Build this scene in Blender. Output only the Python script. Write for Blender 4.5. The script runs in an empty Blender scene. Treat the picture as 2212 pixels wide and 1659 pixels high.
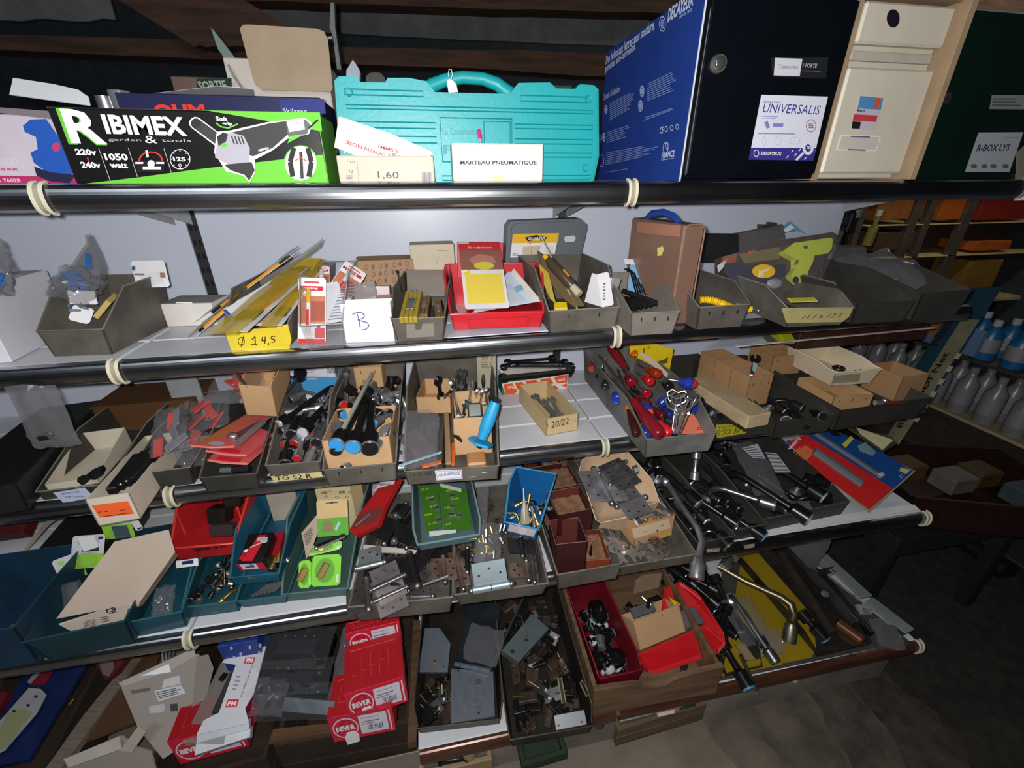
import bpy,math,random
from mathutils import Vector,Matrix,noise
V3=Vector
RN=random.Random(11)
#camera, light, exposure
CAM=V3((0.5918,-0.8876,0.0253));YAW,PIT,ROL,FPX=0.1876,0.4429,-0.0037,937.06
FW=V3((math.sin(YAW)*math.cos(PIT),math.cos(YAW)*math.cos(PIT),-math.sin(PIT)))
_r=V3((math.cos(YAW),-math.sin(YAW),0));_u=_r.cross(FW)
RT=math.cos(ROL)*_r+math.sin(ROL)*_u;UP=-math.sin(ROL)*_r+math.cos(ROL)*_u
scene=bpy.context.scene
COL=scene.collection
cd=bpy.data.cameras.new('camera');cam=bpy.data.objects.new('camera',cd);COL.objects.link(cam)
cd.sensor_width=36;cd.lens=FPX/2212*36;cd.clip_start=.02;cd.clip_end=60
cam.matrix_world=Matrix(((RT.x,UP.x,-FW.x,CAM.x),(RT.y,UP.y,-FW.y,CAM.y),(RT.z,UP.z,-FW.z,CAM.z),(0,0,0,1)))
scene.camera=cam
w=bpy.data.worlds.new('dim_room');scene.world=w;w.use_nodes=True
w.node_tree.nodes['Background'].inputs[0].default_value=(.82,.9,1,1)
w.node_tree.nodes['Background'].inputs[1].default_value=.07
ld=bpy.data.lights.new('phone_flash','POINT');ld.energy=52;ld.shadow_soft_size=.009;ld.color=(1,.985,.96)
lo=bpy.data.objects.new('phone_flash',ld);COL.objects.link(lo);lo.location=CAM-RT*.022+UP*.014-FW*.004
ld=bpy.data.lights.new('left_fill_light','AREA');ld.energy=16;ld.shape='RECTANGLE';ld.size=1.2;ld.size_y=.3;ld.color=(.85,.93,1)  # unseen fill light, added to brighten the left end of the shelves
lo=bpy.data.objects.new('left_fill_light',ld);COL.objects.link(lo);lo.location=(-.7,-2.0,1.4);lo.rotation_euler=(math.radians(38),0,0)
ld=bpy.data.lights.new('aisle_lamp','AREA');ld.energy=15;ld.shape='RECTANGLE';ld.size=1.2;ld.size_y=.2;ld.color=(1,.93,.82)
lo=bpy.data.objects.new('aisle_lamp',ld);COL.objects.link(lo);lo.location=(3.6,.7,1.5);lo.rotation_euler=(math.radians(50),0,0)
vs=scene.view_settings;vs.view_transform='Standard';vs.look='None';vs.gamma=1;vs.exposure=0;vs.use_curve_mapping=False
try:
 scene.cycles.max_bounces=6;scene.cycles.transparent_max_bounces=24;scene.cycles.sample_clamp_indirect=4;scene.cycles.use_denoising=True
 scene.cycles.caustics_reflective=False;scene.cycles.caustics_refractive=False
except Exception:pass
#reading places off the photograph's rays
def ray(u,v):return FW+RT*((u-1106)/FPX)+UP*((829.5-v)/FPX)
def Z(u,v,z):d=ray(u,v);return CAM+d*((z-CAM.z)/d.z)
def Y(u,v,y):d=ray(u,v);return CAM+d*((y-CAM.y)/d.y)
def X(u,v,x):d=ray(u,v);return CAM+d*((x-CAM.x)/d.x)
def topz(P,v):
 k=(829.5-v)/FPX;a=UP-FW*k
 q=V3((P.x,P.y,0))-V3((CAM.x,CAM.y,0));return CAM.z-q.dot(a)/a.z
S1,S2,S3,S4,S5,FL=.02,-.282,-.582,-.886,-1.285,-1.50
NY={S1:0.,S2:0.,S3:0.,S4:-.121,S5:-.256}
#materials
def lin(c):return tuple(((x/255)/12.92 if x/255<=.04045 else((x/255+.055)/1.055)**2.4)for x in c)
_mc={}
def m(c,rough=.55,metal=0.,var=.10,alpha=1.,bump=0.,scale=14.,trans=0.,spec=.5,c2=None,emit=0,streak=False,name='mat'):
 key=(tuple(c),rough,metal,var,alpha,bump,scale,trans,spec,c2,emit,streak)
 if key in _mc:return _mc[key]
 t=bpy.data.materials.new(name);t.use_nodes=True;nt=t.node_tree;N=nt.nodes;L=nt.links
 b=N['Principled BSDF'];base=lin(c)
 b.inputs['Roughness'].default_value=rough;b.inputs['Metallic'].default_value=metal
 b.inputs['Specular IOR Level'].default_value=spec
 if alpha<1:b.inputs['Alpha'].default_value=alpha
 if trans:b.inputs['Transmission Weight'].default_value=trans;b.inputs['IOR'].default_value=1.3
 if var or bump or c2:
  tc=N.new('ShaderNodeTexCoord');nz=N.new('ShaderNodeTexNoise');nz.inputs['Scale'].default_value=scale;nz.inputs['Detail'].default_value=5
  if streak:
   mp=N.new('ShaderNodeMapping');mp.inputs['Scale'].default_value=(1,9,9);L.new(tc.outputs['Object'],mp.inputs[0]);L.new(mp.outputs[0],nz.inputs['Vector'])
  else:L.new(tc.outputs['Object'],nz.inputs['Vector'])
  rp=N.new('ShaderNodeValToRGB');rp.color_ramp.elements[0].position=.35;rp.color_ramp.elements[1].position=.68
  lo_=tuple(x*(1-var)for x in base);hi_=lin(c2)if c2 else tuple(min(1,x*(1+var))for x in base)
  rp.color_ramp.elements[0].color=(*lo_,1);rp.color_ramp.elements[1].color=(*hi_,1)
  L.new(nz.outputs['Fac'],rp.inputs[0]);L.new(rp.outputs[0],b.inputs['Base Color'])
  if bump:
   n2=N.new('ShaderNodeTexNoise');n2.inputs['Scale'].default_value=scale*6;n2.inputs['Detail'].default_value=4;L.new(tc.outputs['Object'],n2.inputs['Vector'])
   bp=N.new('ShaderNodeBump');bp.inputs['Strength'].default_value=bump;bp.inputs['Distance'].default_value=.003
   L.new(n2.outputs['Fac'],bp.inputs['Height']);L.new(bp.outputs[0],b.inputs['Normal'])
 else:b.inputs['Base Color'].default_value=(*base,1)
 if emit:b.inputs['Emission Color'].default_value=(*base,1);b.inputs['Emission Strength'].default_value=emit
 _mc[key]=t;return t
def ink(*c):return m(c,rough=.6,var=0,spec=.3,name='print_ink')
def plas(*c,r=.35):return m(c,rough=r,var=.06,name='plastic')
def card(*c):return m(c,rough=.85,var=.07,bump=.15,scale=9,spec=.25,name='cardboard')
def metal(*c,r=.3):return m(c,rough=r,metal=.9,var=.25,scale=30,name='metal')
WHITE=m((228,228,232),rough=.6,var=.03,name='white_card');INK=ink(40,40,48);LABEL=ink(232,232,238)
GREYBIN=m((84,79,72),rough=.6,var=.25,bump=.3,scale=11,c2=(104,98,90),spec=.4,name='grey_fibre')
GREYRIM=m((126,122,114),rough=.6,var=.25,scale=20,name='worn_edge')
DARKBIN=m((50,48,44),rough=.6,var=.2,bump=.25,scale=11,name='dark_fibre')
KRAFT=card(196,158,118);KRAFTD=card(160,124,88);CREAM=card(214,202,184)
CHROME=metal(218,220,224,r=.29);STEEL=metal(150,148,146,r=.38);DSTEEL=metal(78,76,76,r=.38);BLACKM=m((34,34,36),rough=.28,metal=.4,var=.3,scale=20,name='black_steel')
ZINC=metal(176,184,190,r=.42);BRASS=metal(214,182,96,r=.32);RUSTY=m((112,84,70),rough=.5,metal=.5,var=.35,scale=25,c2=(140,120,108),name='aged_steel')
CLEAR=m((150,152,158),rough=.08,var=0,bump=.3,scale=4,alpha=.08,name='clear_plastic');CLEARD=m((120,120,124),rough=.1,var=0,alpha=.4,name='smoky_plastic')
BAGM=m((150,150,156),rough=.09,var=0,bump=.5,scale=5,alpha=.15,spec=.8,name='clear_bag')
BLACK=m((26,26,28),rough=.4,var=.15,name='black');DARK=m((48,46,44),rough=.6,var=.2,name='dark')
#mesh builder
_txt={}
def glyphs(s,bold=0.,shear=0.):
 k=(s,bold,shear)
 if k not in _txt:
  cu=bpy.data.curves.new('t','FONT');cu.body=s;cu.resolution_u=2;cu.offset=bold;cu.shear=shear;cu.fill_mode='FRONT'
  ob=bpy.data.objects.new('t',cu);me=bpy.data.meshes.new_from_object(ob)
  vs_=[(a.co.x,a.co.y)for a in me.vertices];fs=[tuple(p.vertices)for p in me.polygons]
  bpy.data.objects.remove(ob);bpy.data.curves.remove(cu);bpy.data.meshes.remove(me)
  xs=[a[0]for a in vs_]or[0,1];ys=[a[1]for a in vs_]or[0,1]
  _txt[k]=(vs_,fs,min(xs),max(xs),min(ys),max(ys))
 return _txt[k]
class MB:
 def __init__(s):s.v=[];s.f=[];s.mi=[];s.mats=[];s.M=Matrix();s.lay=0
 def k(s,mt):
  if mt not in s.mats:s.mats.append(mt)
  return s.mats.index(mt)
 def add(s,vs_,fs,mt):
  o=len(s.v);s.v+=[tuple(s.M@V3(p))for p in vs_];s.f+=[tuple(i+o for i in f)for f in fs];s.mi+=[s.k(mt)]*len(fs);return s
 def box(s,a,b,mt,c=0.,M=None):
  (x0,y0,z0),(x1,y1,z1)=a,b
  x0,x1=min(x0,x1),max(x0,x1);y0,y1=min(y0,y1),max(y0,y1);z0,z1=min(z0,z1),max(z0,z1)
  c=min(c,(x1-x0)*.45,(y1-y0)*.45,(z1-z0)*.45)
  T=(lambda p:tuple(M@V3(p)))if M else(lambda p:p)
  if c<=0:
   vs_=[(x,y,z)for x in(x0,x1)for y in(y0,y1)for z in(z0,z1)]
   return s.add([T(p)for p in vs_],[(0,1,3,2),(4,6,7,5),(0,4,5,1),(2,3,7,6),(0,2,6,4),(1,5,7,3)],mt)
  vs_=[];ix={}
  for i,x in enumerate((x0,x1)):
   for j,y in enumerate((y0,y1)):
    for l,z in enumerate((z0,z1)):
     sx,sy,sz=(1-2*i)*c,(1-2*j)*c,(1-2*l)*c
     for ax,p in enumerate(((x,y+sy,z+sz),(x+sx,y,z+sz),(x+sx,y+sy,z))):
      ix[i,j,l,ax]=len(vs_);vs_.append(T(p))
  F=[]
  for i in(0,1):F.append([ix[i,0,0,0],ix[i,1,0,0],ix[i,1,1,0],ix[i,0,1,0]]);F.append([ix[0,i,0,1],ix[1,i,0,1],ix[1,i,1,1],ix[0,i,1,1]]);F.append([ix[0,0,i,2],ix[1,0,i,2],ix[1,1,i,2],ix[0,1,i,2]])
  for i in(0,1):
   for j in(0,1):
    F.append([ix[i,j,0,0],ix[i,j,1,0],ix[i,j,1,1],ix[i,j,0,1]])
    F.append([ix[i,0,j,0],ix[i,1,j,0],ix[i,1,j,2],ix[i,0,j,2]])
    F.append([ix[0,i,j,1],ix[1,i,j,1],ix[1,i,j,2],ix[0,i,j,2]])
    for l in(0,1):F.append([ix[i,j,l,0],ix[i,j,l,1],ix[i,j,l,2]])
  return s.add(vs_,F,mt)
 def prism(s,pts,z0,z1,mt,cap=None):
  n=len(pts);vs_=[(x,y,z0)for x,y in pts]+[(x,y,z1)for x,y in pts]
  s.add(vs_,[(i,(i+1)%n,n+(i+1)%n,n+i)for i in range(n)]+[tuple(range(n-1,-1,-1))],mt)
  return s.add([(x,y,z1)for x,y in pts],[tuple(range(n))],cap or mt)
 def slab(s,pts,t,mt):
  pts=[V3(p)for p in pts];nn=V3((0,0,0))
  for i in range(len(pts)):nn+=pts[i].cross(pts[(i+1)%len(pts)])
  nn.normalize();n=len(pts);b=[p-nn*t for p in pts]
  return s.add([tuple(p)for p in pts+b],[tuple(range(n)),tuple(range(2*n-1,n-1,-1))]+[(i,i+n,(i+1)%n+n,(i+1)%n)for i in range(n)],mt)
 def tube(s,P,r,mt,n=8,closed=False,cap=True,flat=1.):
  P=[V3(p)for p in P];r=r if isinstance(r,(list,tuple))else[r]*len(P);N=len(P);vs_=[];up=None
  for i in range(N):
   a=P[(i-1)%N]if(i or closed)else P[i];b=P[(i+1)%N]if(i<N-1 or closed)else P[i];d=(b-a)
   if d.length<1e-9:d=V3((0,0,1))
   d.normalize()
   if up is None:up=V3((0,0,1))if abs(d.z)<.9 else V3((0,1,0))
   sd=d.cross(up)
   if sd.length<1e-6:sd=d.orthogonal()
   sd.normalize();up=sd.cross(d)
   for j in range(n):an=2*math.pi*j/n;vs_.append(tuple(P[i]+(sd*math.cos(an)+up*math.sin(an)*flat)*r[i]))
  F=[]
  for i in range(N if closed else N-1):
   for j in range(n):a=i*n+j;b=i*n+(j+1)%n;c=((i+1)%N)*n+(j+1)%n;d=((i+1)%N)*n+j;F.append((a,b,c,d))
  if cap and not closed:F+=[tuple(range(n-1,-1,-1)),tuple(range((N-1)*n,N*n))]
  return s.add(vs_,F,mt)
 def cyl(s,a,b,r,mt,n=16,r2=None):return s.tube([a,b],[r,r if r2 is None else r2],mt,n)
 def ball(s,c,r,mt,n=10):
  rr=r if isinstance(r,(list,tuple))else(r,r,r);vs_=[];F=[];h=n//2+1
  for i in range(h+1):
   t=math.pi*i/h
   for j in range(n):p=2*math.pi*j/n;vs_.append((c[0]+rr[0]*math.sin(t)*math.cos(p),c[1]+rr[1]*math.sin(t)*math.sin(p),c[2]+rr[2]*math.cos(t)))
  for i in range(h):
   for j in range(n):F.append((i*n+j,i*n+(j+1)%n,(i+1)*n+(j+1)%n,(i+1)*n+j))
  return s.add(vs_,F,mt)
 def sheet(s,fn,nu,nv,mt,t=0.):
  vs_=[tuple(fn(i/nu,j/nv))for j in range(nv+1)for i in range(nu+1)];F=[(j*(nu+1)+i,j*(nu+1)+i+1,(j+1)*(nu+1)+i+1,(j+1)*(nu+1)+i)for j in range(nv)for i in range(nu)]
  return s.add(vs_,F,mt)
 def rc(s,x0,y0,x1,y1,mt):return s.pg([(x0,y0),(x1,y0),(x1,y1),(x0,y1)],mt)
 def pg(s,pts,mt):
  s.lay+=1;z=.0003+.00006*s.lay;return s.add([(x,y,z)for x,y in pts],[tuple(range(len(pts)))],mt)
 def el(s,cx,cy,rx,ry,mt,n=24):return s.pg([(cx+rx*math.cos(2*math.pi*i/n),cy+ry*math.sin(2*math.pi*i/n))for i in range(n)],mt)
 def tx(s,t,x,y,w_,h,mt,bold=0.,shear=0.,ang=0.):
  vs_,fs,x0,x1,y0,y1=glyphs(t,bold,shear)
  if x1-x0<1e-6:return s
  s.lay+=1;z=.0003+.00006*s.lay;sx=w_/(x1-x0);sy=h/(y1-y0)if h else sx;ca,sa=math.cos(ang),math.sin(ang)
  q=[((a-x0)*sx,(b-y0)*sy)for a,b in vs_]
  return s.add([(x+a*ca-b*sa,y+a*sa+b*ca,z)for a,b in q],fs,mt)
 def build(s,name,parent=None,smooth=32,loc=None):
  me=bpy.data.meshes.new(name);me.from_pydata(s.v,[],s.f)
  for t in s.mats:me.materials.append(t)
  me.polygons.foreach_set('material_index',s.mi)
  if smooth:
   me.polygons.foreach_set('use_smooth',[True]*len(s.f));me.set_sharp_from_angle(angle=math.radians(smooth))
  me.update();o=bpy.data.objects.new(name,me);COL.objects.link(o)
  if parent:o.parent=parent
  if loc:o.location=loc
  return o
def tag(o,label,cat,group=None,kind=None):
 o['label']=label;o['category']=cat
 if group:o['group']=group
 if kind:o['kind']=kind
 return o
def thing(name,label,cat,loc=(0,0,0),rz=0.,group=None,M=None):
 o=bpy.data.objects.new(name,None);COL.objects.link(o);o.empty_display_size=.02
 o.matrix_world=M if M else Matrix.Translation(V3(loc))@Matrix.Rotation(rz,4,'Z')
 return tag(o,label,cat,group)
def struct(name,mb,parent=None):
 o=mb.build(name,parent)
 if not parent:o['kind']='structure'
 return o
def copy_tree(o,parent=None):
 c=o.copy();COL.objects.link(c)
 if parent:c.parent=parent
 for ch in list(o.children):copy_tree(ch,c)
 return c
def rotx(a):return Matrix.Rotation(a,4,'X')
FRONT=Matrix(((1,0,0,0),(0,0,-1,0),(0,1,0,0),(0,0,0,1)))
def mat3(O,ex,ey,ez):return Matrix(((ex.x,ey.x,ez.x,O.x),(ex.y,ey.y,ez.y,O.y),(ex.z,ey.z,ez.z,O.z),(0,0,0,1)))
def plane3(A,B,C_):
 ex=(B-A);w_=ex.length;ex.normalize();q=C_-A;ey=q-ex*q.dot(ex);h=ey.length;ey.normalize()
 return mat3(A,ex,ey,ex.cross(ey)),w_,h
def kid(t,nm):return next((c for c in t.children if c.name.split('.')[0]==nm),t)if t else t
class Face:
 def __init__(s,root,M):s.root=root;s.W=M.copy();s.mb=MB();s.mb.M=root.matrix_world.inverted()@M if root else M;s.inv=s.W.inverted()
 def q(s,u,v):
  a=s.inv@CAM;d=s.inv.to_3x3()@ray(u,v);p=a+d*(-a.z/d.z);return(p.x,p.y)
 def pg(s,pts,mt):
  Q=[s.q(*p)for p in pts]
  if max(abs(c)for q in Q for c in q)<1.5:s.mb.pg(Q,mt)
  else:print('SKIP',s.root and s.root.get('label'))
  return s
 def el(s,u,v,ru,rv,mt,n=20):return s.pg([(u+ru*math.cos(2*math.pi*i/n),v+rv*math.sin(2*math.pi*i/n))for i in range(n)],mt)
 def ring(s,u,v,ru,rv,w_,mt,n=24):
  A=[s.q(u+ru*math.cos(2*math.pi*i/n),v+rv*math.sin(2*math.pi*i/n))for i in range(n)];k=1-w_
  B=[s.q(u+k*ru*math.cos(2*math.pi*i/n),v+k*rv*math.sin(2*math.pi*i/n))for i in range(n)]
  s.mb.lay+=1;z=.0003+.00006*s.mb.lay;s.mb.add([(*p,z)for p in A+B],[(i,(i+1)%n,n+(i+1)%n,n+i)for i in range(n)],mt);return s
 def ln(s,pts,wpx,mt):
  for(a,b),(c,d)in zip(pts,pts[1:]):
   L=math.hypot(c-a,d-b)or 1;nx,ny=-(d-b)/L*wpx/2,(c-a)/L*wpx/2
   s.pg([(a+nx,b+ny),(c+nx,d+ny),(c-nx,d-ny),(a-nx,b-ny)],mt)
  return s
 def tx(s,t,p0,p1,hpx,mt,bold=0.,shear=0.):
  a=V3(s.q(*p0)).to_2d()if False else s.q(*p0);b=s.q(*p1);L=math.hypot(p1[0]-p0[0],p1[1]-p0[1])or 1
  c=s.q(p0[0]+(p1[1]-p0[1])/L*hpx,p0[1]-(p1[0]-p0[0])/L*hpx)
  w_=math.hypot(b[0]-a[0],b[1]-a[1]);h=math.hypot(c[0]-a[0],c[1]-a[1]);an=math.atan2(b[1]-a[1],b[0]-a[0])
  s.mb.tx(t,a[0],a[1],w_,h,mt,bold,shear,an);return s
 def lines(s,quad,n,mt,fill=.45,rag=.25):
  (a,b,c,d)=quad
  for i in range(n):
   t=(i+.5)/n;l=(a[0]+(d[0]-a[0])*t,a[1]+(d[1]-a[1])*t);r=(b[0]+(c[0]-b[0])*t,b[1]+(c[1]-b[1])*t);e=1-RN.random()*rag
   r=(l[0]+(r[0]-l[0])*e,l[1]+(r[1]-l[1])*e);hh=math.hypot(d[0]-a[0],d[1]-a[1])/n*fill;s.ln([l,r],hh,mt)
  return s
 def bars(s,u0,v0,u1,v1,mt,n=14):
  x=u0
  for i in range(n):
   w_=(u1-u0)/n;s.pg([(x,v0),(x+w_*RN.uniform(.25,.7),v0),(x+w_*RN.uniform(.25,.7),v1),(x,v1)],mt);x+=w_
  return s
 def done(s,name='print',kind=None):return s.mb.build(name,kid(s.root,getattr(s,'par','card')),smooth=0)
 #room shell
concrete=m((120,109,96),rough=.85,var=.35,bump=.5,scale=3.2,c2=(142,131,116),name='stained_concrete')
mb=MB();mb.box((-3.2,-3,FL-.1),(5.2,4,FL),concrete);struct('floor',mb)
for k in range(5):  # overlapping floor sheets, each darker and starting farther right
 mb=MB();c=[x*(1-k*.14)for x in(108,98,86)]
 mb.sheet(lambda s,t:((1.3+.17*k+.16*noise.noise(V3((k*3,t*12,1)))+.05*noise.noise(V3((k,t*60,5)))+.25*(t-.3))if s==0 else 5.2,-3+6.2*t,FL+.001+.0008*k),1,160,m(tuple(c),rough=.85,var=.35,bump=.8,scale=7+k*5,name='stepped_ground'));o=struct('floor',mb)
wallm=m((52,60,68),rough=.9,var=.2,name='dark_wall');woodd=m((74,50,36),rough=.8,var=.4,scale=5,bump=.4,streak=True,name='old_wood')
for n,a,b in(('wall_back',(-3.2,3.2,FL),(5.2,3.3,2.2)),('wall_left',(-3.3,-3,FL),(-3.2,3.3,2.2)),('wall_right',(5.2,-3,FL),(5.3,3.3,2.2)),('wall_front',(-3.2,-3.1,FL),(5.2,-3,2.2))):
 mb=MB();mb.box(a,b,wallm);struct(n,mb)
ceil_=struct('ceiling',MB().box((-3.2,-3,2.2),(5.2,3.3,2.3),m((44,36,32),rough=.95,name='ceiling_dark')))
gry=m((104,106,108),rough=.9,var=.15,bump=.3,name='grey_sheeting')
def strip(nm,lab,cat,q,y,mt,th=.06):
 P=[Y(u,v,y+dy)for u,v,dy in q];a,b,c,d=P;mb=MB();n=24
 top=[a.lerp(b,i/n)+V3((0,0,.012*noise.noise(V3((i*.7,y,0)))))for i in range(n+1)];bot=[d.lerp(c,i/n)+V3((0,0,.012*noise.noise(V3((i*.6,y,4)))))for i in range(n+1)]
 back=V3((0,th,0));vs_=[]
 for p,q_ in zip(top,bot):vs_+=[tuple(p),tuple(q_),tuple(q_+back),tuple(p+back)]
 mb.add(vs_,[(i*4+k,i*4+(k+1)%4,i*4+4+(k+1)%4,i*4+4+k)for i in range(n)for k in range(4)]+[(0,1,2,3),(n*4,n*4+3,n*4+2,n*4+1)],mt)
 tag(mb.build(nm),lab,cat,kind='structure')
strip('roof_sheeting','sagging grey sheeting strung between the roof beams','sheeting',((370,-30,.2),(2300,60,0),(2300,150,0),(430,58,.2)),1.5,gry,.01)
strip('roof_sheeting','grey sheeting at the upper left above the slanting brace','sheeting',((-500,-60,0),(220,-60,0),(250,44,0),(-500,36,0)),1.6,gry,.01)
strip('roof_beam','dark brown wooden beam just under the grey sheeting behind the top shelf','beam',((-500,55,0),(2300,150,0),(2300,205,0),(-500,88,0)),1.48,woodd,.09)
strip('roof_beam','highest dark wooden beam at the top edge of the picture','beam',((500,-80,0),(2300,-60,0),(2300,62,0),(500,0,0)),1.4,woodd,.1)
strip('slanting_brace','dark brown slanting brace under the roof at upper left','beam',((150,-60,0),(420,-60,0),(700,105,0),(420,100,0)),1.3,woodd,.08)
#the shelving
PANEL=m((206,212,228),rough=.32,var=.02,scale=2,name='white_enamel');SLAT=m((206,208,214),rough=.4,var=.05,scale=4,bump=.05,name='white_shelf')
NOSE=m((176,178,184),rough=.26,metal=1.,var=.22,scale=6,bump=.02,name='black_chrome');CLIP=m((214,208,184),rough=.4,var=.08,name='cream_clip')
NOSEB=m((84,52,40),rough=.3,metal=.25,var=.3,scale=8,streak=True,name='brown_laminate');POST=m((58,58,62),rough=.5,metal=.3,name='post_steel')
YB=.44
lv=[(S1,'top'),(S2,'second'),(S3,'third'),(S4,'fourth'),(S5,'lowest')]
bay={-1:'left',0:'middle',1:'right'}
def nose_profile(h):return[(-.019*abs(math.sin(math.pi*i/14))**.7,-h*.5*(1-math.cos(math.pi*i/14)))for i in range(15)]
for z,nm in lv:
 y0=NY[z]
 for bx in(-1,0,1):
  t=thing('gondola_shelf',f'{nm} white shelf with a {"brown laminate" if z == S5 else "glossy black"} front rail, {bay[bx]} bay','shelf',(bx,y0,z))
  D=YB-y0;n=4
  x0_=.0 if z!=S5 or bx else .463
  if z==S5 and bx==-1:COL.objects.unlink(t);continue
  for k in range(n):
   a=.004+D*k/n;b_=D*(k+1)/n-.003
   MB().box((x0_+.003,a,-.014),(.997,b_,-.0008),SLAT,.0015).build('slat',t)
  mb=MB();P=nose_profile(.043 if z!=S5 else .05);mt=NOSEB if z==S5 else NOSE
  for q in range(len(P)-1):
   (ya,za),(yb,zb)=P[q],P[q+1];mb.add([(x0_+.006,ya,za),(.994,ya,za),(.994,yb,zb),(x0_+.006,yb,zb)],[(0,1,2,3)],mt)
  mb.build('front_rail',t,60)
  mb=MB();mb.box((x0_+.006,-.001,-.004),(.994,.004,0),NOSE if z==S1 else m((226,228,232),rough=.3,var=.05,name='rail_lip'),.001);mb.build('rail_lip',t)
  for xx in([0]if bx>-1 and z!=S5 else[])+([1]if bx==1 and z not in(S2,S3)else[]):
   for dx in(-.007,.007):
    mb=MB();P2=[(a*1.0-.0022 if a<0 else a,c)for a,c in nose_profile(.047)]
    mb.tube([(xx+dx,a-.001,c+.002)for a,c in P2],.003,CLIP,6);mb.build('rail_clip',t)
   mb=MB();P2=[(a-.0028,c+.002)for a,c in nose_profile(.046)]
   for q in range(len(P2)-1):(ya,za),(yb,zb)=P2[q],P2[q+1];mb.add([(xx-.006,ya,za),(xx+.006,ya,za),(xx+.006,yb,zb),(xx-.006,yb,zb)],[(0,1,2,3)],m((158,150,134),rough=.5,name='clip_band'))
   mb.build('clip_band',t,60)
  for xx in(0.02+x0_,.98):
   mb=MB();mb.M=Matrix.Translation((xx-.012,0,0));mb.slab([(0,D-.01,-.1),(0,D-.01,-.012),(0,D*.35,-.014),(0,D*.35,-.03)],.0025,m((176,178,182),rough=.5,name='bracket_grey'))
   mb.build('bracket',t)
GON=thing('shelving_unit','white steel shelving unit with slotted posts, holding every shelf','shelving',(0,YB,0))
for bx in(-1,0,1):
 for k,(a,b_)in enumerate(((S2,S1),(S3,S2),(S3-.15,S3),(S4,S3-.15),(S5,S4))):
  MB().box((bx+.014,.0,a-.008),(bx+.986,.012,b_-.018),PANEL,.001).build('back_panel',GON)
for x in(0,1,2):
 mb=MB();mb.box((x-.013,.004,FL),(x+.013,.05,S1),POST)
 for k in range(40):
  zz=S1-.03-k*.036;mb.box((x-.009,.002,zz),(x-.003,.006,zz-.014),BLACK);mb.box((x+.003,.002,zz),(x+.009,.006,zz-.014),BLACK)
 mb.build('slotted_post',GON)
kick=m((122,112,102),rough=.6,var=.25,scale=5,c2=(146,138,128),name='scuffed_kick')
for bx in(0,1):
 t=thing('kick_plate',('grey scuffed kick plate below the middle of the lowest shelf','long grey dented kick plate under the right bay of the lowest shelf')[bx],'kick plate',(bx,-.235,FL))
 MB().box((.0,0,.0),(1.0-.02*bx,.004,S5-FL-.05),kick,.002).build('plate',t)
 if bx==1:
  MB().box((.975,0,0),(.98,.6,S5-FL-.05),kick,.001).build('end_plate',t)
  mb=MB();mb.ball((.62,-.004,.1),(.018,.012,.01),m((200,190,150),rough=.3,metal=.8,name='worn_metal'));mb.build('catch',t)
  mb=MB();mb.M=Matrix.Translation((.17,-.005,.01))@Matrix.Rotation(.3,4,'Y');mb.box((0,0,0),(.03,.004,.15),m((168,158,148),rough=.7,name='tape'));mb.build('tape_strip',t)
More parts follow.
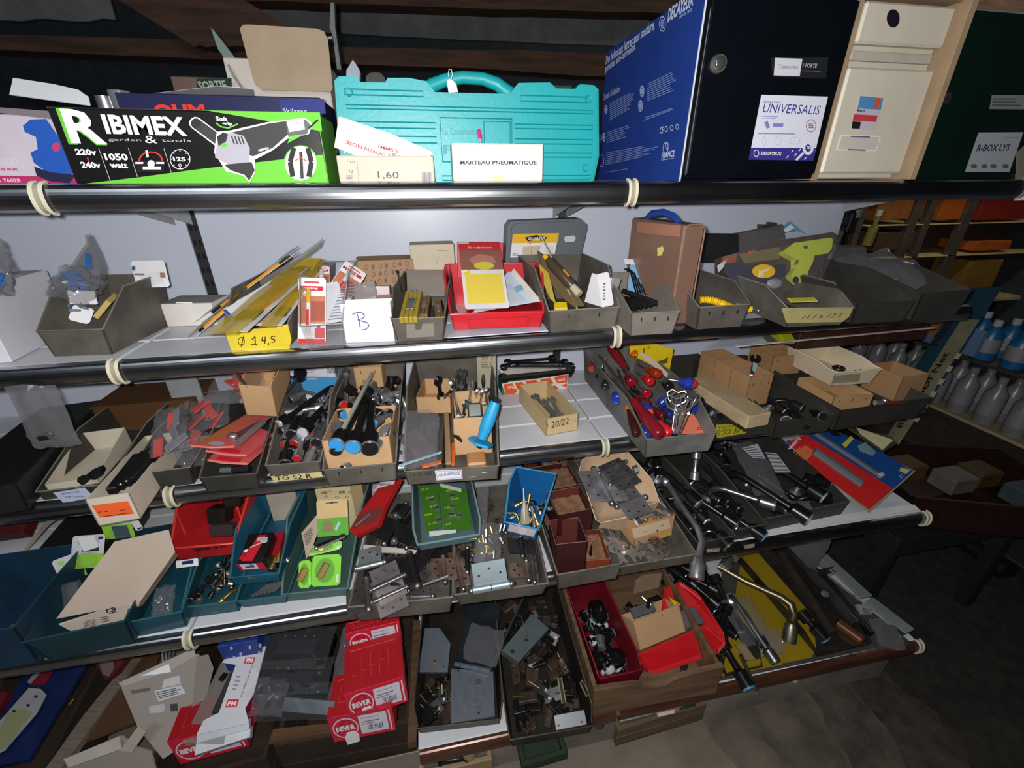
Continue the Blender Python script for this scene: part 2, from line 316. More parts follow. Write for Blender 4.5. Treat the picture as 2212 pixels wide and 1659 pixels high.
  #builders of things
def base(pl,pr,z):
 A=Z(*pl,z);B=Z(*pr,z);return A,math.atan2(B.y-A.y,B.x-A.x),(B-A).length
def local(t,P):return t.matrix_world.inverted()@P
def shelf_bin(label,pl,pr,z,vf,hb,d,mt=GREYBIN,rim=GREYRIM,ys=.45,group=None,name='storage_bin',cat='bin',lift=0.,flare=.012,th=.003,rimr=.0016,staples=0,hf=None,lipw=True,cut=None,sink=0.,fx=.35):
 A,rz,w_=base(pl,pr,z+lift);t=thing(name,label,cat,A,rz,group)
 if isinstance(d,tuple):d=max(.03,local(t,Z(*d,z+lift)).y)
 if hb>1:hb=topz(t.matrix_world@V3((0,d,0)),hb)-z-lift
 hf=hf if hf else topz(A,vf)-z-lift;hf=max(.012,hf);hb=max(hb,hf+.005);f=flare;e=flare*hf/hb
 th=min(th,.004)
 side=[(0,0),(-e*.9,hf),(d*ys,hb),(d,hb),(d,0)]
 if cut:side=[(0,0),(-e*.9,hf),(d*cut,hf),(d*ys,hb),(d,hb),(d,0)]
 def px(x,s_,h):return x+s_*f*h/hb
 mb=MB()
 for s_,x in((-1,0),(1,w_)):
  o=[V3((px(x,s_,h),y,h))for y,h in side];i_=[V3((px(x,s_,h)-s_*th,y,h))for y,h in side];n=len(o)
  fs=[tuple(range(n)),tuple(range(2*n-1,n-1,-1))]+[(i,i+n,(i+1)%n+n,(i+1)%n)for i in range(n)]
  mb.add(o+i_,fs,mt)
 mb.box((0,0,0),(w_,d,th),mt)
 mb.build('body',t,20)
 mb=MB();h=hf;mb.add([(px(0,-1,0),0,0),(px(w_,1,0),0,0),(px(w_,1,h),-e*.9,h),(px(0,-1,h),-e*.9,h),(0,th,0),(w_,th,0),(px(w_,1,h),th-e*.9,h),(px(0,-1,h),th-e*.9,h)],[(0,1,2,3),(7,6,5,4),(3,2,6,7),(0,3,7,4),(1,5,6,2)],mt);mb.build('front_panel',t,20)
 mb=MB();h=hb;mb.add([(0,d,0),(w_,d,0),(px(w_,1,h),d,h),(px(0,-1,h),d,h),(0,d-th,0),(w_,d-th,0),(px(w_,1,h),d-th,h),(px(0,-1,h),d-th,h)],[(3,2,1,0),(4,5,6,7),(3,7,6,2)],mt);mb.build('back_panel',t,20)
 if rim:
  mb=MB();tl=side[1:-1]
  loop=[(px(0,-1,h),y,h)for y,h in tl]+[(px(w_,1,h),y,h)for y,h in tl[::-1]]
  mb.tube([(x,y,h)for x,y,h in loop],rimr,rim,6,closed=True);mb.build('rim',t,60)
 if staples:
  mb=MB()
  for i in range(staples):
   x=w_*(i+.6)/(staples+.2);mb.box((x-.0008,-e*.7-.0015,hf*.62),(x+.0008,-e*.3,hf*.62+.009),DSTEEL)
  o=mb.build('staple',kid(t,'front_panel'));o['kind']='stuff'
 t['_w']=w_;t['_d']=d;t['_hf']=hf;t['_hb']=hb;t['_a']=math.atan(.9*f/hb)
 return t
def FF(t,dy=-.001,h=None):
 w_,hf,hb=t.get('_w',1),t.get('_hf',1),t.get('_hb',1)
 return Face(t,t.matrix_world@Matrix.Translation((0,dy,0))@FRONT)
def FFb(t):
 f=Face(t,t.matrix_world@Matrix.Translation((0,-.0009,0))@rotx(t['_a'])@FRONT);f.par='front_panel';return f
def carton(label,pl,pr,z,vt,d,mt,name='cardboard_box',cat='box',group=None,topmt=None,c=.0015,h=None,edge=True,sidemt=None):
 A,rz,w_=base(pl,pr,z);t=thing(name,label,cat,A,rz,group);h=h if h else topz(A,vt)-z
 if isinstance(d,tuple):
  q=t.matrix_world.inverted()@Z(*d,z+h);d=max(.01,q.y)
 mb=MB();mb.box((0,0,0),(w_,d,h),mt,c);mb.build('body',t)
 if topmt:MB().box((-.0006,-.0006,h-.012),(w_+.0006,d+.0006,h+.0012),topmt,.001).build('lid',t)
 if edge and not topmt:
  mb=MB();mb.box((w_*.02,d*.46,h),(w_*.98,d*.54,h+.0005),m((190,170,130),rough=.3,var=.05,name='tape'));mb.build('tape',t)
 t['_w']=w_;t['_d']=d;t['_h']=h;t['_hf']=h;t['_hb']=h
 return t
def tray(label,pl,pr,z,vf,d,mt,hb=None,name='carton_tray',cat='tray',group=None,th=.002,ys=0,flaps=0,inner=None,hf=None,lift=0,div=0,staples=0):
 A,rz,w_=base(pl,pr,z+lift);t=thing(name,label,cat,A,rz,group);hf=hf or max(.01,topz(A,vf)-z-lift);hb=hb or hf
 inner=inner or mt
 MB().box((0,0,0),(w_,d,th),inner).build('bottom',t)
 mb=MB();mb.box((0,0,0),(w_,th,hf),mt);mb.build('front_wall',t)
 MB().box((0,d-th,0),(w_,d,hb),inner).build('back_wall',t)
 for x in(0,w_-th):
  mb=MB();pts=[(0,0),(0,hf),(d*ys,hb),(d,hb),(d,0)]if ys else[(0,0),(0,hf),(d,hb),(d,0)]
  o=[(x,a,b)for a,b in pts];i_=[(x+th,a,b)for a,b in pts];n=len(o)
  mb.add(o+i_,[tuple(range(n)),tuple(range(2*n-1,n-1,-1))]+[(i,(i+1)%n,(i+1)%n+n,i+n)for i in range(n)],mt);mb.build('side_wall',t)
 for k in range(div):
  y=d*(k+1)/(div+1);MB().box((0,y,0),(w_,y+th,hf*.95),inner).build('divider',t)
 if flaps:
  for s_,x in((-1,0),(1,w_)):
   mb=MB();mb.M=Matrix.Translation((x,0,hb))@Matrix.Rotation(s_*.5,4,'Y');mb.box((0,.002,0),(th,d*.9,flaps),inner);mb.build('flap',t)
 if staples:
  mb=MB()
  for i in range(staples):x=w_*(i+.5)/staples;mb.box((x-.0007,-.0006,hf*.7),(x+.0007,.0002,hf*.7+.008),m((92,48,34),rough=.5,metal=.5,name='rusty_staple'))
  o=mb.build('staple',kid(t,'front_wall'));o['kind']='stuff'
 t['_w']=w_;t['_d']=d;t['_hf']=hf;t['_hb']=hb
 return t
def frame_seg(A,B,roll=0.):
 ex=(B-A);L=ex.length;ex.normalize();up=V3((0,0,1))if abs(ex.z)<.97 else V3((0,-1,0))
 ey=up.cross(ex).normalized();ez=ex.cross(ey);return mat3(A,ex,ey,ez)@Matrix.Rotation(roll,4,'X'),L
def PT(p):return p if isinstance(p,V3)else Z(p[0],p[1],p[2])
def seg(name,label,cat,A,B,roll=0.,group=None):
 M,L=frame_seg(PT(A),PT(B),roll);return thing(name,label,cat,group=group,M=M),L
def jaw(cx,r,sgn,gap=.62,ang=.26):
 pts=[];n=16;g=math.asin(gap*.5/1.0)
 for i in range(n+1):
  a=g+(2*math.pi-2*g)*i/n;pts.append((math.cos(a),math.sin(a)))
 pts+=[(.1,-gap*.5),(-.12,-gap*.3),(-.12,gap*.3),(.1,gap*.5)]
 ca,sa=math.cos(ang),math.sin(ang);return[(cx+sgn*r*(x*ca-y*sa),r*(x*sa+y*ca))for x,y in pts]
def spanner(label,A,B,mt=CHROME,r=None,group=None,roll=0.,ring=False,shaft=.45):
 t,L=seg('open_end_spanner',label,'spanner',A,B,roll,group);r=(r or L*.1)*1.15;th=r*.42
 mb=MB();mb.box((r*.6,-r*shaft,-th*.35),(L-r*.6,r*shaft,th*.35),mt,r*.12);mb.build('shank',t)
 mb=MB();mb.prism(jaw(L-r*.4,r,1),-th*.5,th*.5,mt);mb.build('jaw',t,40)
 mb=MB()
 if ring:mb.tube([(r*.4+r*.72*math.cos(a*.3927),r*.72*math.sin(a*.3927),0)for a in range(16)],r*.3,mt,8,closed=True);mb.build('ring_end',t,50)
 else:mb.prism(jaw(r*.4,r*.9,-1,ang=-.26),-th*.5,th*.5,mt);mb.build('jaw',t,40)
 return t
def pipe_spanner(label,A,B,mt=BLACKM,r=.0085,cap=None,head=None,bend=.03,group=None,roll=0.,rb=None):
 t,L=seg('socket_spanner',label,'socket spanner',A,B,roll,group);head=head or CHROME;hr=r*1.5
 mb=MB();pts=[(0,0,0),(L-r*2.6,0,0)]
 if bend:pts=[(0,0,0),(L-r*5,0,0)]+[(L-r*5+r*3.2*math.sin(a),0,-r*3.2*(1-math.cos(a)))for a in(.4,.8,1.2,1.57)]+[(L-r*1.8,0,-r*3.2-bend*.2)]
 mb.tube(pts,r*.72,mt,10);mb.build('shaft',t,60)
 hp=V3(pts[-1]);dr=V3((0,0,-1))if bend else V3((1,0,0));ln=r*3.4
 mb=MB();mb.tube([hp,hp+dr*ln*.3,hp+dr*ln*.35,hp+dr*ln],[r*.75,r*.8,hr,hr],head if bend else mt,14);mb.build('socket',t,40)
 mb=MB();mb.tube([(r*1.5,0,0),(-r*.6,0,0),(-r*1.2,0,0),(-r*4,0,0)],[r*.72,r*.8,hr,hr],mt,14,cap=True);mb.build('socket',t,40)
 mb=MB();mb.tube([(-r*4,0,0),(-r*4.15,0,0)],[hr*1.02,hr*.98],CHROME,14)
 mb.build('socket_rim',t,40)
 mb=MB();mb.tube([(-r*4.1,0,0),(-r*4.35,0,0)],hr*.86,cap or BLACK,14);mb.build('end_plug' if cap else 'socket_bore',t,40)
 return t
def screwdriver(label,H,T,hc,hl=.09,hr=.013,sr=.003,tipc=None,group=None,hm=None,two=None,name='screwdriver'):
 t,L=seg(name,label,'screwdriver',H,T,0,group);hl=min(hl,L*.5);mt=hm or m(hc,rough=.2,var=.05,spec=.7,name='handle_plastic')
 mb=MB();n=12;prof=[(0,.5),(.02,.82),(.08,1),(.45,1),(.62,.86),(.78,.62),(.86,.72),(1,.55)]
 vs_=[];F=[]
 for a,k in prof:
  for j in range(n*2):an=math.pi*j/n;rr=hr*k*(1-.09*(j%2)*(a>.05 and a<.7));vs_.append((a*hl,rr*math.cos(an),rr*math.sin(an)))
 q=n*2
 for i in range(len(prof)-1):
  for j in range(q):F.append((i*q+j,(i+1)*q+j,(i+1)*q+(j+1)%q,i*q+(j+1)%q))
 F.append(tuple(range(q)));mb.add(vs_,F,mt);mb.build('handle',t,50)
 if two:mb=MB();mb.ball((.004,0,0),(hr*.8,hr*.8,hr*.8),m(two,rough=.3,var=.04,name='handle_end'),12);mb.build('handle_end',t,60)
 mb=MB();mb.tube([(hl*.98,0,0),(L-.012,0,0)],sr,STEEL,8);mb.tube([(L-.013,0,0),(L,0,0)],[sr,sr*.8],STEEL,8,flat=.4);mb.build('blade',t,60)
 return t
def hinge(label,A,B,wd,mt=RUSTY,group=None,roll=0.,holes=3,ball=True,name='hinge_assembly',one=False):
 t,L=seg(name,label,'hinge',A,B,roll,group);r=max(.006,wd*.16)
 for s_ in((1,)if one else(1,-1)):
  mb=MB();mb.box((L*.04 if s_>0 else L*.04,s_*r*.5,-.0012),(L*.96,s_*wd,.0012),mt,.0006);lf=mb.build('leaf',t)
  mb=MB()
  for i in range(holes):mb.cyl((L*(i+.7)/(holes+.4),s_*wd*(.5+.22*(i%2)),.0012),(L*(i+.7)/(holes+.4),s_*wd*(.5+.22*(i%2)),.0018),.0028,BLACK if mt!=BLACKM else STEEL,10)
  o=mb.build('screw_hole',lf);o['kind']='stuff'
 mb=MB();mb.tube([(0,0,0),(L*.49,0,0)],r,mt,12);mb.tube([(L*.51,0,0),(L,0,0)],r,mt,12);mb.build('knuckle',t,50)
 if ball:
  mb=MB();mb.ball((-.004,0,0),r*1.05,STEEL);mb.ball((L+.004,0,0),r*1.05,STEEL);mb.build('ball_tip',t,60)
 return t
def carded(label,A,B,C_,mt,name='blister_card',cat='blister pack',th=.0006,group=None,bub=None,bmt=CLEAR,bh=.012,hole=True,rc=.004,curl=0.):
 A,B,C_=PT(A),PT(B),PT(C_);M,w_,h=plane3(A,B,C_)
 M=M@Matrix.Scale(-1,4,(0,0,1))if False else M
 M2,w2,h2=plane3(C_,C_+(B-A),A);t=thing(name,label,cat,group=group,M=M2)
 pts=[(rc,0),(w2-rc,0),(w2,rc),(w2,h2-rc),(w2-rc,h2),(rc,h2),(0,h2-rc),(0,rc)]
 mb=MB();mb.prism(pts,-th,0,mt);mb.build('card',t)
 if bub:
  for(x0,y0,x1,y1)in([bub]if not isinstance(bub,list)else bub):
   mb=MB();a,b,c,d=w2*x0,h2*y0,w2*x1,h2*y1;i_=bh*.4
   mb.add([(a,b,.0008),(c,b,.0008),(c,d,.0008),(a,d,.0008),(a+i_,b+i_,bh),(c-i_,b+i_,bh),(c-i_,d-i_,bh),(a+i_,d-i_,bh)],[(4,5,6,7),(0,1,5,4),(1,2,6,5),(2,3,7,6),(3,0,4,7)],bmt);mb.build('blister',t,10)
 t['_w']=w2;t['_h']=h2
 return t,Face(t,M2)
def bag(label,A,B,C_,puff=.02,mt=BAGM,name='plastic_bag',cat='bag',group=None,seed=1,n=14,kind=None,wr=.35):
 A,B,C_=PT(A),PT(B),PT(C_);M,w_,h=plane3(C_,C_+(B-A),A);t=thing(name,label,cat,group=group,M=M)
 for sd in(1,-1):
  mb=MB()
  def fn(a,b):
   e=(16*a*(1-a)*b*(1-b))**.5;q=noise.noise(V3((a*4+seed*3,b*4,sd+seed)));q2=noise.noise(V3((a*11,b*11+seed,sd*2)));q3=noise.noise(V3((seed*2.3,a*3,b*3)))
   return(w_*a+w_*.10*q3*(1-e*.3)+puff*.3*q2,h*b+h*.07*q3+puff*.3*q,sd*puff*e*(.55+wr*q+wr*.7*abs(q2))+puff*.25*q3)
  mb.sheet(fn,n,n,mt);mb.build('film',t,25)
 t['_w']=w_;t['_h']=h
 return t
def scatter_parts(t,fnlist,n):pass
def slabbox(name,label,cat,A,B,C_,th,mt,group=None,c=.0008,part='body'):
 A,B,C_=PT(A),PT(B),PT(C_);M,w_,h=plane3(A,B,C_);t=thing(name,label,cat,group=group,M=M)
 MB().box((0,0,-th),(w_,h,0),mt,c).build(part,t);t['_w']=w_;t['_h']=h;return t,Face(t,M)
def quadplate(name,label,cat,pts,th,mt,group=None,part='body'):
 P=[PT(p)for p in pts];M,_,_=plane3(P[0],P[1],P[2]if len(P)==3 else P[-1])
 if M.col[2].xyz.dot(CAM-P[0])<0:M=M@Matrix.Rotation(math.pi,4,'X')
 t=thing(name,label,cat,group=group,M=M);iv=M.inverted()
 Q=[iv@p for p in P];mb=MB();mb.prism([(q.x,q.y)for q in Q],-th,0,mt);mb.build(part,t);return t,Face(t,M)
def strew(n,fn,t,x0,x1,y0,y1,z0,z1,seed=1,**kw):
 r=random.Random(seed)
 for i in range(n):
  p=t.matrix_world@V3((r.uniform(x0,x1),r.uniform(y0,y1),z0+(z1-z0)*(i+.5)/n));fn(i,p,r)
  #TOP SHELF
def standing(label,u0,u1,y,vt,d,mt,z=S1,vb=397,name='cardboard_box',cat='box',group=None,c=.0015,um=None,**k):
 A=Y(u0,vb,y);B=Y(u1,vb,y);A.z=B.z=z;t=thing(name,label,cat,A,0,group);w_=(B-A).length;h=topz(Y(um or(u0+u1)/2,vb,y),vt)-z
 MB().box((0,0,0),(w_,d,h),mt,c).build('body',t);t['_w']=w_;t['_d']=d;t['_h']=h;t['_hf']=t['_hb']=h;return t
def pxprism(name,label,cat,pts,y,dep,mt,group=None,part='body',c=0):
 A=Y(*pts[0],y);t=thing(name,label,cat,A,0,group);W=Matrix.Translation(A)@FRONT;f=Face(t,W)
 Q=[f.q(*p)for p in pts];mb=MB();mb.M=t.matrix_world.inverted()@W;mb.prism(Q,-dep,0,mt);mb.build(part,t,25);return t,f,Q
 #angle grinder box
t=standing('black and green angle grinder carton at the left of the top shelf',165,710,.004,238,.14,m((20,20,22),rough=.35,var=.05,name='gloss_black_card'),vb=398)
MB().box((-.001,.002,t['_h']-.001),(t['_w']+.001,.14,t['_h']+.001),m((60,52,48),rough=.7,name='card_top')).build('lid',t)
MB().box((t['_w']-.0005,.0,0),(t['_w']+.001,.14,t['_h']),m((96,160,60),rough=.5,name='green_card')).build('side_panel',t)
f=FF(t);GR=ink(108,198,62);W_=ink(240,240,242);BK=ink(24,24,26);G1=ink(62,64,64);G2=ink(150,146,158)
f.pg([(180,397),(709,397.5),(698,334),(552,351),(410,368),(300,383)],GR);f.pg([(303,233.5),(448,239),(595,264),(696,284),(691,243),(508,240),(400,237)],GR)
f.tx('R',(149,312),(232,314),72,GR,.02);f.tx('R',(155,309),(234,312),68,W_,.03);f.tx('IBIMEX',(231,289),(406,294),39,W_,.035)
f.tx('garden',(236,306),(306,307),7,ink(190,190,190));f.tx('&',(315,309),(341,310),15,W_);f.tx('tools',(350,306),(414,307),6,ink(190,190,190))
f.tx('220v',(166,335),(211,336),13,W_,.04);f.tx('240v',(178,363),(220,364),13,W_,.04);f.tx('1050',(229,346),(279,347),14,W_,.04);f.tx('watt',(240,363),(278,364),11,W_,.04)
f.ln([(190,340),(192,348)],3,ink(200,40,40))
for a,b in(((214,320),(239,390)),((278,320),(298,382)),((355,321),(371,373))):f.ln([a,b],1.1,ink(200,200,200))
f.ring(390,344,22,22,.07,W_);f.tx('125',(376,348),(403,349),9,W_,.04);f.tx('Ø',(387,360),(394,360),6,W_)
for k in range(8):a=k*.785;f.el(390+18*math.cos(a),344+18*math.sin(a),1.4,1.4,W_,6)
f.ring(327,346,26,19,.14,ink(220,60,50));f.pg([(298,347),(356,347),(356,372),(298,372)],BK)
f.pg([(310,360),(349,360),(349,366),(310,366)],W_);f.el(328,354,8,8,W_);f.ln([(294,352),(311,352)],4,W_);f.ln([(339,352),(356,352)],4,W_);f.ln([(318,325),(321,340)],5,W_)
f.tx('Soft',(468,261),(493,263),9,W_,.04);f.tx('grip',(482,272),(504,273),8,W_,.04);f.ln([(468,266),(478,274),(495,277),(515,268)],3,GR)
f.ln([(424,266),(474,304)],27,W_);f.el(424,266,13.5,13,W_);f.ln([(425,267),(474,303)],22,G1);f.el(425,267,11,11,ink(44,46,46))
f.pg([(470,285),(500,282),(580,264),(660,255),(676,268),(668,290),(622,300),(590,325),(552,345),(552,372),(540,394),(528,380),(490,370),(464,330)],W_)
f.pg([(500,287),(582,267),(618,262),(624,290),(590,320),(548,338),(520,330)],G1);f.pg([(618,262),(660,258),(672,270),(664,290),(624,297)],ink(100,104,98));f.pg([(628,294),(660,290),(640,300),(622,310)],GR)
f.pg([(472,302),(498,286),(528,294),(541,320),(540,352),(495,356),(466,340)],ink(176,172,186));f.pg([(470,296),(484,286),(494,290),(490,306),(474,316)],ink(50,50,52));f.el(486,314,7,5,GR)
for k in range(4):f.ln([(502+k*7,295),(508+k*7,312)],3,G1)
f.pg([(486,356),(545,350),(552,368),(540,390),(530,378),(500,368)],ink(58,56,56));f.tx('RIBIMEX',(561,328),(583,322),5,W_,.03)
f.ln([(668,278),(680,266),(688,259)],4,BK);f.pg([(620,260),(656,257),(660,280),(626,286)],ink(228,228,236));f.tx('M. 109',(626,270),(648,268),5,ink(110,110,120))
f.el(651,353,37,39,GR);f.el(651,353,34,37,W_);f.ln([(636,320),(628,350),(634,382)],11,ink(40,40,40));f.ln([(666,320),(674,350),(668,382)],11,ink(40,40,40));f.ln([(651,328),(654,386)],7,ink(60,60,60));f.ln([(638,348),(651,341),(664,348)],2,ink(220,50,40))
f.done('printed_front')
#saw box behind it
t=standing('dark blue power saw carton behind the angle grinder carton',312,722,.15,205,.16,m((26,30,74),rough=.4,var=.06,name='blue_card'),vb=398)
f=FF(t);f.pg([(605,216),(700,214),(704,245),(606,245)],ink(46,56,130));f.tx('OHM',(338,256),(448,256),30,ink(224,52,44),.05);f.tx('Skilsaag',(612,245),(664,246),10,W_);f.done('printed_front')
P=[V3((-.31+.62*0,0,0))]
t0,_=quadplate('instruction_sheet','crumpled white sheet lying on the dark blue saw carton','paper',[tuple((*p,topz(Y(500,300,.2),203)))for p in((300,206),(548,208))]+[(545,196,topz(Y(500,300,.2),203)),(470,186,topz(Y(500,300,.2),203)+.004)],.0005,WHITE)
#pink box at the far left
t=standing('pale grey and pink tool carton at the far left of the top shelf',-130,172,.05,245,.2,m((196,186,200),rough=.5,var=.05,name='pale_card'),vb=400)
f=FF(t,-.0015);f.pg([(-100,378),(168,382),(172,400),(-100,402)],ink(176,46,96));f.tx('A 76028',(-6,394),(46,394),8,ink(214,190,205),.03)
f.pg([(-100,225),(110,240),(116,258),(0,244),(-100,240)],ink(120,112,116))
f.pg([(50,272),(66,258),(100,257),(130,300),(160,375),(120,385),(74,352),(66,330),(82,322),(78,296),(54,285)],ink(34,84,176));f.pg([(74,360),(110,372),(165,378),(150,396),(110,392),(80,380)],ink(30,34,62));f.el(122,318,9,10,ink(190,60,110))
for i in range(3):f.ring(10+i*11,350,6,7,.12,ink(225,218,226));f.ln([(2+i*13,366),(12+i*13,366)],4,ink(190,90,130))
f.done('printed_front')
t1,f=quadplate('carton_flap','rounded white and pale blue flap of the pink carton, standing open','box flap',[Y(20,204,.07),Y(195,228,.07),Y(188,206,.075),Y(165,190,.08),Y(110,178,.082),Y(28,168,.085)],.0015,m((208,212,216),rough=.5,var=.06,name='flap'))
for i,(u,v,r)in enumerate(((228,216,.010),(262,205,.014),(285,212,.012))):
 P=Y(u,v+10,.19);P.z=S1;h=topz(P,v-8)-S1;mb=MB();mb.tube([(0,0,0),(0,0,h*.72),(0,0,h*.75),(0,0,h)],[r,r,r*1.25,r*1.25],CHROME if i!=1 else m((186,190,196),rough=.15,metal=.7,name='shiny_cap'),16)
 o=mb.build('aerosol_cap',loc=P);tag(o,('small metal capped can at the left behind the grinder carton','largest shiny capped can behind the grinder carton','metal capped can touching the dark blue saw carton')[i],'can')
t=standing('dark green emergency exit sign lying behind the saw carton',405,520,.33,166,.01,m((96,74,62),rough=.6,name='sign_frame'),vb=300,name='exit_sign',cat='sign')
f=FF(t);f.pg([(424,170),(500,168),(502,205),(426,206)],ink(20,46,28));f.tx('SORTIE',(432,196),(492,194),20,ink(150,158,150),.03);f.done('printed_front')
t=standing('open white carton with a rounded brown lid panel, behind the saw carton',545,745,.34,128,.14,m((196,188,180),rough=.7,var=.05,name='white_card_dim'),vb=398)
_,f=quadplate('x','x','x',[Y(519,80,.325),Y(700,66,.32),Y(700,200,.335)],.003,KRAFT);bpy.data.objects.remove(_.children[0]);bpy.data.objects.remove(_)
pts=[(518,62),(524,54),(535,53),(685,62),(700,68),(708,85),(719,190),(714,199),(700,198),(565,194),(552,184),(546,170)]
W=Matrix.Translation(Y(518,62,.33))@FRONT;ff=Face(t,W);mb=MB();mb.M=t.matrix_world.inverted()@W;mb.prism([ff.q(*p)for p in pts],-.004,0,m((168,148,124),rough=.8,var=.08,name='brown_board'));mb.build('lid_panel',t)
pxprism('glass_pane','narrow offcut of clear glass leaning beside the white carton','glass',[(455,60),(462,66),(510,128),(508,138),(492,136),(470,105)],.36,.004,m((150,170,164),rough=.1,alpha=.45,var=0,name='glass_green'))
pxprism('bent_wire','thin bent rod leaning on the white carton behind the saw box','rod',[(490,140),(494,138),(505,160),(524,188),(518,188),(500,162)],.33,.003,STEEL)
pxprism('metal_upright','thin grey metal bar standing behind the white carton','bar',[(714,6),(722,5),(724,60),(737,150),(728,150),(719,78),(712,60)],.42,.02,m((96,100,100),rough=.5,metal=.3,name='grey_bar'))
pxprism('hinged_latch','small grey hooked bracket on the thin upright bar','bracket',[(700,80),(718,78),(716,84),(702,85)],.40,.02,STEEL)
pxprism('plumb_weight','small grey pyramid shaped weight behind the turquoise case','weight',[(748,152),(762,129),(770,140),(777,152),(777,396),(749,396)],.25,.03,m((150,156,172),rough=.5,name='grey_weight'))
pxprism('round_disc','dark round disc behind the left of the turquoise case','disc',[(790,172),(790,165),(798,158),(810,156),(822,158),(830,166),(832,172),(832,396),(790,396)],.26,.004,DARK)
#teal case
TEAL=m((24,158,164),rough=.42,var=.03,bump=.1,scale=20,name='turquoise_plastic')
pts=[(722,174),(731,165),(760,164),(769,168),(773,177),(832,178),(837,168),(882,168),(919,175),(938,199),(1101,203),(1120,179),(1188,178),(1202,191),(1246,192),(1253,182),(1283,184),(1293,193),(1294,336),(1283,390),(1249,395),(944,394),(760,394),(738,390)]
t,f,Q=pxprism('tool_case','turquoise plastic air hammer case with a top handle','tool case',pts,.062,.105,TEAL)
z0=min(q[1]for q in Q);t.location.z+=0
mb=MB();mb.M=f.mb.M.copy();cx=sum(q[0]for q in Q)/len(Q);cy=sum(q[1]for q in Q)/len(Q)
I=[(cx+(a-cx)*.975,cy+(b-cy)*.95)for a,b in Q];mb.prism(I,0,.007,TEAL);mb.build('front_shell',t,25)
hp=[f.W@V3((*f.q(*p),-.05))for p in((905,192),(918,186),(935,173),(965,161),(1005,155),(1050,158),(1082,170),(1104,188),(1118,194))]
mb=MB();mb.tube([local(t,p)for p in hp],[.012,.0135,.012,.011,.011,.011,.012,.0135,.012],TEAL,12);mb.build('handle',t,60)
RB=m((16,138,146),rough=.5,var=.03,name='turquoise_rib');g=Face(t,f.W@Matrix.Translation((0,0,.0072)))
def rib(u0,v0,u1,v1):
 a=g.q(u0,v0);b=g.q(u1,v1);g.mb.tube([(a[0],b[1],0),(b[0],b[1],0),(b[0],a[1],0),(a[0],a[1],0)],.0011,RB,4,closed=True)
for r in((742,192,915,209),(747,226,1280,246),(750,262,941,278),(752,293,944,309),(1112,268,1280,280),(1112,300,1280,312),(1110,330,1278,340),(955,380,1275,388),(1125,206,1270,222),(950,254,1106,350),(1045,262,1102,318)):rib(*r)
for u,v in((753,199),(1271,214),(1265,363),(758,370)):a=g.q(u,v);g.mb.tube([(a[0]+.006*math.cos(k*.5236),a[1]+.006*math.sin(k*.5236),0)for k in range(12)],.0012,RB,5,closed=True)
g.mb.build('moulded_rib',t,60)
g=Face(t,f.W@Matrix.Translation((0,0,.0072)));g.tx('La Camelotte',(956,291),(1030,291),15,RB,.01);g.tx('P',(958,333),(985,333),20,RB,.02);g.done('embossed_lettering')
for u in(805,1225):
 P=local(t,f.W@V3((*f.q(u,186),-.05)));MB().box((P.x-.02,P.y-.02,P.z-.012),(P.x+.02,P.y+.03,P.z+.007),m((30,52,54),rough=.4,name='dark_latch'),.002).build('latch',t)
t2,_,_=pxprism('price_tag','white hanging tag tied to the handle of the turquoise case','tag',[(965,176),(970,171),(977,172),(986,182),(989,199),(969,200)],.045,.0006,WHITE)
mb=MB();mb.tube([local(t2,Y(u,v,.05))for u,v in((972,174),(968,160),(970,150),(975,150),(977,162),(974,174))],.0006,WHITE,5);mb.build('string',t2)
#small cartons in front of the case
t=standing('white air hammer carton in front of the turquoise case',980,1172,.004,311,.05,m((222,218,208),rough=.6,var=.04,name='white_card_gloss'),vb=394)
MB().box((.001,.001,t['_h']-.0),(t['_w']-.001,.05,t['_h']+.0008),m((205,202,192),rough=.7,name='inner_white')).build('lid',t)
f=FF(t,-.0009);f.tx('MARTEAU PNEUMATIQUE',(994,357),(1159,357),10.5,ink(64,66,78),.03);f.pg([(1066,380),(1088,380),(1088,391),(1066,391)],ink(206,198,160));f.done('printed_front')
M,L=frame_seg(Y(1042,330,.035),Y(1034,279,.04));t=thing('ballpoint_pen','pink capped pen standing behind the white air hammer carton','pen',M=M)
mb=MB();mb.tube([(0,0,0),(L*.6,0,0)],.003,m((190,190,196),rough=.3,metal=.5,name='pen_silver'),8);mb.build('barrel',t);mb=MB();mb.tube([(L*.6,0,0),(L*.95,0,0),(L,0,0)],[.0038,.0038,.002],m((214,40,120),rough=.3,name='pink'),8);mb.build('cap',t)
t=standing('torn cream carton with a handwritten price under the wrapped pack',735,940,.006,336,.05,m((206,194,178),rough=.75,var=.06,name='cream_card'),vb=397,um=760)
f=FF(t,-.0009);f.tx('1,60',(817,387),(862,388),17,ink(84,84,92));f.ln([(810,392),(850,393)],1,ink(120,120,130));f.ln([(771,345),(775,394)],.8,ink(130,130,140))
f.tx('1 pck',(751,352),(768,354),7,ink(110,110,120));f.tx('72',(753,374),(763,374),7,ink(90,90,110));f.lines([(748,378),(764,378),(764,390),(748,390)],4,ink(120,120,130));f.bars(912,372,933,392,ink(100,104,130),9);f.done('printed_front')
t,f,Q=pxprism('wrapped_pack','clear wrapped white pack with upside down red print, lying against the turquoise case','package',[(722,318),(732,252),(742,254),(842,288),(930,326),(936,334),(880,356),(852,356),(770,337)],.012,.04,m((214,212,204),rough=.3,var=.05,name='wrapped_white'))
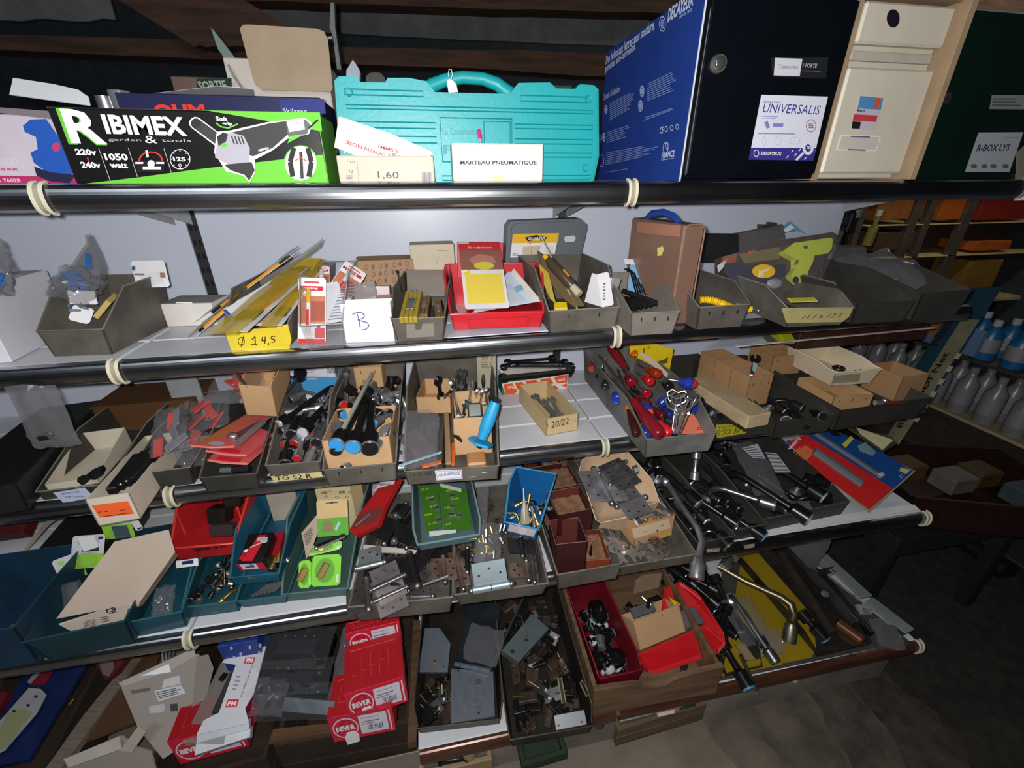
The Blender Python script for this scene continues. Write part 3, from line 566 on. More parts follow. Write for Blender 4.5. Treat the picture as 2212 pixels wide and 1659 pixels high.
for a,b,tx_,c in(((806,301),(757,291),'(9.5MM)',9),((812,318),(782,306),'3/8"',9),((869,345),(748,297),'SQ. AIR DOWN NOSE',9)):f.tx(tx_,(a[0]+60 if tx_[0]!='S' else a[0]+12,a[1]+22 if tx_[0]!='S' else a[1]+2),(b[0]+60 if tx_[0]!='S' else b[0],b[1]+20 if tx_[0]!='S' else b[1]+4),c,ink(222,60,60),.02)
f.done('printed_front')
mb=MB();W=f.W@Matrix.Translation((0,0,.003));a,b,c,d=[f.q(*p)for p in((726,330),(935,340),(930,322),(735,252))]
mb.M=t.matrix_world.inverted()@W;mb.sheet(lambda s,q:((a[0]*(1-s)+b[0]*s)*(1-q)+(d[0]*(1-s)+c[0]*s)*q,(a[1]*(1-s)+b[1]*s)*(1-q)+(d[1]*(1-s)+c[1]*s)*q,.006*abs(noise.noise(V3((s*8,q*4,3))))),24,10,CLEAR);mb.build('clear_wrap',t,20)
#letter boxes
XA=Y(1470,386,0).x;XB=Y(1762,386,0).x;ZT=.325;yb=.45
BLU=m((36,66,150),rough=.5,var=.05,name='blue_print');BOARD=m((168,142,112),rough=.85,var=.1,name='board_edge')
t=thing('letterbox_carton','open blue printed carton around the black letter box','box',(XA,0,S1));H=ZT-S1
MB().box((-.004,0,0),(-.0005,yb,H),BLU).build('side_panel',t);MB().box((0,0,H),(XB-XA,yb,H+.003),BLU).build('top_panel',t);MB().box((0,0,-.0015),(XB-XA,yb,0),BLU).build('bottom_panel',t);MB().box((-.003,-.0012,0),(.0,.0,H),m((220,220,226),rough=.7,name='paper_edge')).build('cut_edge',t)
W=Matrix(((0,0,-1,XA-.0045),(-1,0,0,0),(0,1,0,S1),(0,0,0,1)));f=Face(t,W);WB=ink(214,222,240);WB2=ink(130,150,204)
def c3(x,y):return(1280+x/3.814,y/3.814)
f.tx('Des boîtes aux lettres sans soudure,',c3(108,545),c3(508,258),9,WB,.02);f.tx('garanties anti-corrosion.',c3(102,618),c3(352,432),8,WB,.02)
f.ring(*c3(577,197),7,17,.13,WB);f.ring(*c3(577,197),3.5,10,.25,WB);f.ring(*c3(577,197),1.5,5,.4,WB);f.tx('DECAYEUX',c3(618,190),c3(830,45),14,WB,.04);f.tx('DEPUIS 1872',c3(712,158),c3(820,90),3,WB)
f.tx("Conseils d'utilisation",c3(86,830),c3(228,755),7,WB)
for q,n in(([(145,845),(345,745),(345,880),(140,1000)],9),([(460,685),(705,565),(735,730),(450,840)],9),([(430,965),(685,880),(685,900),(430,1000)],2),([(125,1085),(320,1020),(300,1130),(120,1185)],6),([(115,1255),(550,1175),(545,1270),(110,1365)],7),([(110,1415),(330,1380),(330,1392),(108,1428)],1)):f.lines([c3(*p)for p in q],n,WB2,.4,.3)
for x,y in((119,903),(418,752),(405,873),(73,1143),(103,1130)):f.el(*c3(x,y),5 if y<900 else 3.5,13 if y<900 else 10,ink(170,186,226));f.ring(*c3(x,y),3 if y<900 else 2,8 if y<900 else 6,.2,BLU)
f.tx('CE',c3(562,1105),c3(592,1098),11,WB,.02)
for x in(620,665,711):f.ring(*c3(x,1100-(x-560)*.2-25),3.4,6.5,.25,WB)
f.tx('FRANCE',c3(580,1310),c3(686,1290),11,WB,.03);f.ring(*c3(615,1220),6,12,.13,WB);f.ring(*c3(628,1200),3,8,.2,WB);f.ring(*c3(86,1325),5,14,.12,WB);f.ln([c3(580,1320),c3(684,1304)],1,WB)
f.done('printed_side')
BLKD=m((10,13,20),rough=.3,var=.1,spec=.4,name='black_enamel')
t=thing('letter_box','black letter box with a round lock and a white product sticker','letter box',(XA,0,S1))
MB().box((.003,.004,.002),(XB-XA-.006,yb-.01,H-.003),BLKD,.002).build('body',t);MB().box((.012,-.002,.012),(XB-XA-.008,.004,H-.006),BLKD,.001).build('door',t)
MB().box((.009,-.0005,.01),(.0105,.0,H*.9),m((120,124,130),rough=.4,name='seam')).build('door_gap',t)
f=FF(t,-.0025);a=f.q(1551,138);mb=MB();mb.cyl((a[0],-.002,a[1]),(a[0],-.009,a[1]),.0155,CHROME,24,.0135);mb.ball((a[0],-.008,a[1]),(.012,.006,.012),m((190,186,176),rough=.12,metal=.9,name='lock_dome'),16);mb.build('lock',t,50)
f.pg([(1665,125),(1789,124),(1784,170),(1668,166)],ink(30,32,34));f.pg([(1674,125),(1733,127),(1727,165),(1671,163)],ink(214,214,224));f.tx('DECAYEUX',(1690,148),(1724,149),6,ink(120,120,140),.02);f.ring(1684,144,4,6,.2,ink(150,150,160));f.tx('1 PORTE',(1733,146),(1763,147),9,ink(190,190,190),.01);f.ln([(1732,153),(1772,154)],1,ink(150,150,150))
f.pg([(1644,205),(1788,209),(1756,347),(1617,345)],ink(226,228,242));VI=ink(58,52,140);f.pg([(1622,319),(1762,320),(1756,347),(1617,345)],VI)
f.tx('UNIVERSALIS',(1646,243),(1768,248),20,VI,0,.1);f.tx('Boîte aux lettres',(1649,221),(1685,223),4,VI,.01);f.lines([c3(1390,950),c3(1530,955),c3(1525,985),c3(1385,978)],2,ink(150,146,200))
f.pg([c3(1410,1010),c3(1440,995),c3(1460,1050),c3(1432,1062)],ink(140,136,196));f.pg([c3(1485,1015),c3(1570,1018),c3(1565,1048),c3(1480,1045)],ink(140,136,200));f.ring(*c3(1796,1036),11,14,.12,ink(150,110,110));f.lines([c3(1775,1015),c3(1820,1015),c3(1820,1060),c3(1775,1060)],3,ink(130,110,110))
f.lines([c3(1355,1090),c3(1690,1095),c3(1690,1112),c3(1355,1110)],1,ink(150,150,180));f.ring(*c3(1410,1165),5,10,.2,ink(190,190,205));f.ring(*c3(1520,1160),8,9,.12,ink(190,190,205));f.ring(*c3(1660,1160),12,8,.12,ink(190,190,205))
f.el(*c3(1770,1220),12,15,ink(226,228,242));f.el(*c3(1770,1220),6,8,VI);f.tx('15',c3(1757,1228),c3(1783,1228),6,W_,.03);f.tx('DECAYEUX',c3(1380,1275),c3(1550,1282),7,W_,.04);f.ring(*c3(1344,1263),6,8,.2,W_)
for x,y in((1600,1290),(1640,1245),(1665,1275),(1700,1235),(1745,1305)):f.ln([c3(x-8,y+10),c3(x+8,y-8)],2,W_)
f.ln([c3(1670,1320),c3(1730,1260)],5,ink(226,228,242));f.done('stickers')
XC=Y(1765,386,0).x;XD=Y(1946,386,0).x;XE=Y(1962,386,0).x;H2=topz(V3((XD,0,0)),-2)-S1
t=thing('letterbox_carton','open brown carton around the cream letter box','box',(XC,0,S1))
MB().box((-.004,0,0),(.0,.3,H2+.01),BOARD).build('side_panel',t);MB().box((XD-XC,-.02,0),(XE-XC-.004,.3,H2),BOARD,.001).build('side_panel',t);MB().box((0,-.006,H2-.004),(XD-XC,.3,H2),BOARD).build('top_panel',t)
CRM=m((214,206,188),rough=.45,var=.03,name='cream_enamel')
t=thing('letter_box','cream letter box with a dark oval window and a flap slot','letter box',(XC,0,S1));wd=XD-XC
MB().box((.004,.02,.002),(wd-.003,.29,H2-.008),CRM,.003).build('body',t)
f=FF(t,.02)
def fz(u,v):a=f.q(u,v);return V3((a[0],.0,a[1]))
zs=[f.q(1900,v)[1]for v in(103,117,138,152)];zb,zt=.012,H2-.012
MB().box((.006,.0,zb),(wd-.006,.019,zs[3]),CRM,.004).build('door',t);MB().box((.006,0,zs[0]),(wd-.006,.019,zt),CRM,.004).build('top_front',t)
MB().box((.006,.004,zs[2]),(wd-.02,.012,zs[1]),m((190,184,170),rough=.5,name='cream_flap'),.001).build('slot_flap',t)
f=FF(t,-.001);f.el(1929,40,14,20,ink(24,20,30));
def c4(x,y):return(1740+x/3.606,y/3.606)
f.pg([c4(425,748),c4(605,765),c4(545,1012),c4(355,1002)],ink(196,190,204));f.pg([c4(425,748),c4(605,765),c4(585,855),c4(405,845)],ink(84,140,196));f.pg([c4(375,890),c4(560,900),c4(548,950),c4(365,940)],ink(200,64,70));f.pg([c4(365,945),c4(430,950),c4(420,1003),c4(355,1001)],ink(30,30,36));f.pg([c4(545,760),c4(590,765),c4(560,850),c4(530,845)],ink(210,90,50));f.tx('Renz',c4(398,872),c4(460,875),6,ink(40,40,50),.03)
f.pg([c4(272,1050),c4(585,1060),c4(550,1178),c4(238,1172)],ink(240,236,220));f.pg([c4(282,1058),c4(575,1068),c4(545,1168),c4(250,1162)],ink(206,200,190));f.ln([c4(350,1063),c4(498,1068)],3,ink(100,96,150));f.ln([c4(325,1165),c4(465,1170)],3,ink(100,96,150));f.done('stickers')
XF=Y(2196,392,0).x
t=thing('letter_box','very dark green letter box at the right end of the top shelf','letter box',(XE,0,S1));DG=m((10,30,24),rough=.35,var=.1,name='dark_green_enamel')
MB().box((0,.0,.0),(XF-XE,.28,H2-.012),DG,.003).build('body',t);MB().box((.012,-.003,.01),(XF-XE-.008,0,H2-.03),DG,.001).build('door',t)
f=FF(t,-.0045);a=f.q(2038,214);mb=MB();mb.cyl((a[0],-.003,a[1]),(a[0],-.012,a[1]),.014,metal(150,140,120),20,.011);mb.build('lock',t,50)
f.pg([c4(1450,740),c4(1720,742),c4(1700,852),c4(1430,850)],ink(126,130,128));f.lines([c4(1460,760),c4(1690,760),c4(1680,835),c4(1450,830)],3,ink(80,84,84));f.pg([c4(1345,1032),c4(1695,1030),c4(1585,1340),c4(1240,1338)],ink(160,166,172));f.tx('R-BOX LYS',c4(1325,1180),c4(1577,1175),13,ink(54,56,84),.03)
for x in(1310,1390,1460,1555):f.el(*c4(x,1295),7,5,ink(90,92,110))
f.tx('decayeux',c4(1535,1085),c4(1655,1080),4,ink(70,74,90));f.done('stickers')
t,_,_=pxprism('tape_scrap','crumpled silver tape scrap at the right end of the top shelf','tape',[(2196,330),(2230,300),(2240,412),(2200,414),(2196,390)],-.004,.003,m((150,144,132),rough=.4,metal=.3,name='silver_tape'))
MB().box((0,.3,0),(.01,.31,.01),DARK)
#SECOND SHELF
def c5(x,y):return(x/3.95,420+y/3.95)
def c6(x,y):return(380+x/4.254,430+y/4.254)
def c7(x,y):return(820+x/4.096,430+y/4.096)
def c8(x,y):return(1310+x/4.022,420+y/4.022)
t=carton('big plain white box at the far left of the second shelf',(-170,801),(26,783),S2,652,.2,m((206,206,214),rough=.6,var=.03,name='white_box'),h=.135,edge=False)
zt=S2+.137
for i,(a,b,c,lb)in enumerate((((-60,520,.06),(52,520,.06),(-80,640,.03),'clear bag with blue and white packs at the left edge, on the big white box'),((120,560,.10),(212,600,.12),(95,632,.05),'tall pointed clear bag with a blue sachet, on the big white box'))):
 t=bag(lb,Y(*a),Y(*b),Y(*c),.035,CLEARD,seed=i+3);w_,h=t['_w'],t['_h']
 for k in range(5 if i==0 else 2):
  mb=MB();mb.M=Matrix.Translation((w_*RN.uniform(.2,.75),h*RN.uniform(.2,.7),RN.uniform(-.01,.01)))@Matrix.Rotation(RN.uniform(-1,1),4,'Z');mb.box((-.02,-.014,-.003),(.02,.014,.003),m((28,88,160),rough=.4,name='blue_sachet')if k%2==0 else WHITE,.002);mb.build('sachet',t)
pts=[Y(u,v,.12)for u,v in((118,612),(152,562),(183,512),(187,508),(196,545),(212,575),(217,600),(214,640),(130,640))]
t,_=quadplate('plastic_bag','peaked smoky plastic bag standing between the big white box and the grey bin','bag',[pts[0],pts[-2],pts[-3]]+[],.002,CLEARD)if 0 else(None,None)
t,f,Q=pxprism('plastic_bag','peaked smoky plastic bag rising behind the left grey bin','bag',[(100,640),(122,605),(150,578),(172,545),(186,525),(183,508),(190,522),(204,548),(216,580),(217,606),(200,632)],.15,.02,CLEARD,part='film');f.pg([(184,548),(194,545),(197,578),(184,580)],ink(40,96,170));f.done('blue_print')
LB1=shelf_bin('grey fibre bin with white hanging cards, left end of the second shelf',(118,770),(243,765),S2,714,594,.2,ys=.38,staples=0)
t,f=carded('white hanging card in a clear shell at the back of the left grey bin',Y(279,564,.20),Y(352,562,.20),Y(296,622,.19),WHITE,bub=(.2,.1,.85,.55),bh=.01);f.rc=None
f.pg([c5(1110,600),c5(1165,610),c5(1165,655),c5(1130,660)],ink(200,205,214));f.el(*c5(1140,630),4,5,ink(60,96,120));f.pg([c5(1145,672),c5(1232,674),c5(1232,690),c5(1148,690)],ink(120,124,134));f.pg([c5(1365,665),c5(1410,668),c5(1415,710),c5(1370,712)],ink(160,120,90));f.done()
t,f=carded('white hook card lying in the front of the left grey bin',Y(142,652,.10),Y(188,664,.11),Y(146,690,.08),WHITE);f.el(149,660,4,5,ink(60,96,120));f.pg([(148,667),(175,668),(175,673),(149,673)],ink(110,114,124));f.done()
t,_=slabbox('small_pack','small tan pack in clear film in the left grey bin','package',(146,708,-.265),(182,708,-.265),(152,690,-.26),.015,card(150,124,90))
t,_=slabbox('small_pack','gold and blue pack against the right wall of the left grey bin','package',(212,690,-.24),(230,672,-.235),(215,680,-.215),.01,card(208,184,110))
t=carton('flat white box with a dusty grey lid beside the yellow drill packs',(362,706),(470,703),S2,657,(348,640),m((222,216,210),rough=.7,var=.04,name='ribbed_white'),topmt=None,edge=False);MB().box((0,.0,t['_h']),(t['_w'],t['_d'],t['_h']+.001),m((136,134,132),rough=.9,bump=.3,name='dusty_grey')).build('dusty_lid',t)
f=FF(t);f.pg([c6(0,945),c6(150,948),c6(152,960),c6(0,957)],ink(240,236,228));f.done('folded_edge')
ORA=m((226,152,44),rough=.35,var=.06,name='orange_steel');YF=m((196,170,44),rough=.15,var=.05,alpha=.62,name='yellow_film');GRF=m((120,116,106),rough=.15,var=.05,alpha=.45,name='grey_film')
def bitpack(label,A,B,wd,n,film,mt=ORA,seed=0,group='drill bit packs'):
 t,L=seg('drill_bit_pack',label,'drill bits',A,B,0,group)
 MB().box((-.0,-wd/2,-.004),(L,wd/2,-.003),m((200,200,206),rough=.5,name='pack_card')).build('backing_card',t)
 for k in range(n):
  y=wd*(-.38+.76*(k+.5)/n);mb=MB();mb.tube([(L*.22,y,0),(L*.84,y,0)],.003,mt,6);mb.tube([(L*.12,y,0),(L*.22,y,0)],.0038,DSTEEL,6);mb.tube([(L*.84,y,0),(L*.92,y,0)],[.003,.0038],m((88,80,60),rough=.4,metal=.6,name='bit_tip'),6);mb.build('drill_bit',t)
 mb=MB();mb.sheet(lambda a,b:(L*(a*1.12-.08),wd*(b-.5)*(1.12-.5*abs(a-.5)**2*4*.35),.006+.004*noise.noise(V3((a*6,b*3,seed)))),16,6,film);mb.build('film',t,30)
 return t
bitpack('long orange drill bits leaning against the left of the Ø 14,5 bin',V3(Z(440,690,S2+.02)),Y(640,543,.16),.03,4,GRF,seed=1,group=None)
bitpack('pack of orange bits lying lowest, half out over the shelf edge',V3(Z(425,722,S2+.012)),Y(520,640,.09),.03,4,YF,seed=2,group=None)
quadplate('clear_sleeve','long grey clear sleeve pointing up beyond the orange drill bits','sleeve',[Y(560,606,.14),Y(636,560,.16),Y(697,512,.2),Y(690,530,.2),Y(640,572,.16),Y(566,622,.14)],.0006,GRF)
BN=shelf_bin('grey bin with a yellow front label marked Ø 14,5',(508,757),(622,752),S2,711,570,(690,650),ys=.25,flare=.02)
f=FFb(BN);YL=m((226,200,52),rough=.6,var=.05,scale=30,name='yellow_label');f.pg([(484,712),(500,757),(624,756),(630,733),(622,700),(560,710)],YL);HB=ink(66,30,24)
f.ring(*c6(602,1305),7.5,9,.2,HB);f.ln([c6(625,1250),c6(600,1355)],2,HB);f.ln([c6(700,1290),c6(728,1262),c6(730,1332)],2.4,HB);f.ln([c6(690,1332),c6(750,1334)],2.2,HB);f.ln([c6(800,1262),c6(788,1300),c6(830,1298)],2.2,HB);f.ln([c6(822,1262),c6(818,1330)],2.2,HB);f.ln([c6(855,1320),c6(852,1340)],2.2,HB);f.ln([c6(915,1258),c6(880,1260),c6(878,1282),c6(912,1290),c6(905,1312),c6(880,1312)],2.2,HB);f.done('handwritten_label')
for i,(a,b,wd,n,fl,lb)in enumerate((((500,712,-.20),(668,568,.22),.05,4,YF,'widest yellow drill bit pack in the Ø 14,5 bin'),((590,700,-.215),(690,570,.22),.03,3,YF,'yellow drill bit pack against the right wall of the Ø 14,5 bin'),((560,690,-.22),(640,590,.2),.035,3,GRF,'brownish drill bit pack in the middle of the Ø 14,5 bin'))):
 bitpack(lb,PT(a),Y(b[0],b[1],b[2]),wd,n,fl,KRAFTD if i==2 else ORA,seed=4+i,group=None)
quadplate('yellow_card','big yellow tinted film pocket fanning out of the Ø 14,5 bin','pocket',[Y(503,687,.05),Y(600,680,.06),Y(694,556,.2),Y(650,560,.2),Y(624,571,.18)],.0008,YF)
t,f=quadplate('leaflet','white and blue leaflet under the yellow packs in the Ø 14,5 bin','leaflet',[Z(481,670,-.2),Z(512,704,-.22),Z(580,690,-.215),Y(640,600,.15),Y(595,600,.16)],.001,WHITE);f.pg([(481,670),(488,668),(520,700),(512,704)],ink(50,90,170));f.lines([(558,684),(578,682),(574,700),(545,700)],4,ink(200,90,100));f.done()
CB=shelf_bin('clear plastic bin holding red and white marker pen cards',(668,757),(742,752),S2,702,.13,.26,mt=CLEAR,rim=m((200,200,206),rough=.2,alpha=.6,var=0,name='clear_rim'),ys=.4,flare=.015)
def edd(label,tl,tr,bl,y0,y1,mk,sc=1.):
 t,f=carded(label,Y(*tl,y1),Y(*tr,y1),Y(*bl,y0),WHITE,bub=(.18,.12,.62,.85),bh=.01);w_,h=t['_w'],t['_h'];mb=f.mb;mb.rc(w_*.02,h*.3,w_*.98,h*.72,ink(188,120,88));mb.rc(w_*.45,h*.34,w_*.95,h*.64,ink(160,84,70));mb.rc(w_*.02,h*.0,w_*.98,h*.07,ink(206,44,54));mb.rc(w_*.6,h*.08,w_*.97,h*.24,ink(206,60,66));mb.rc(w_*.15,h*.80,w_*.9,h*.87,ink(206,44,54));mb.tx('edding',w_*.2,h*.815,w_*.5,h*.04,W_,.02)
 mb.rc(w_*.05,h*.81,w_*.13,h*.87,ink(50,50,130));mb.rc(w_*.22,h*.91,w_*.75,h*.94,ink(200,80,84));mb.rc(w_*.68,h*.24,w_*.8,h*.27,ink(60,100,190));f.done('printed_card')
 mb=MB();x=w_*.38;mb.tube([(x,h*.16,.005),(x,h*.6,.005)],.0045,m((226,222,220),rough=.3,name='pen_white'),10);mb.build('barrel',t);mb=MB();mb.tube([(x,h*.6,.005),(x,h*.8,.005),(x,h*.82,.005)],[.005,.005,.0035],mk,10);mb.build('cap',t)
 mb=MB();mb.M=Matrix.Translation((0,0,.0105));mb.rc(x-.003,h*.25,x+.003,h*.5,ink(206,44,54));mb.build('pen_label',t,0)
 return t
edd('front marker pen card with a yellow capped pen in the clear bin',(678,600),(737,602),(643,742),.02,.09,plas(222,170,30))
edd('upper marker pen card tilted to the right, showing a grey capped pen',(733,553),(779,583),(695,640),.12,.2,plas(196,200,206))
edd('marker pen card mostly hidden behind the others, by the drill bit bin',(690,576),(716,574),(684,640),.13,.2,plas(196,200,206))
t,f=carded('back side of a marker pen card leaning to the right above the B sign',Y(738,607,.13),Y(786,601,.14),Y(700,700,.05),m((206,206,214),rough=.6,name='card_back'));f.lines([(742,614),(778,610),(745,690),(708,694)],12,ink(130,134,146),.35);f.done()
t=tray('white paper sign with a handwritten B in a clear holder',(748,741),(853,737),S2,657,.035,m((234,234,238),rough=.7,var=.02,name='paper'),name='paper_sign',cat='sign',th=.001)
f=FF(t,-.0006);PI_=ink(70,66,120);f.ln([c6(1622,1062),c6(1650,1045),c6(1700,1040),c6(1735,1065),c6(1720,1095),c6(1670,1110),c6(1760,1135),c6(1775,1165),c6(1750,1195),c6(1705,1205)],2,PI_);f.ln([c6(1665,1050),c6(1685,1120),c6(1695,1190)],1.8,PI_);f.done('handwriting')
MB().box((-.003,-.006,-.0),(t['_w']+.004,.05,.0015),CLEAR).build('holder',t)
t=standing('brown carton patterned with purple pictograms behind the marker cards',774,900,.30,562,.08,card(176,142,108),z=S2,vb=640);f=FF(t)
for i in range(7):
 for j in range(3):
  u,v=790+i*15+RN.uniform(-2,2),578+j*16-i*1.5;(f.el(u,v,3.4,5.5,ink(118,96,120))if(i+j)%2 else f.ring(u,v,4,6,.3,ink(118,92,90)))
f.done('printed_pattern')
slabbox('small_pack','clear pack with a grey roller, behind the B sign','package',Y(765,655,.1),Y(812,640,.1),Y(790,610,.16),.012,m((190,180,180),rough=.3,alpha=.7,name='clear_pack'))
slabbox('small_pack','reddish clear pack just right of the grey roller pack','package',Y(815,658,.08),Y(843,656,.08),Y(828,636,.12),.012,m((178,140,124),rough=.3,name='red_pack'))
slabbox('small_pack','pale box standing between the B sign and the brass padlock bin','package',Y(787,655,.14),Y(843,655,.14),Y(787,618,.145),.04,m((206,190,190),rough=.6,name='pale_pack'))
PB=shelf_bin('grey bin with brass padlocks and a blank scuffed label',(858,737),(958,734),S2,687,586,.27,ys=.3)
f=FFb(PB);f.pg([c7(235,1105),c7(480,1100),c7(485,1215),c7(240,1230)],ink(128,122,114));f.pg([c7(310,1100),c7(380,1095),c7(370,1150),c7(320,1160)],ink(88,80,72));f.done('scuffed_label')
def padlock(label,A,B,wd,th,mt,k=4):
 t,L=seg('padlock',label,'padlock',A,B)
 for i in range(k):MB().box((0,-wd/2+wd*i/k,-th),(L,-wd/2+wd*(i+.92)/k,0),mt,.0012).build('body_layer',t)
 MB().box((L*.3,-wd*.2,.0),(L*.7,wd*.2,.0004),ZINC).build('plate',t)
 mb=MB();mb.tube([(L,-wd*.25,-th/2),(L+.012,-wd*.25,-th/2),(L+.018,0,-th/2),(L+.012,wd*.25,-th/2),(L,wd*.25,-th/2)],.0028,CHROME,8);mb.build('shackle',t,60);return t
padlock('brass padlock nearest the front left of its bin',(881,685,-.225),(893,628,-.2),.036,.014,m((206,180,74),rough=.35,metal=.5,var=.08,name='yellow_brass'))
padlock('dull brown brass lock standing in the right of the padlock bin',(949,684,-.23),(944,646,-.215),.016,.02,m((150,118,54),rough=.4,metal=.5,name='dull_brass'),3)
padlock('dull brass lock in a clear film behind the nearest brass padlock',(912,678,-.24),(920,638,-.23),.022,.02,m((150,118,74),rough=.4,metal=.4,name='film_brass'),3)
t,L=seg('long_pin','thin black ball headed pin standing at the left wall of the padlock bin','pin',(868,630,-.2),Y(857,586,.15));mb=MB();mb.tube([(0,0,0),(L,0,0)],.0012,DSTEEL,6);mb.build('shank',t);mb=MB();mb.ball((L,0,0),.0035,BLACKM);mb.build('head',t,60)
t,f=quadplate('brown_board','dusty brown inner board leaning at the back of the padlock bin','board',[Y(880,640,.2),Y(960,640,.2),Y(962,582,.25),Y(878,582,.25)],.003,m((132,122,114),rough=.8,name='dusty_board'))
t=standing('plain beige carton standing high behind the padlock bin',895,987,.31,528,.07,m((206,194,172),rough=.75,var=.05,name='beige_card'),z=S2,vb=640);f=FF(t);f.lines([c7(510,450),c7(600,455),c7(600,462),c7(510,465)],1,ink(130,120,110));f.ln([c7(500,570),c7(525,515)],2,ink(180,165,145));f.done('pencil_mark')
quadplate('white_tray','white sheet metal tray jutting out under the red bin','tray',[Z(966,729,S2+.004),Z(1184,714,S2+.004),Z(1160,680,S2+.004),Z(975,690,S2+.004)],.002,PANEL)
REDP=m((190,34,44),rough=.3,var=.05,spec=.6,name='red_plastic')
RB_=shelf_bin('bright red plastic bin full of cards on the second shelf',(981,712),(1168,705),S2,678,572,.2,mt=REDP,rim=m((206,50,58),rough=.25,name='red_rim'),ys=.5,flare=.018,lift=.008,rimr=.0028,cut=.02)
MB().box((.03,-.014,.004),(RB_['_w']-.03,-.004,RB_['_hf']*.75),REDP,.002).build('label_holder',RB_)
t,f=carded('red and yellow sanding sheet card leaning out of the red bin',Y(999,522,.17),Y(1087,522,.17),Y(1005,668,.02),m((208,202,206),rough=.55,name='pale_print'));w_,h=t['_w'],t['_h'];q=f.mb
q.rc(w_*.0,h*.86,w_,h,ink(176,46,52));q.rc(0,h*.56,w_,h*.86,ink(128,84,72));q.pg([(w_*.2,h*.72),(w_*.45,h*.8),(w_*.8,h*.76),(w_*.85,h*.66),(w_*.5,h*.68),(w_*.3,h*.64)],ink(164,108,96));q.el(w_*.55,h*.62,w_*.24,h*.06,ink(186,176,60));q.pg([(0,h*.5),(w_*.2,h*.56),(w_*.2,h*.46)],ink(210,190,40));q.rc(w_*.07,h*.07,w_*.93,h*.5,ink(212,188,74));q.tx('Sandplatte',w_*.2,h*.88,w_*.6,h*.04,ink(230,180,180),.01,.3);q.rc(0,h*.965,w_*.25,h*.985,ink(190,190,200));f.done('printed_card')
slabbox('sanding_card','red backing of the sanding sheet pack behind it in the red bin','card',Y(989,600,.19),Y(1086,600,.19),Y(989,523,.195),.006,m((196,34,48),rough=.5,name='red_card'))
for i,(a,b,c,mt,lb)in enumerate((((1040,672,.06),(1170,650,.06),(1110,580,.17),card(216,206,198),'pale beige card at the right of the red bin, sticking out widest'),((1020,676,.055),(1152,652,.055),(1100,585,.165),m((196,206,220),rough=.5,name='blue_white'),'pale blue white card just under the sanding card'),((1035,668,.04),(1140,650,.05),(1090,600,.15),m((196,204,216),rough=.3,name='blister_grey'),'white blister card with blue picture in the red bin'))):
 t,f=quadplate('blister_card',lb,'blister pack',[Y(*a),Y(*b),Y(*c)],.001,mt)
 if i==2:f.pg([(1110,620),(1125,615),(1132,625),(1115,632)],ink(130,176,206));f.done()
t,f=quadplate('curved_blade','dark thin curved card edge at the left inside the red bin','card',[Y(970,565,.1),Y(974,600,.08),Y(990,650,.04),Y(1004,672,.03),Y(985,660,.03),Y(974,630,.06)],.001,m((60,44,48),rough=.3,name='dark_card'))
pts=[(1092,575),(1095,490),(1104,478),(1254,472),(1268,484),(1268,496),(1250,575)]
GC=m((96,102,108),rough=.5,var=.04,name='grey_case');t,f,Q=pxprism('tool_case','grey plastic tool case with a yellow and white quality label','tool case',pts,.34,.05,GC)
cx=sum(q[0]for q in Q)/len(Q);cy=sum(q[1]for q in Q)/len(Q);mb=MB();mb.M=f.mb.M.copy();mb.prism([(cx+(a-cx)*.9,cy+(b-cy)*.86)for a,b in Q],0,.006,GC);mb.build('front_shell',t)
g=Face(t,f.W@Matrix.Translation((0,0,.0062)));g.pg([c7(1180,308),c7(1587,302),c7(1545,505),c7(1155,518)],ink(226,226,228));g.pg([c7(1180,308),c7(1587,302),c7(1572,385),c7(1172,390)],ink(230,180,30));g.pg([c7(1285,340),c7(1385,318),c7(1488,340),c7(1450,372),c7(1385,358),c7(1312,376)],BK);g.tx('QUALITY',c7(1312,366),c7(1468,362),7,W_,.03);g.tx('PRODUCT',c7(1335,385),c7(1425,385),3,BK,.03);g.pg([c7(1315,380),c7(1345,380),c7(1332,410)],ink(230,150,30))
g.pg([c7(1268,422),c7(1425,408),c7(1410,500),c7(1262,505)],ink(196,184,160));g.ln([c7(1345,416),c7(1340,500)],.8,ink(120,110,90));g.bars(*c7(1178,478),*c7(1225,502),INK,8);g.pg([c7(1460,420),c7(1540,415),c7(1530,480),c7(1450,480)],ink(212,212,216));g.pg([c7(1640,330),c7(1720,322),c7(1736,345),c7(1720,375),c7(1640,380),c7(1632,350)],ink(196,200,200));g.done('product_label')
XB1=shelf_bin('wide grey bin with a rotary tool pack and a wrapped white box',(1187,718),(1328,708),S2,671,552,.27,ys=.35,staples=2)
slabbox('wrapped_box','white box in shiny clear wrap at the right of the rotary tool bin','package',Y(1262,652,.07),Y(1304,665,.03),Y(1250,582,.1),.05,m((206,204,208),rough=.2,var=.05,name='film_white'))
t,f=carded('crumpled white labelled wrapper on the wrapped white box',Y(1300,590,.05),Y(1326,584,.04),Y(1300,664,.01),m((214,212,216),rough=.3,name='wrap_white'),name='wrapper',cat='wrapper');f.lines([(1303,610),(1310,610),(1308,650),(1302,650)],6,ink(90,90,100));f.done()
t,f=quadplate('clamshell_pack','long smoky clamshell with a rotary tool leaning across the grey bin','blister pack',[Y(1160,540,.2),Y(1190,560,.17),Y(1222,605,.12),Y(1262,662,.04),Y(1240,664,.04),Y(1210,640,.07),Y(1175,590,.13)],.004,m((122,104,74),rough=.15,alpha=.75,name='brown_clear'))
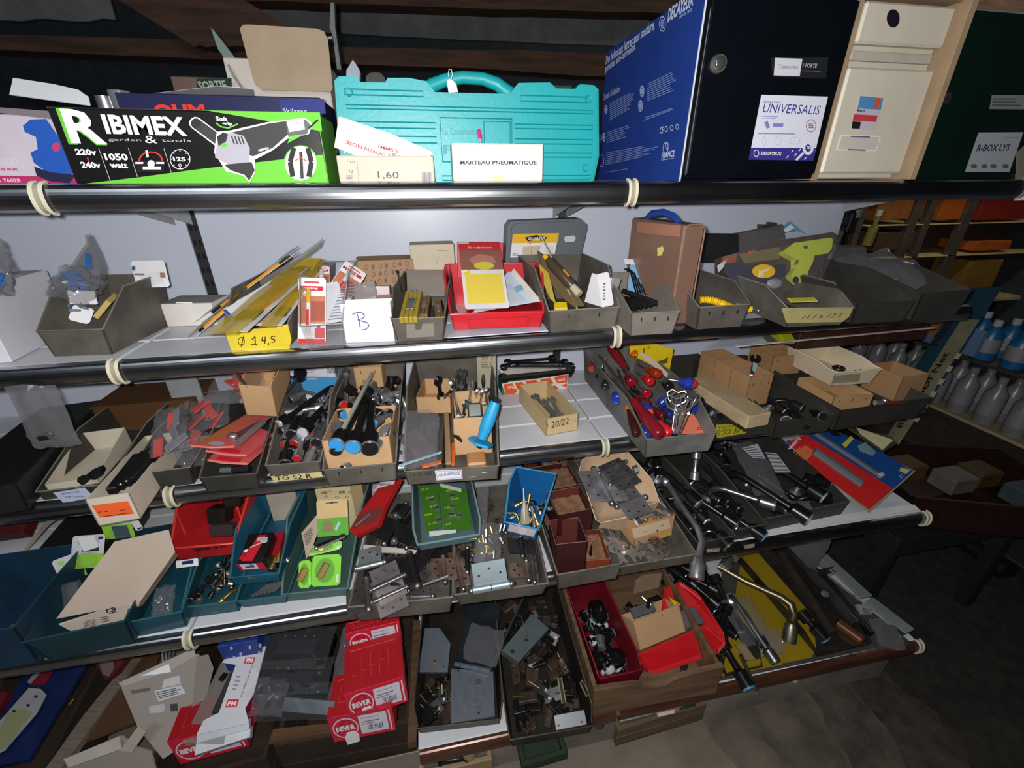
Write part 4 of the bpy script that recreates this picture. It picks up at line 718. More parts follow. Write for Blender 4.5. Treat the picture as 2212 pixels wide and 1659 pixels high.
t,f=quadplate('clamshell_pack','second upright pointed clear clamshell edge behind the rotary tool','blister pack',[Y(1168,506,.2),Y(1175,520,.19),Y(1215,560,.15),Y(1236,600,.1),Y(1290,662,.02),Y(1280,664,.02),Y(1222,600,.1),Y(1190,550,.17)],.003,m((190,178,150),rough=.15,alpha=.8,name='beige_clear'))
t,L=seg('rotary_tool','dark rotary tool with yellow parts inside the smoky clamshell','rotary tool',Y(1183,560,.12),Y(1256,640,.03));mb=MB();mb.tube([(0,0,0),(L*.1,0,0),(L*.7,0,0),(L*.75,0,0)],[.007,.012,.0125,.009],m((70,58,48),rough=.3,name='tool_body'),12);mb.build('body',t,50);mb=MB();mb.tube([(-.012,0,0),(0,0,0)],.006,plas(216,176,30),10);mb.box((L*.4,-.003,.011),(L*.58,.003,.014),plas(206,140,30),.001);mb.build('yellow_part',t);mb=MB();mb.tube([(L*.75,0,0),(L*.95,0,0)],[.009,.0095],m((180,172,150),rough=.3,alpha=.9,name='nose_grey'),12);mb.build('nose',t)
t,_=quadplate('card','yellow edged round card standing left of the rotary tool','card',[Y(1165,570,.12),Y(1185,590,.1),Y(1200,650,.04),Y(1188,640,.05),Y(1168,600,.1)],.002,m((160,136,40),rough=.5,name='yellow_dark'))
slabbox('yellow_block','bright yellow plastic piece low at the front of the rotary tool bin','plastic part',(1198,667,-.245),(1226,667,-.245),(1196,652,-.235),.012,plas(224,196,30))
HB_=shelf_bin('narrow grey bin with a blue hex key card and black tool handles',(1362,725),(1452,720),S2,675,590,.24,ys=.3,staples=3,mt=m((122,114,106),rough=.65,var=.15,bump=.25,name='grey_fibre_light'))
t,f=carded('light blue hex key card standing in the narrow grey bin',Y(1335,560,.16),Y(1404,574,.14),Y(1352,655,.08),m((120,168,204),rough=.5,var=.1,name='blue_card2'));f.pg([c8(150,560),c8(375,575),c8(378,620),c8(160,605)],ink(206,214,222));f.done()
for i in range(6):
 t,L=seg('hex_key','black hex key fanned on the light blue card','hex key',Y(1361+i*5,583+i*4,.13),Y(1374+i*5,633+i*1,.08),group='hex keys on the blue card');mb=MB();mb.tube([(-.002,-.014+.001*i,0),(-.003,-.004,0),(0,0,0),(L,0,0)],.0022,BLACKM,6);mb.build('key',t)
t,L=seg('ratchet_handle','black round ended handle with a chrome collar, at the front of the hex key bin','tool handle',Y(1345,628,.1),Y(1446,666,.005));mb=MB();mb.tube([(0,0,0),(L*.5,0,0),(L*.82,0,0)],[.006,.0075,.007],BLACKM,12);mb.build('shaft',t);mb=MB();mb.tube([(L*.82,0,0),(L*.9,0,0)],.0095,CHROME,14);mb.build('collar',t);mb=MB();mb.tube([(L*.9,0,0),(L,0,0)],.009,BLACK,14);mb.build('butt',t)
for i in range(4):
 t,L=seg('black_ratchet','glossy black handle lying low in the hex key bin','tool handle',Y(1342+i*9,645-i*4,.09),Y(1372+i*12,668-i*2,.02),group='black handles in the hex key bin');mb=MB();mb.tube([(0,0,0),(L*.3,0,0),(L*.8,0,0),(L,0,0)],[.003,.0065,.007,.004],BLACKM,10);mb.build('handle',t,60)
BRC=m((136,104,90),rough=.25,var=.12,alpha=.88,scale=5,name='smoky_brown');t=carton('brown translucent plastic case standing edge on with a blue carry handle',(1446,704),(1487,699),S2,486,.2,BRC,name='plastic_case',cat='case',edge=False,c=.004)
w_,d_,h_=t['_w'],t['_d'],t['_h'];mb=MB();mb.tube([(0,0,.0),(0,0,h_*.96),(w_*.2,0,h_),(w_*.8,0,h_),(w_,0,h_*.96),(w_,0,0)],.0018,m((150,118,102),rough=.3,name='brown_edge'),6);mb.build('front_rim',t)
mb=MB();mb.tube([(w_*.3,d_*.2,h_),(w_*.3,d_*.3,h_+.012),(w_*.3,d_*.5,h_+.018),(w_*.3,d_*.72,h_+.012),(w_*.3,d_*.8,h_)],.004,m((36,66,150),rough=.35,name='blue_plastic'),8,flat=2);mb.build('handle',t,60)
W=Matrix(((0,0,-1,0),(-1,0,0,0),(0,1,0,0),(0,0,0,1)));f=Face(t,t.matrix_world@Matrix.Translation((-.001,0,0))@W);f.pg([c8(442,465),c8(490,450),c8(500,480),c8(480,530),c8(445,535)],ink(222,216,120));f.pg([c8(270,240),c8(650,270),c8(640,370),c8(265,330)],ink(172,118,98));f.done('yellow_sticker')
YB_=shelf_bin('grey bin with a yellow ribbed tube lying over its front',(1504,712),(1600,705),S2,662,585,.22,ys=.3,staples=3)
t,L=seg('ribbed_tube','yellow ribbed plastic tube with a steel tip over the bin front','tube',Y(1512,648,.0),Y(1622,668,-.035));YP=m((232,190,28),rough=.35,var=.05,name='yellow_plastic');mb=MB();P=[];r=[]
for i in range(56):a=i/55;P.append((L*a*.72,0,.004*math.sin(a*5)));r.append(.0078+.0014*math.sin(i*1.9))
mb.tube(P,r,YP,12);mb.build('ribbed_sleeve',t,60);mb=MB();mb.tube([(L*.72,0,0),(L,0,0)],.0082,YP,14);mb.build('end_sleeve',t);mb=MB();mb.tube([(L,0,0),(L+.008,0,0),(L+.01,0,0),(L+.016,0,0)],[.005,.005,.003,.003],CHROME,10);mb.ball((L+.017,0,0),.0042,CHROME);mb.build('steel_tip',t,60)
P=[Y(u,v,.10-.0008*(v-500))for u,v in(c8(900,720),c8(1150,900),c8(1430,885),c8(1640,815),c8(1790,790),c8(2010,350),c8(1970,325),c8(1470,400),c8(950,560))]
M,_,_=plane3(Y(1546,600,.1),Y(1740,600,.1),Y(1560,520,.14));t=thing('clamshell_pack','clear starter kit clamshell with a lime yellow glue gun','blister pack',M=M);iv=M.inverted();FQ=Face(t,M);Q=[FQ.q(*p)for p in(c8(950,700),c8(1150,900),c8(1430,885),c8(1640,815),c8(1790,790),c8(2010,350),c8(1970,325),c8(1470,400),c8(950,560))]
mb=MB();mb.prism(Q,-.004,-.002,m((74,58,52),rough=.4,var=.3,scale=20,name='dark_print'));mb.build('card',t)
f=Face(t,M@Matrix.Translation((0,0,-.002)));f.pg([c8(1000,620),c8(1120,590),c8(1300,640),c8(1560,600),c8(1560,700),c8(1380,830),c8(1150,850),c8(1050,760)],ink(44,36,62));f.pg([c8(1150,520),c8(1510,455),c8(1500,560),c8(1200,600)],ink(120,110,70));f.pg([c8(1010,540),c8(1140,510),c8(1120,590),c8(990,600)],ink(150,84,50));f.pg([c8(1225,500),c8(1300,480),c8(1230,530)],ink(206,100,40));f.pg([c8(960,620),c8(1045,565),c8(1010,640),c8(970,680)],ink(196,200,210));f.done('printed_card')
g=Face(t,M@Matrix.Translation((0,0,.0)));LIME=m((204,214,60),rough=.35,var=.05,name='lime_plastic');Q2=[g.q(*c8(*p))for p in((1490,510),(1580,440),(1890,395),(1915,410),(1905,490),(1870,530),(1760,545),(1740,610),(1700,690),(1690,750),(1620,785),(1550,720),(1600,650),(1600,580),(1520,540))]
mb=MB();mb.prism(Q2,.0,.018,LIME);mb.build('glue_gun',t,30);g2=Face(t,M@Matrix.Translation((0,0,.0185)));g2.el(*c8(1730,458),5,4,ink(90,96,50));g2.el(*c8(1645,745),7,8,DSTEEL);g2.pg([c8(1640,570),c8(1675,565),c8(1660,610),c8(1628,612)],ink(120,126,60));g2.el(*c8(1365,668),25,15,ink(236,190,30));g2.tx('Starter',c8(1322,690),c8(1425,655),6,W_,.03,.2);g2.tx('Kit',c8(1325,722),c8(1370,705),8,W_,.03,.2);g2.done('oval_label')
mb=MB();a=g.q(*c8(1440,780));mb.ball((a[0],a[1],.008),(.024,.014,.009),m((150,150,150),rough=.3,name='glue_sticks'));mb.build('accessory',t,60)
mb=MB();x0=min(q[0]for q in Q);x1=max(q[0]for q in Q);y0=min(q[1]for q in Q);y1=max(q[1]for q in Q)
mb.prism([(x0+.01+(q[0]-x0)*.97,q[1])for q in Q],.019,.0195,CLEAR);mb.build('clear_shell',t)
for i,(a,b,c,mt,lb)in enumerate((((1515,560,.3),(1600,560,.3),(1515,502,.33),m((46,46,48),rough=.2,name='black_pack'),'black tool pack in clear film just right of the brown case'),((1570,555,.32),(1700,530,.3),(1575,505,.34),m((110,108,108),rough=.1,alpha=.7,name='grey_pack'),'stack of grey clear packs behind the starter kit'))):
 A,B,C_=Y(*a),Y(*b),Y(*c);slabbox('clear_pack',lb,'package',A,B,C_,.05,mt,c=.006)
t,f=quadplate('hang_card','light blue card with a white tag standing behind the glue gun pack','card',[Y(1668,506,.33),Y(1722,498,.33),Y(1740,505,.33),Y(1707,478,.33)],.001,m((96,166,206),rough=.5,name='sky_card'));f.pg([(1690,498),(1708,484),(1716,492),(1700,502)],W_);f.done()
pxprism('bracket_clip','small grey steel bracket standing behind the starter kit','bracket',[(1650,496),(1650,486),(1670,486),(1670,481),(1678,481),(1678,488),(1686,490),(1684,502)],.33,.03,STEEL)
NB=shelf_bin('grey bin with a pale label handwritten 11,1 x 12,5',(1698,707),(1815,701),S2,668,592,.20,ys=.35,flare=.02)
f=FFb(NB);f.pg([c8(1520,985),c8(2145,980),c8(2110,1060),c8(2050,1108),c8(1560,1115)],m((176,166,112),rough=.7,var=.08,scale=30,name='pale_label'));f.tx('11,1 x 12,5',c8(1690,1088),c8(2035,1072),9,ink(50,46,36),0,.35);f.done('handwritten_label')
t,f=slabbox('rule','yellow ruler end in the pale labelled bin','ruler',(1710,652,-.225),(1768,650,-.225),(1712,643,-.22),.003,plas(206,196,70));
shelf_bin('dark fibre bin just right of the pale labelled bin',(1838,700),(1950,693),S2,655,590,.2,mt=DARKBIN,rim=None,ys=.3)
shelf_bin('large dark fibre bin at the right end of the second shelf',(1968,692),(2062,683),S2,632,560,.26,mt=DARKBIN,rim=None,ys=.5)
bag('clear bag over a white card in the dark bin, right end of the second shelf',Y(1846,552,.16),Y(1975,515,.14),Y(1880,650,.02),.02,CLEARD,seed=9)
t,f=quadplate('white_card','small white card under the clear bag at the right of the second shelf','card',[Y(1899,602,.08),Y(1946,600,.08),Y(1928,628,.06),Y(1912,630,.06),Y(1899,618,.07)],.001,m((176,186,184),rough=.5,name='dim_white'))
slabbox('clear_pack','dark rounded clear pack behind the bag, right part of the second shelf','package',Y(1796,600,.2),Y(1885,600,.2),Y(1796,525,.25),.05,CLEARD,c=.012)
#THIRD SHELF
def cv(x0,y0,k):return lambda x,y:(x0+x/k,y0+y/k)
d1=cv(0,780,4.367);d2=cv(400,750,4.424);d3=cv(840,730,4.74);d4=cv(1220,720,4.809);d5=cv(1500,700,3.95)
def zz(p,z):return Z(p[0],p[1],z)
BLUEC=m((60,150,214),rough=.35,var=.04,name='blue_plug');REDC=m((190,40,44),rough=.35,var=.04,name='red_plug');WHC=m((200,202,208),rough=.3,var=.03,name='white_plug')
def pipes(rows,z,grp=None):
 for lb,a,b,dz,cp,r,mt,bd,dzb in rows:pipe_spanner(lb,Z(*a,z+dz),Z(*b,z+dzb),mt,r,cp,None,bd,grp,RN.uniform(-.5,.5))
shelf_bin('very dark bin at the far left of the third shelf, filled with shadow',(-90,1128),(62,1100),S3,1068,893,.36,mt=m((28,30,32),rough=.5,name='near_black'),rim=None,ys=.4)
B1=shelf_bin('dark fibre bin holding a cream tray with black parts, third shelf left',(96,1080),(236,1064),S3,1060,856,.34,mt=DARKBIN,ys=.5)
t=tray('cream carton tray with two black parts in the left dark bin',(105,1062),(216,1044),S3,1052,.16,m((196,186,166),rough=.7,var=.06,name='cream_tray_card'),lift=.012,hb=.05,hf=.018)
f=Face(B1,B1.matrix_world@Matrix.Translation((0,-.014,0))@FRONT);f.pg([d1(500,1240),d1(800,1192),d1(858,1250),d1(858,1290),d1(600,1338)],ink(178,186,206));f.tx('FERMETURE',d1(585,1262),d1(760,1238),4,ink(50,50,110),0,.3);f.tx('DE Porte',d1(620,1292),d1(800,1282),4,ink(60,60,110),0,.3);f.done('handwritten_label')
for i,(a,b)in enumerate((((172,1040),(190,1030)),((195,1032),(222,1010)))):
 t,L=seg('black_fitting',('short angular black fitting in the cream tray','pointed black fitting at the right side of the cream tray')[i],'fitting',(*a,S3+.035),(*b,S3+.04));mb=MB();mb.prism([(0,-.008),(L*.5,-.012),(L*1.1,-.002),(L*.6,.008),(0,.008)],-.006,.006,BLACK);mb.build('body',t)
T2=tray('cream carton tray of black tubes with an orange price label',(214,1136),(304,1120),S3,1080,.25,m((204,192,174),rough=.75,var=.05,name='cream_carton'),hb=.055)
f=FF(T2);OR=ink(234,98,48);f.pg([d1(865,1360),d1(1205,1320),d1(1265,1440),d1(940,1475)],OR)
for a,b in(((925,1425),(960,1420)),((990,1420),(1018,1417)),((1130,1408),(1180,1400)),((1195,1395),(1225,1392)),((975,1465),(1225,1430))):f.ln([d1(*a),d1(*b)],1.4,ink(70,34,30))
f.done('orange_label')
for i in range(4):
 t,L=seg('black_tube','glossy black square tube in the cream carton tray','tube',zz((240+i*14,1062-i*8),S3+.05),zz((300+i*16,985-i*6),S3+.06+.004*i),group='black tubes in the cream tray');MB().box((0,-.009,-.009),(L,.009,.009),BLACKM,.003).build('tube',t)
shelf_bin('dark narrow bin behind the cream tray of tubes',(305,1060),(420,1045),S3,1020,850,.34,mt=DARKBIN,ys=.45)
bag('limp clear bag hanging from the second shelf rail with black parts inside',Y(52,832,-.025),Y(162,826,-.025),Y(74,968,-.03),.016,CLEARD,seed=21)
t,L=seg('black_part','black part with a brass screw in the hanging clear bag','part',Y(86,945,-.028),Y(112,940,-.028));MB().box((0,-.008,-.006),(L,.008,.006),BLACK,.002).build('body',t);mb=MB();mb.ball((L*.95,0,.004),.003,BRASS);mb.build('screw',t)
t=standing('low brown carton lying at the back left of the third shelf',200,430,.28,872,.14,card(92,62,38),z=S3,vb=900)
t=standing('white and grey leaflet box standing by the brown carton at the back',385,452,.3,803,.01,m((150,154,160),rough=.5,name='grey_leaf'),z=S3,vb=900)
for i,(a,b,c,p,lb,col)in enumerate((((330,890),(402,868),(322,990),.024,'shiny silver and red bag at the left of the red bag pile',None),((372,935),(440,935),(374,1008),.022,'clear bag bulging over the dark bin front, below the red bag',None),((412,868),(500,838),(400,948),.02,'clear bag printed red in the middle of the pile',1),((428,800),(540,800),(440,872),.018,'upper clear bag reaching up towards the second shelf',1))):
 z=S3+.11-.01*i;t=bag(lb,Y(*a,.1-.02*i if i<2 else .16),Y(*b,.1 if i<2 else .17),Y(*c,.0 if i<2 else .06),p,BAGM,seed=31+i)
 w_,h=t['_w'],t['_h']
 for k in range(5):mb=MB();mb.M=Matrix.Translation((w_*RN.uniform(.2,.8),h*RN.uniform(.15,.85),0))@Matrix.Rotation(RN.uniform(-2,2),4,'Z')@Matrix.Rotation(RN.uniform(-.5,.5),4,'X');mb.box((-.022,-.009,-.002),(.022,.009,.002),(m((200,62,52),rough=.3,name='red_strip')if(col or k%3==0)else m((150,146,156),rough=.25,metal=.4,name='silver_part')),.001);mb.build('content',t)
BC=shelf_bin('dark bin with pink edged red cards stacked on its front',(448,1062),(562,1053),S3,1030,800,.36,mt=DARKBIN,ys=.45,rim=m((92,90,86),rough=.6,name='dark_rim'))
for i,(q,lb)in enumerate(((((414,964),(506,966),(583,900),(537,892)),'uppermost pink edged red card with a chrome fitting'),(((446,975),(532,985),(590,935),(540,915)),'second pink edged red card under the uppermost one'),(((440,993),(534,1003),(586,955),(520,945)),'lowest pink edged red card in the stack'))):
 z=S3+.085-.016*i;t,f=quadplate('carded_fitting',lb,'carded part',[zz(q[0],z),zz(q[1],z),zz(q[2],z+.012),zz(q[3],z+.012)],.002,m((196,84,84),rough=.35,var=.1,name='red_card2'));Q=[f.q(*p)for p in q]
 mb=MB();mb.tube([(Q[0][0],Q[0][1],.001),((Q[0][0]+Q[1][0])/2,Q[0][1]-.004,.001),(Q[1][0],Q[1][1],.001)],.0026,m((232,130,126),rough=.4,name='pink_edge'),6);mb.build('pink_edge',t)
 if i==0:
  f.pg([(424,958),(540,898),(546,905),(444,962)],ink(170,98,50));f.pg([(500,940),(566,905),(576,908),(510,950)],ink(96,60,56));f.el(468,958,18,4,ink(150,150,156))
  a=f.q(503,945);mb=MB();mb.ball((a[0],a[1],.004),(.013,.01,.008),CHROME,12);mb.build('chrome_dome',t,60)
  mb=MB();a=f.q(516,962);b=f.q(570,915);mb.tube([(a[0],a[1],.006),(b[0],b[1],.006)],.008,CLEARD,8);mb.build('clear_tube',t)
 else:f.pg([(q[0][0]+25,q[0][1]-1),(q[1][0]-18,q[1][1]-3),(q[1][0]-10,q[1][1]-12),(q[0][0]+36,q[0][1]-9)],ink(190,30,50))
 f.done('printed_card')
t,L=seg('chrome_bolt','chrome bolt with a black grip in the front of the red card bin','bolt',zz((478,1016),S3+.03),zz((540,1012),S3+.03));mb=MB();mb.tube([(0,0,0),(L*.4,0,0)],.007,CHROME,10);mb.build('head',t);mb=MB();mb.tube([(L*.4,0,0),(L,0,0)],.0085,BLACK,10);mb.build('grip',t)
A,B,C_=Y(533,897,.06),Y(600,900,.06),Y(508,832,.03)
M,w_,h=plane3(A,B,C_);t=thing('open_carton','torn open kraft carton tipped over the red card bin','carton',M=M)
for nm,a,b in(('front_wall',(0,0,-.002),(w_,h,0)),('side_wall',(0,0,-.12),(.002,h,0)),('side_wall',(w_-.002,0,-.12),(w_,h*1.06,0)),('bottom',(0,0,-.12),(w_,.002,0)),('back_wall',(0,0,-.122),(w_,h*1.1,-.12))):MB().box(a,b,KRAFT).build(nm,t)
mb=MB();mb.M=Matrix.Translation((w_,h*1.06,-.06))@Matrix.Rotation(-.5,4,'Z');mb.slab([(0,0,.05),(.0,0,-.06),(.004,.03,-.055),(.002,.03,-.01),(.003,.022,.02)],.002,KRAFTD);mb.build('torn_flap',t)
t,L=seg('leather_strip','curved dark brown leather like strip sticking out of the kraft carton','strip',Y(503,797,.05),Y(535,836,.03));mb=MB();mb.tube([(0,0,0),(L*.5,0,-.004),(L,0,0)],[.006,.005,.0015],m((70,50,42),rough=.4,name='brown_strip'),6,flat=.3);mb.build('strip',t)
t=standing('white and blue box with a barcode lying at the back behind the kraft carton',532,738,.28,786,.09,m((206,208,218),rough=.5,name='pale_box'),z=S3,vb=880);f=FF(t);f.pg([(528,812),(736,814),(737,850),(528,850)],ink(64,150,206));f.pg([(528,812),(650,812),(640,820),(528,822)],ink(50,50,120));f.lines([(600,790),(690,790),(690,806),(600,806)],4,ink(150,150,170));f.bars(706,794,730,806,INK,12);f.ln([(664,818),(684,818)],3,ink(220,170,180));f.done('printed_box')
B5=shelf_bin('grey bin labelled TG 52 R crammed with socket spanners',(591,1041),(697,1032),S3,1003,795,.36,ys=.5)
f=FFb(B5);f.pg([d2(815,1232),d2(1302,1190),d2(1315,1240),d2(850,1288)],m((204,190,134),rough=.7,name='cream_label'));f.tx('TG 52 R',d2(870,1272),d2(1215,1250),10,ink(40,34,28),.01);f.done('handwritten_label')
BM=BLACKM
rows=[('long black socket spanner lying diagonally across the TG 52 R bin',d2(1005,655),d2(1470,320),.09,WHC,.0085,BM,.02,.11),('black socket spanner at the left of the TG 52 R bin, pointing down',d2(975,985),d2(1010,760),.05,None,.010,BM,0,.07),('socket spanner with a white plug in the centre of the TG 52 R bin',d2(1205,722),d2(1330,580),.085,WHC,.0095,BM,.02,.09),('chrome socket spanner with a red plug, upper one of the red pair',d2(1130,822),d2(1250,690),.07,REDC,.0085,CHROME,.02,.08),('socket spanner with a red plug near the front of the TG 52 R bin',d2(1155,946),d2(1290,780),.05,REDC,.0085,BM,.02,.07),('red plugged socket spanner at the back edge of the TG 52 R bin',d2(1447,512),d2(1330,440),.1,REDC,.0085,BM,.02,.1),('blue plugged socket spanner between the two spanner bins',d2(1440,606),d2(1300,540),.09,BLUEC,.0085,BM,.02,.09),('chrome socket spanner lying across the back of the TG 52 R bin',d2(1100,450),d2(1250,370),.1,None,.009,CHROME,.02,.1),('tall chrome socket spanner standing up between the spanner bins',d2(1540,560),d2(1535,250),.08,None,.0085,CHROME,0,.12),('bright chrome cross socket in the middle of the TG 52 R bin',d2(1120,600),d2(1300,575),.085,None,.009,CHROME,0,.085),('chrome elbow spanner at the right wall of the TG 52 R bin',d2(1225,980),d2(1290,830),.05,None,.009,CHROME,.01,.07),('orange plugged spanner near the front of the TG 52 R bin',d2(1180,880),d2(1080,860),.055,m((214,90,50),rough=.4,name='orange_plug'),.0075,CHROME,.01,.06),('chrome spanner elbow low at the left wall of the TG 52 R bin',d2(945,850),d2(895,760),.06,None,.007,CHROME,.01,.07),('black spanner at the back corner of the TG 52 R bin with a white tip',d2(1095,330),d2(1100,260),.1,WHC,.011,BM,0,.13)]
pipes(rows,S3)
def heads(t,n,z0,z1,seed,lb,grp,x=(.1,.9),y=(.1,.9),r=(.006,.010),Lr=(.05,.12),mats=(CHROME,BLACKM,DSTEEL,CHROME),cap=(None,None,None)):
 R_=random.Random(seed);w_,d=t['_w'],t['_d']
 for i in range(n):
  p=V3((w_*R_.uniform(*x),d*R_.uniform(*y),z0+(z1-z0)*(i+.5)/n));a=R_.uniform(.6,2.4);L=R_.uniform(*Lr);q=p+V3((math.cos(a)*L,math.sin(a)*L,R_.uniform(-.01,.03)))
  q.x=min(max(q.x,.01),w_-.01);q.y=min(max(q.y,.02),d-.01)
  pipe_spanner(lb,t.matrix_world@p,t.matrix_world@q,R_.choice(mats),R_.uniform(*r),R_.choice(cap),None,R_.choice((0,.01,.02)),grp,R_.uniform(-1,1))
heads(B5,26,.02,.085,5,'dark socket spanner piled inside the TG 52 R bin','spanners piled in the TG 52 R bin',y=(.08,.8),cap=(None,None,REDC,None))
B6=shelf_bin('grey bin with a kraft carton liner and blue plugged socket spanners',(711,1051),(857,1036),S3,1013,790,.37,ys=.5,staples=3)
T6=tray('kraft carton tray in the bin of blue plugged spanners',(708,1013),(850,1002),S3,953,.14,KRAFT,lift=.03,ys=.6,hb=.075,staples=4)
T6b=tray('second kraft tray behind, under the chrome spanners',(755,905),(852,900),S3,870,.1,KRAFT,lift=.03,staples=2)
tray('small kraft carton at the back of the blue plug spanner bin',(770,838),(830,836),S3,794,.04,KRAFT,lift=.09,staples=2)
rows=[('blue plugged black socket spanner, left of the pair at the kraft tray',d2(1525,802),d2(1735,450),.11,BLUEC,.012,BM,0,.12),('blue plugged black socket spanner, right of the pair at the kraft tray',d2(1645,816),d2(1750,460),.11,BLUEC,.012,BM,.02,.125),('thick black socket spanner standing at the right of the blue pair',d2(1770,815),d2(1785,420),.10,None,.0135,BM,.03,.12),('small blue plugged spanner at the right wall above the kraft tray',d2(1890,672),d2(2010,590),.10,BLUEC,.0075,CHROME,.02,.1),('black spanner with a dark blue plug near the back of the blue plug bin',d2(1967,375),d2(1970,300),.11,m((50,80,180),rough=.3,name='dark_blue_plug'),.008,BM,0,.13),('chrome spanner curve at the right wall of the blue plug bin',d2(1890,860),d2(2030,720),.09,None,.009,CHROME,.02,.1),('chrome spanner head pointing right at the back of the blue plug bin',d2(2000,440),d2(2120,400),.11,None,.010,CHROME,.01,.11),('chrome socket in the upper right of the blue plug bin',d2(1950,500),d2(2060,540),.105,None,.010,CHROME,.02,.1),('chrome pipe spanner under the white bar, left side of the kraft tray',d2(1450,870),d2(1460,760),.10,None,.009,CHROME,0,.11)]
pipes(rows,S3)
t,L=seg('white_bar','long pale square steel bar crossing over the blue plugged spanners','bar',zz(d2(1480,840),S3+.12),zz(d2(1790,245),S3+.15));MB().box((0,-.004,-.004),(L,.004,.004),m((190,190,180),rough=.35,metal=.3,name='pale_bar'),.001).build('bar',t)
for i in range(5):t,L=seg('steel_pin','short bright steel pin at the right of the kraft tray','pin',zz(d2(1830+i*22,870-i*12),S3+.1),zz(d2(1890+i*22,760-i*10),S3+.11),group='bright pins in the kraft tray');mb=MB();mb.tube([(0,0,0),(L,0,0)],.0028,CHROME,8);mb.build('pin',t)
heads(B6,26,.03,.11,6,'chrome socket spanner piled at the back of the blue plug bin','spanners piled in the blue plug bin',x=(.35,.95),y=(.45,.9),r=(.007,.011),mats=(CHROME,CHROME,DSTEEL,BLACKM),Lr=(.04,.09))
heads(B6,8,.01,.06,61,'dark socket spanner low in the blue plug bin','spanners low in the blue plug bin',y=(.1,.5))
B7=shelf_bin('wide grey bin with kraft boxes of spanners and a blue handled chisel',(881,1047),(1075,1034),S3,1017,777,.40,ys=.5,staples=0,lift=0)
f=FFb(B7);f.pg([d3(470,1358),d3(745,1345),d3(755,1440),d3(490,1458)],ink(222,222,230));f.ring(965,1024,0.1,.1,.5,INK);f.ln([d3(482,1368),d3(738,1356),d3(745,1430),d3(500,1446),d3(482,1368)],.8,ink(130,134,170));f.tx('AGRAFEUSE',d3(505,1418),d3(735,1395),7,ink(60,60,120),0,.3);f.tx('H-R 50',d3(220,1420),d3(440,1400),8,ink(50,46,42),0,.2)
for x,y in((975,1375),(860,1420)):f.ln([d3(x-25,y+3),d3(x+25,y-3)],1.4,ink(190,188,184))
f.done('handwritten_label')
TA=tray('kraft carton with a spanner in it, back left of the wide grey bin',(902,893),(975,893),S3,858,.12,KRAFT,lift=.03);TB=tray('kraft carton crowded with spanners, right of the wide grey bin',(983,984),(1064,978),S3,905,.14,KRAFT,lift=.015)
for i,(a,b,r,mt,lb)in enumerate(((d3(530,610),d3(500,425),.012,DSTEEL,'dark spanner leaning in the left kraft carton'),(d3(725,820),d3(640,440),.014,CHROME,'long chrome spanner with an open jaw, left in the right kraft carton'),(d3(820,700),d3(850,470),.013,CHROME,'chrome adjustable spanner with its jaw upright in the right carton'),(d3(930,680),d3(960,540),.010,CHROME,'chrome ring spanner right of the adjustable spanner'),(d3(700,560),d3(720,350),.013,STEEL,'wide steel spanner head behind the chrome ones'),(d3(770,520),d3(760,360),.013,STEEL,'second wide steel spanner head, right of the first'),(d3(760,800),d3(775,660),.008,STEEL,'small spanner low in the right kraft carton'),(d3(990,680),d3(1000,530),.008,CHROME,'narrow chrome spanner at the right wall of the carton'),(d3(580,600),d3(640,520),.010,DSTEEL,'dark spanner between the two kraft cartons'),(d3(895,640),d3(905,540),.009,CHROME,'small chrome spanner beside the adjustable one'))):
 spanner(lb,zz(a,S3+.075),zz(b,S3+.135),mt,r,roll=1.2 if i==1 else .9)
t,f=slabbox('rubber_block','dark green rubber block in the right kraft carton','block',zz(d3(810,820),S3+.08),zz(d3(960,810),S3+.08),zz(d3(840,665),S3+.11),.03,m((60,74,70),rough=.35,var=.2,name='green_rubber'),c=.004)
t,L=seg('slim_rod','slim dark chrome rod leaning at the back of the wide grey bin','rod',zz(d3(965,520),S3+.12),Y(1044,802,.26));mb=MB();mb.tube([(0,0,0),(L*.4,0,0),(L,0,0)],[.002,.0055,.003],DSTEEL,8);mb.build('rod',t)
BH=m((36,150,200),rough=.5,var=.04,name='blue_grip');t,L=seg('stone_chisel','chisel with a blue plastic guard handle lying over the wide grey bin','chisel',zz(d3(935,1080),S3+.07),zz(d3(1090,655),S3+.16))
mb=MB();mb.tube([(.012,0,0),(.03,0,0),(L*.55,0,0),(L*.85,0,0),(L,0,0)],[.011,.0135,.0155,.014,.011],BH,12);mb.build('grip',t,50)
for k in range(6):a=k*1.047;mb=MB();mb.box((.03,.0135*math.cos(a)-.0012,.0135*math.sin(a)-.0012),(L*.8,.0135*math.cos(a)+.0012,.0135*math.sin(a)+.0012),BH,.0005);mb.build('grip_rib',t)
mb=MB();mb.M=Matrix.Rotation(math.pi/2,4,'Y');mb.prism([(.03*math.cos(k*1.047+.5),.03*math.sin(k*1.047+.5)*1.0)for k in range(6)],.0,.006,BH);mb.build('hand_guard',t,25);mb=MB();mb.tube([(-.01,0,0),(0,0,0)],.0065,BLACKM,12);mb.tube([(L,0,0),(L+.01,0,0)],.006,BLACK,8);mb.build('steel_shank',t)
t,L=seg('ribbed_wood','flat ribbed wooden handle lying lengthwise in the wide grey bin','handle',zz(d3(612,1295),S3+.05),zz(d3(590,770),S3+.07));MB().box((0,-.0065,-.004),(L,.0065,.004),m((150,116,84),rough=.7,var=.15,streak=True,name='worn_wood'),.002).build('wood',t)
t,L=seg('black_file','black flat bar just left of the wooden handle','file',zz(d3(560,1310),S3+.045),zz(d3(580,830),S3+.06));MB().box((0,-.003,-.005),(L,.003,.005),BLACK,.001).build('bar',t)
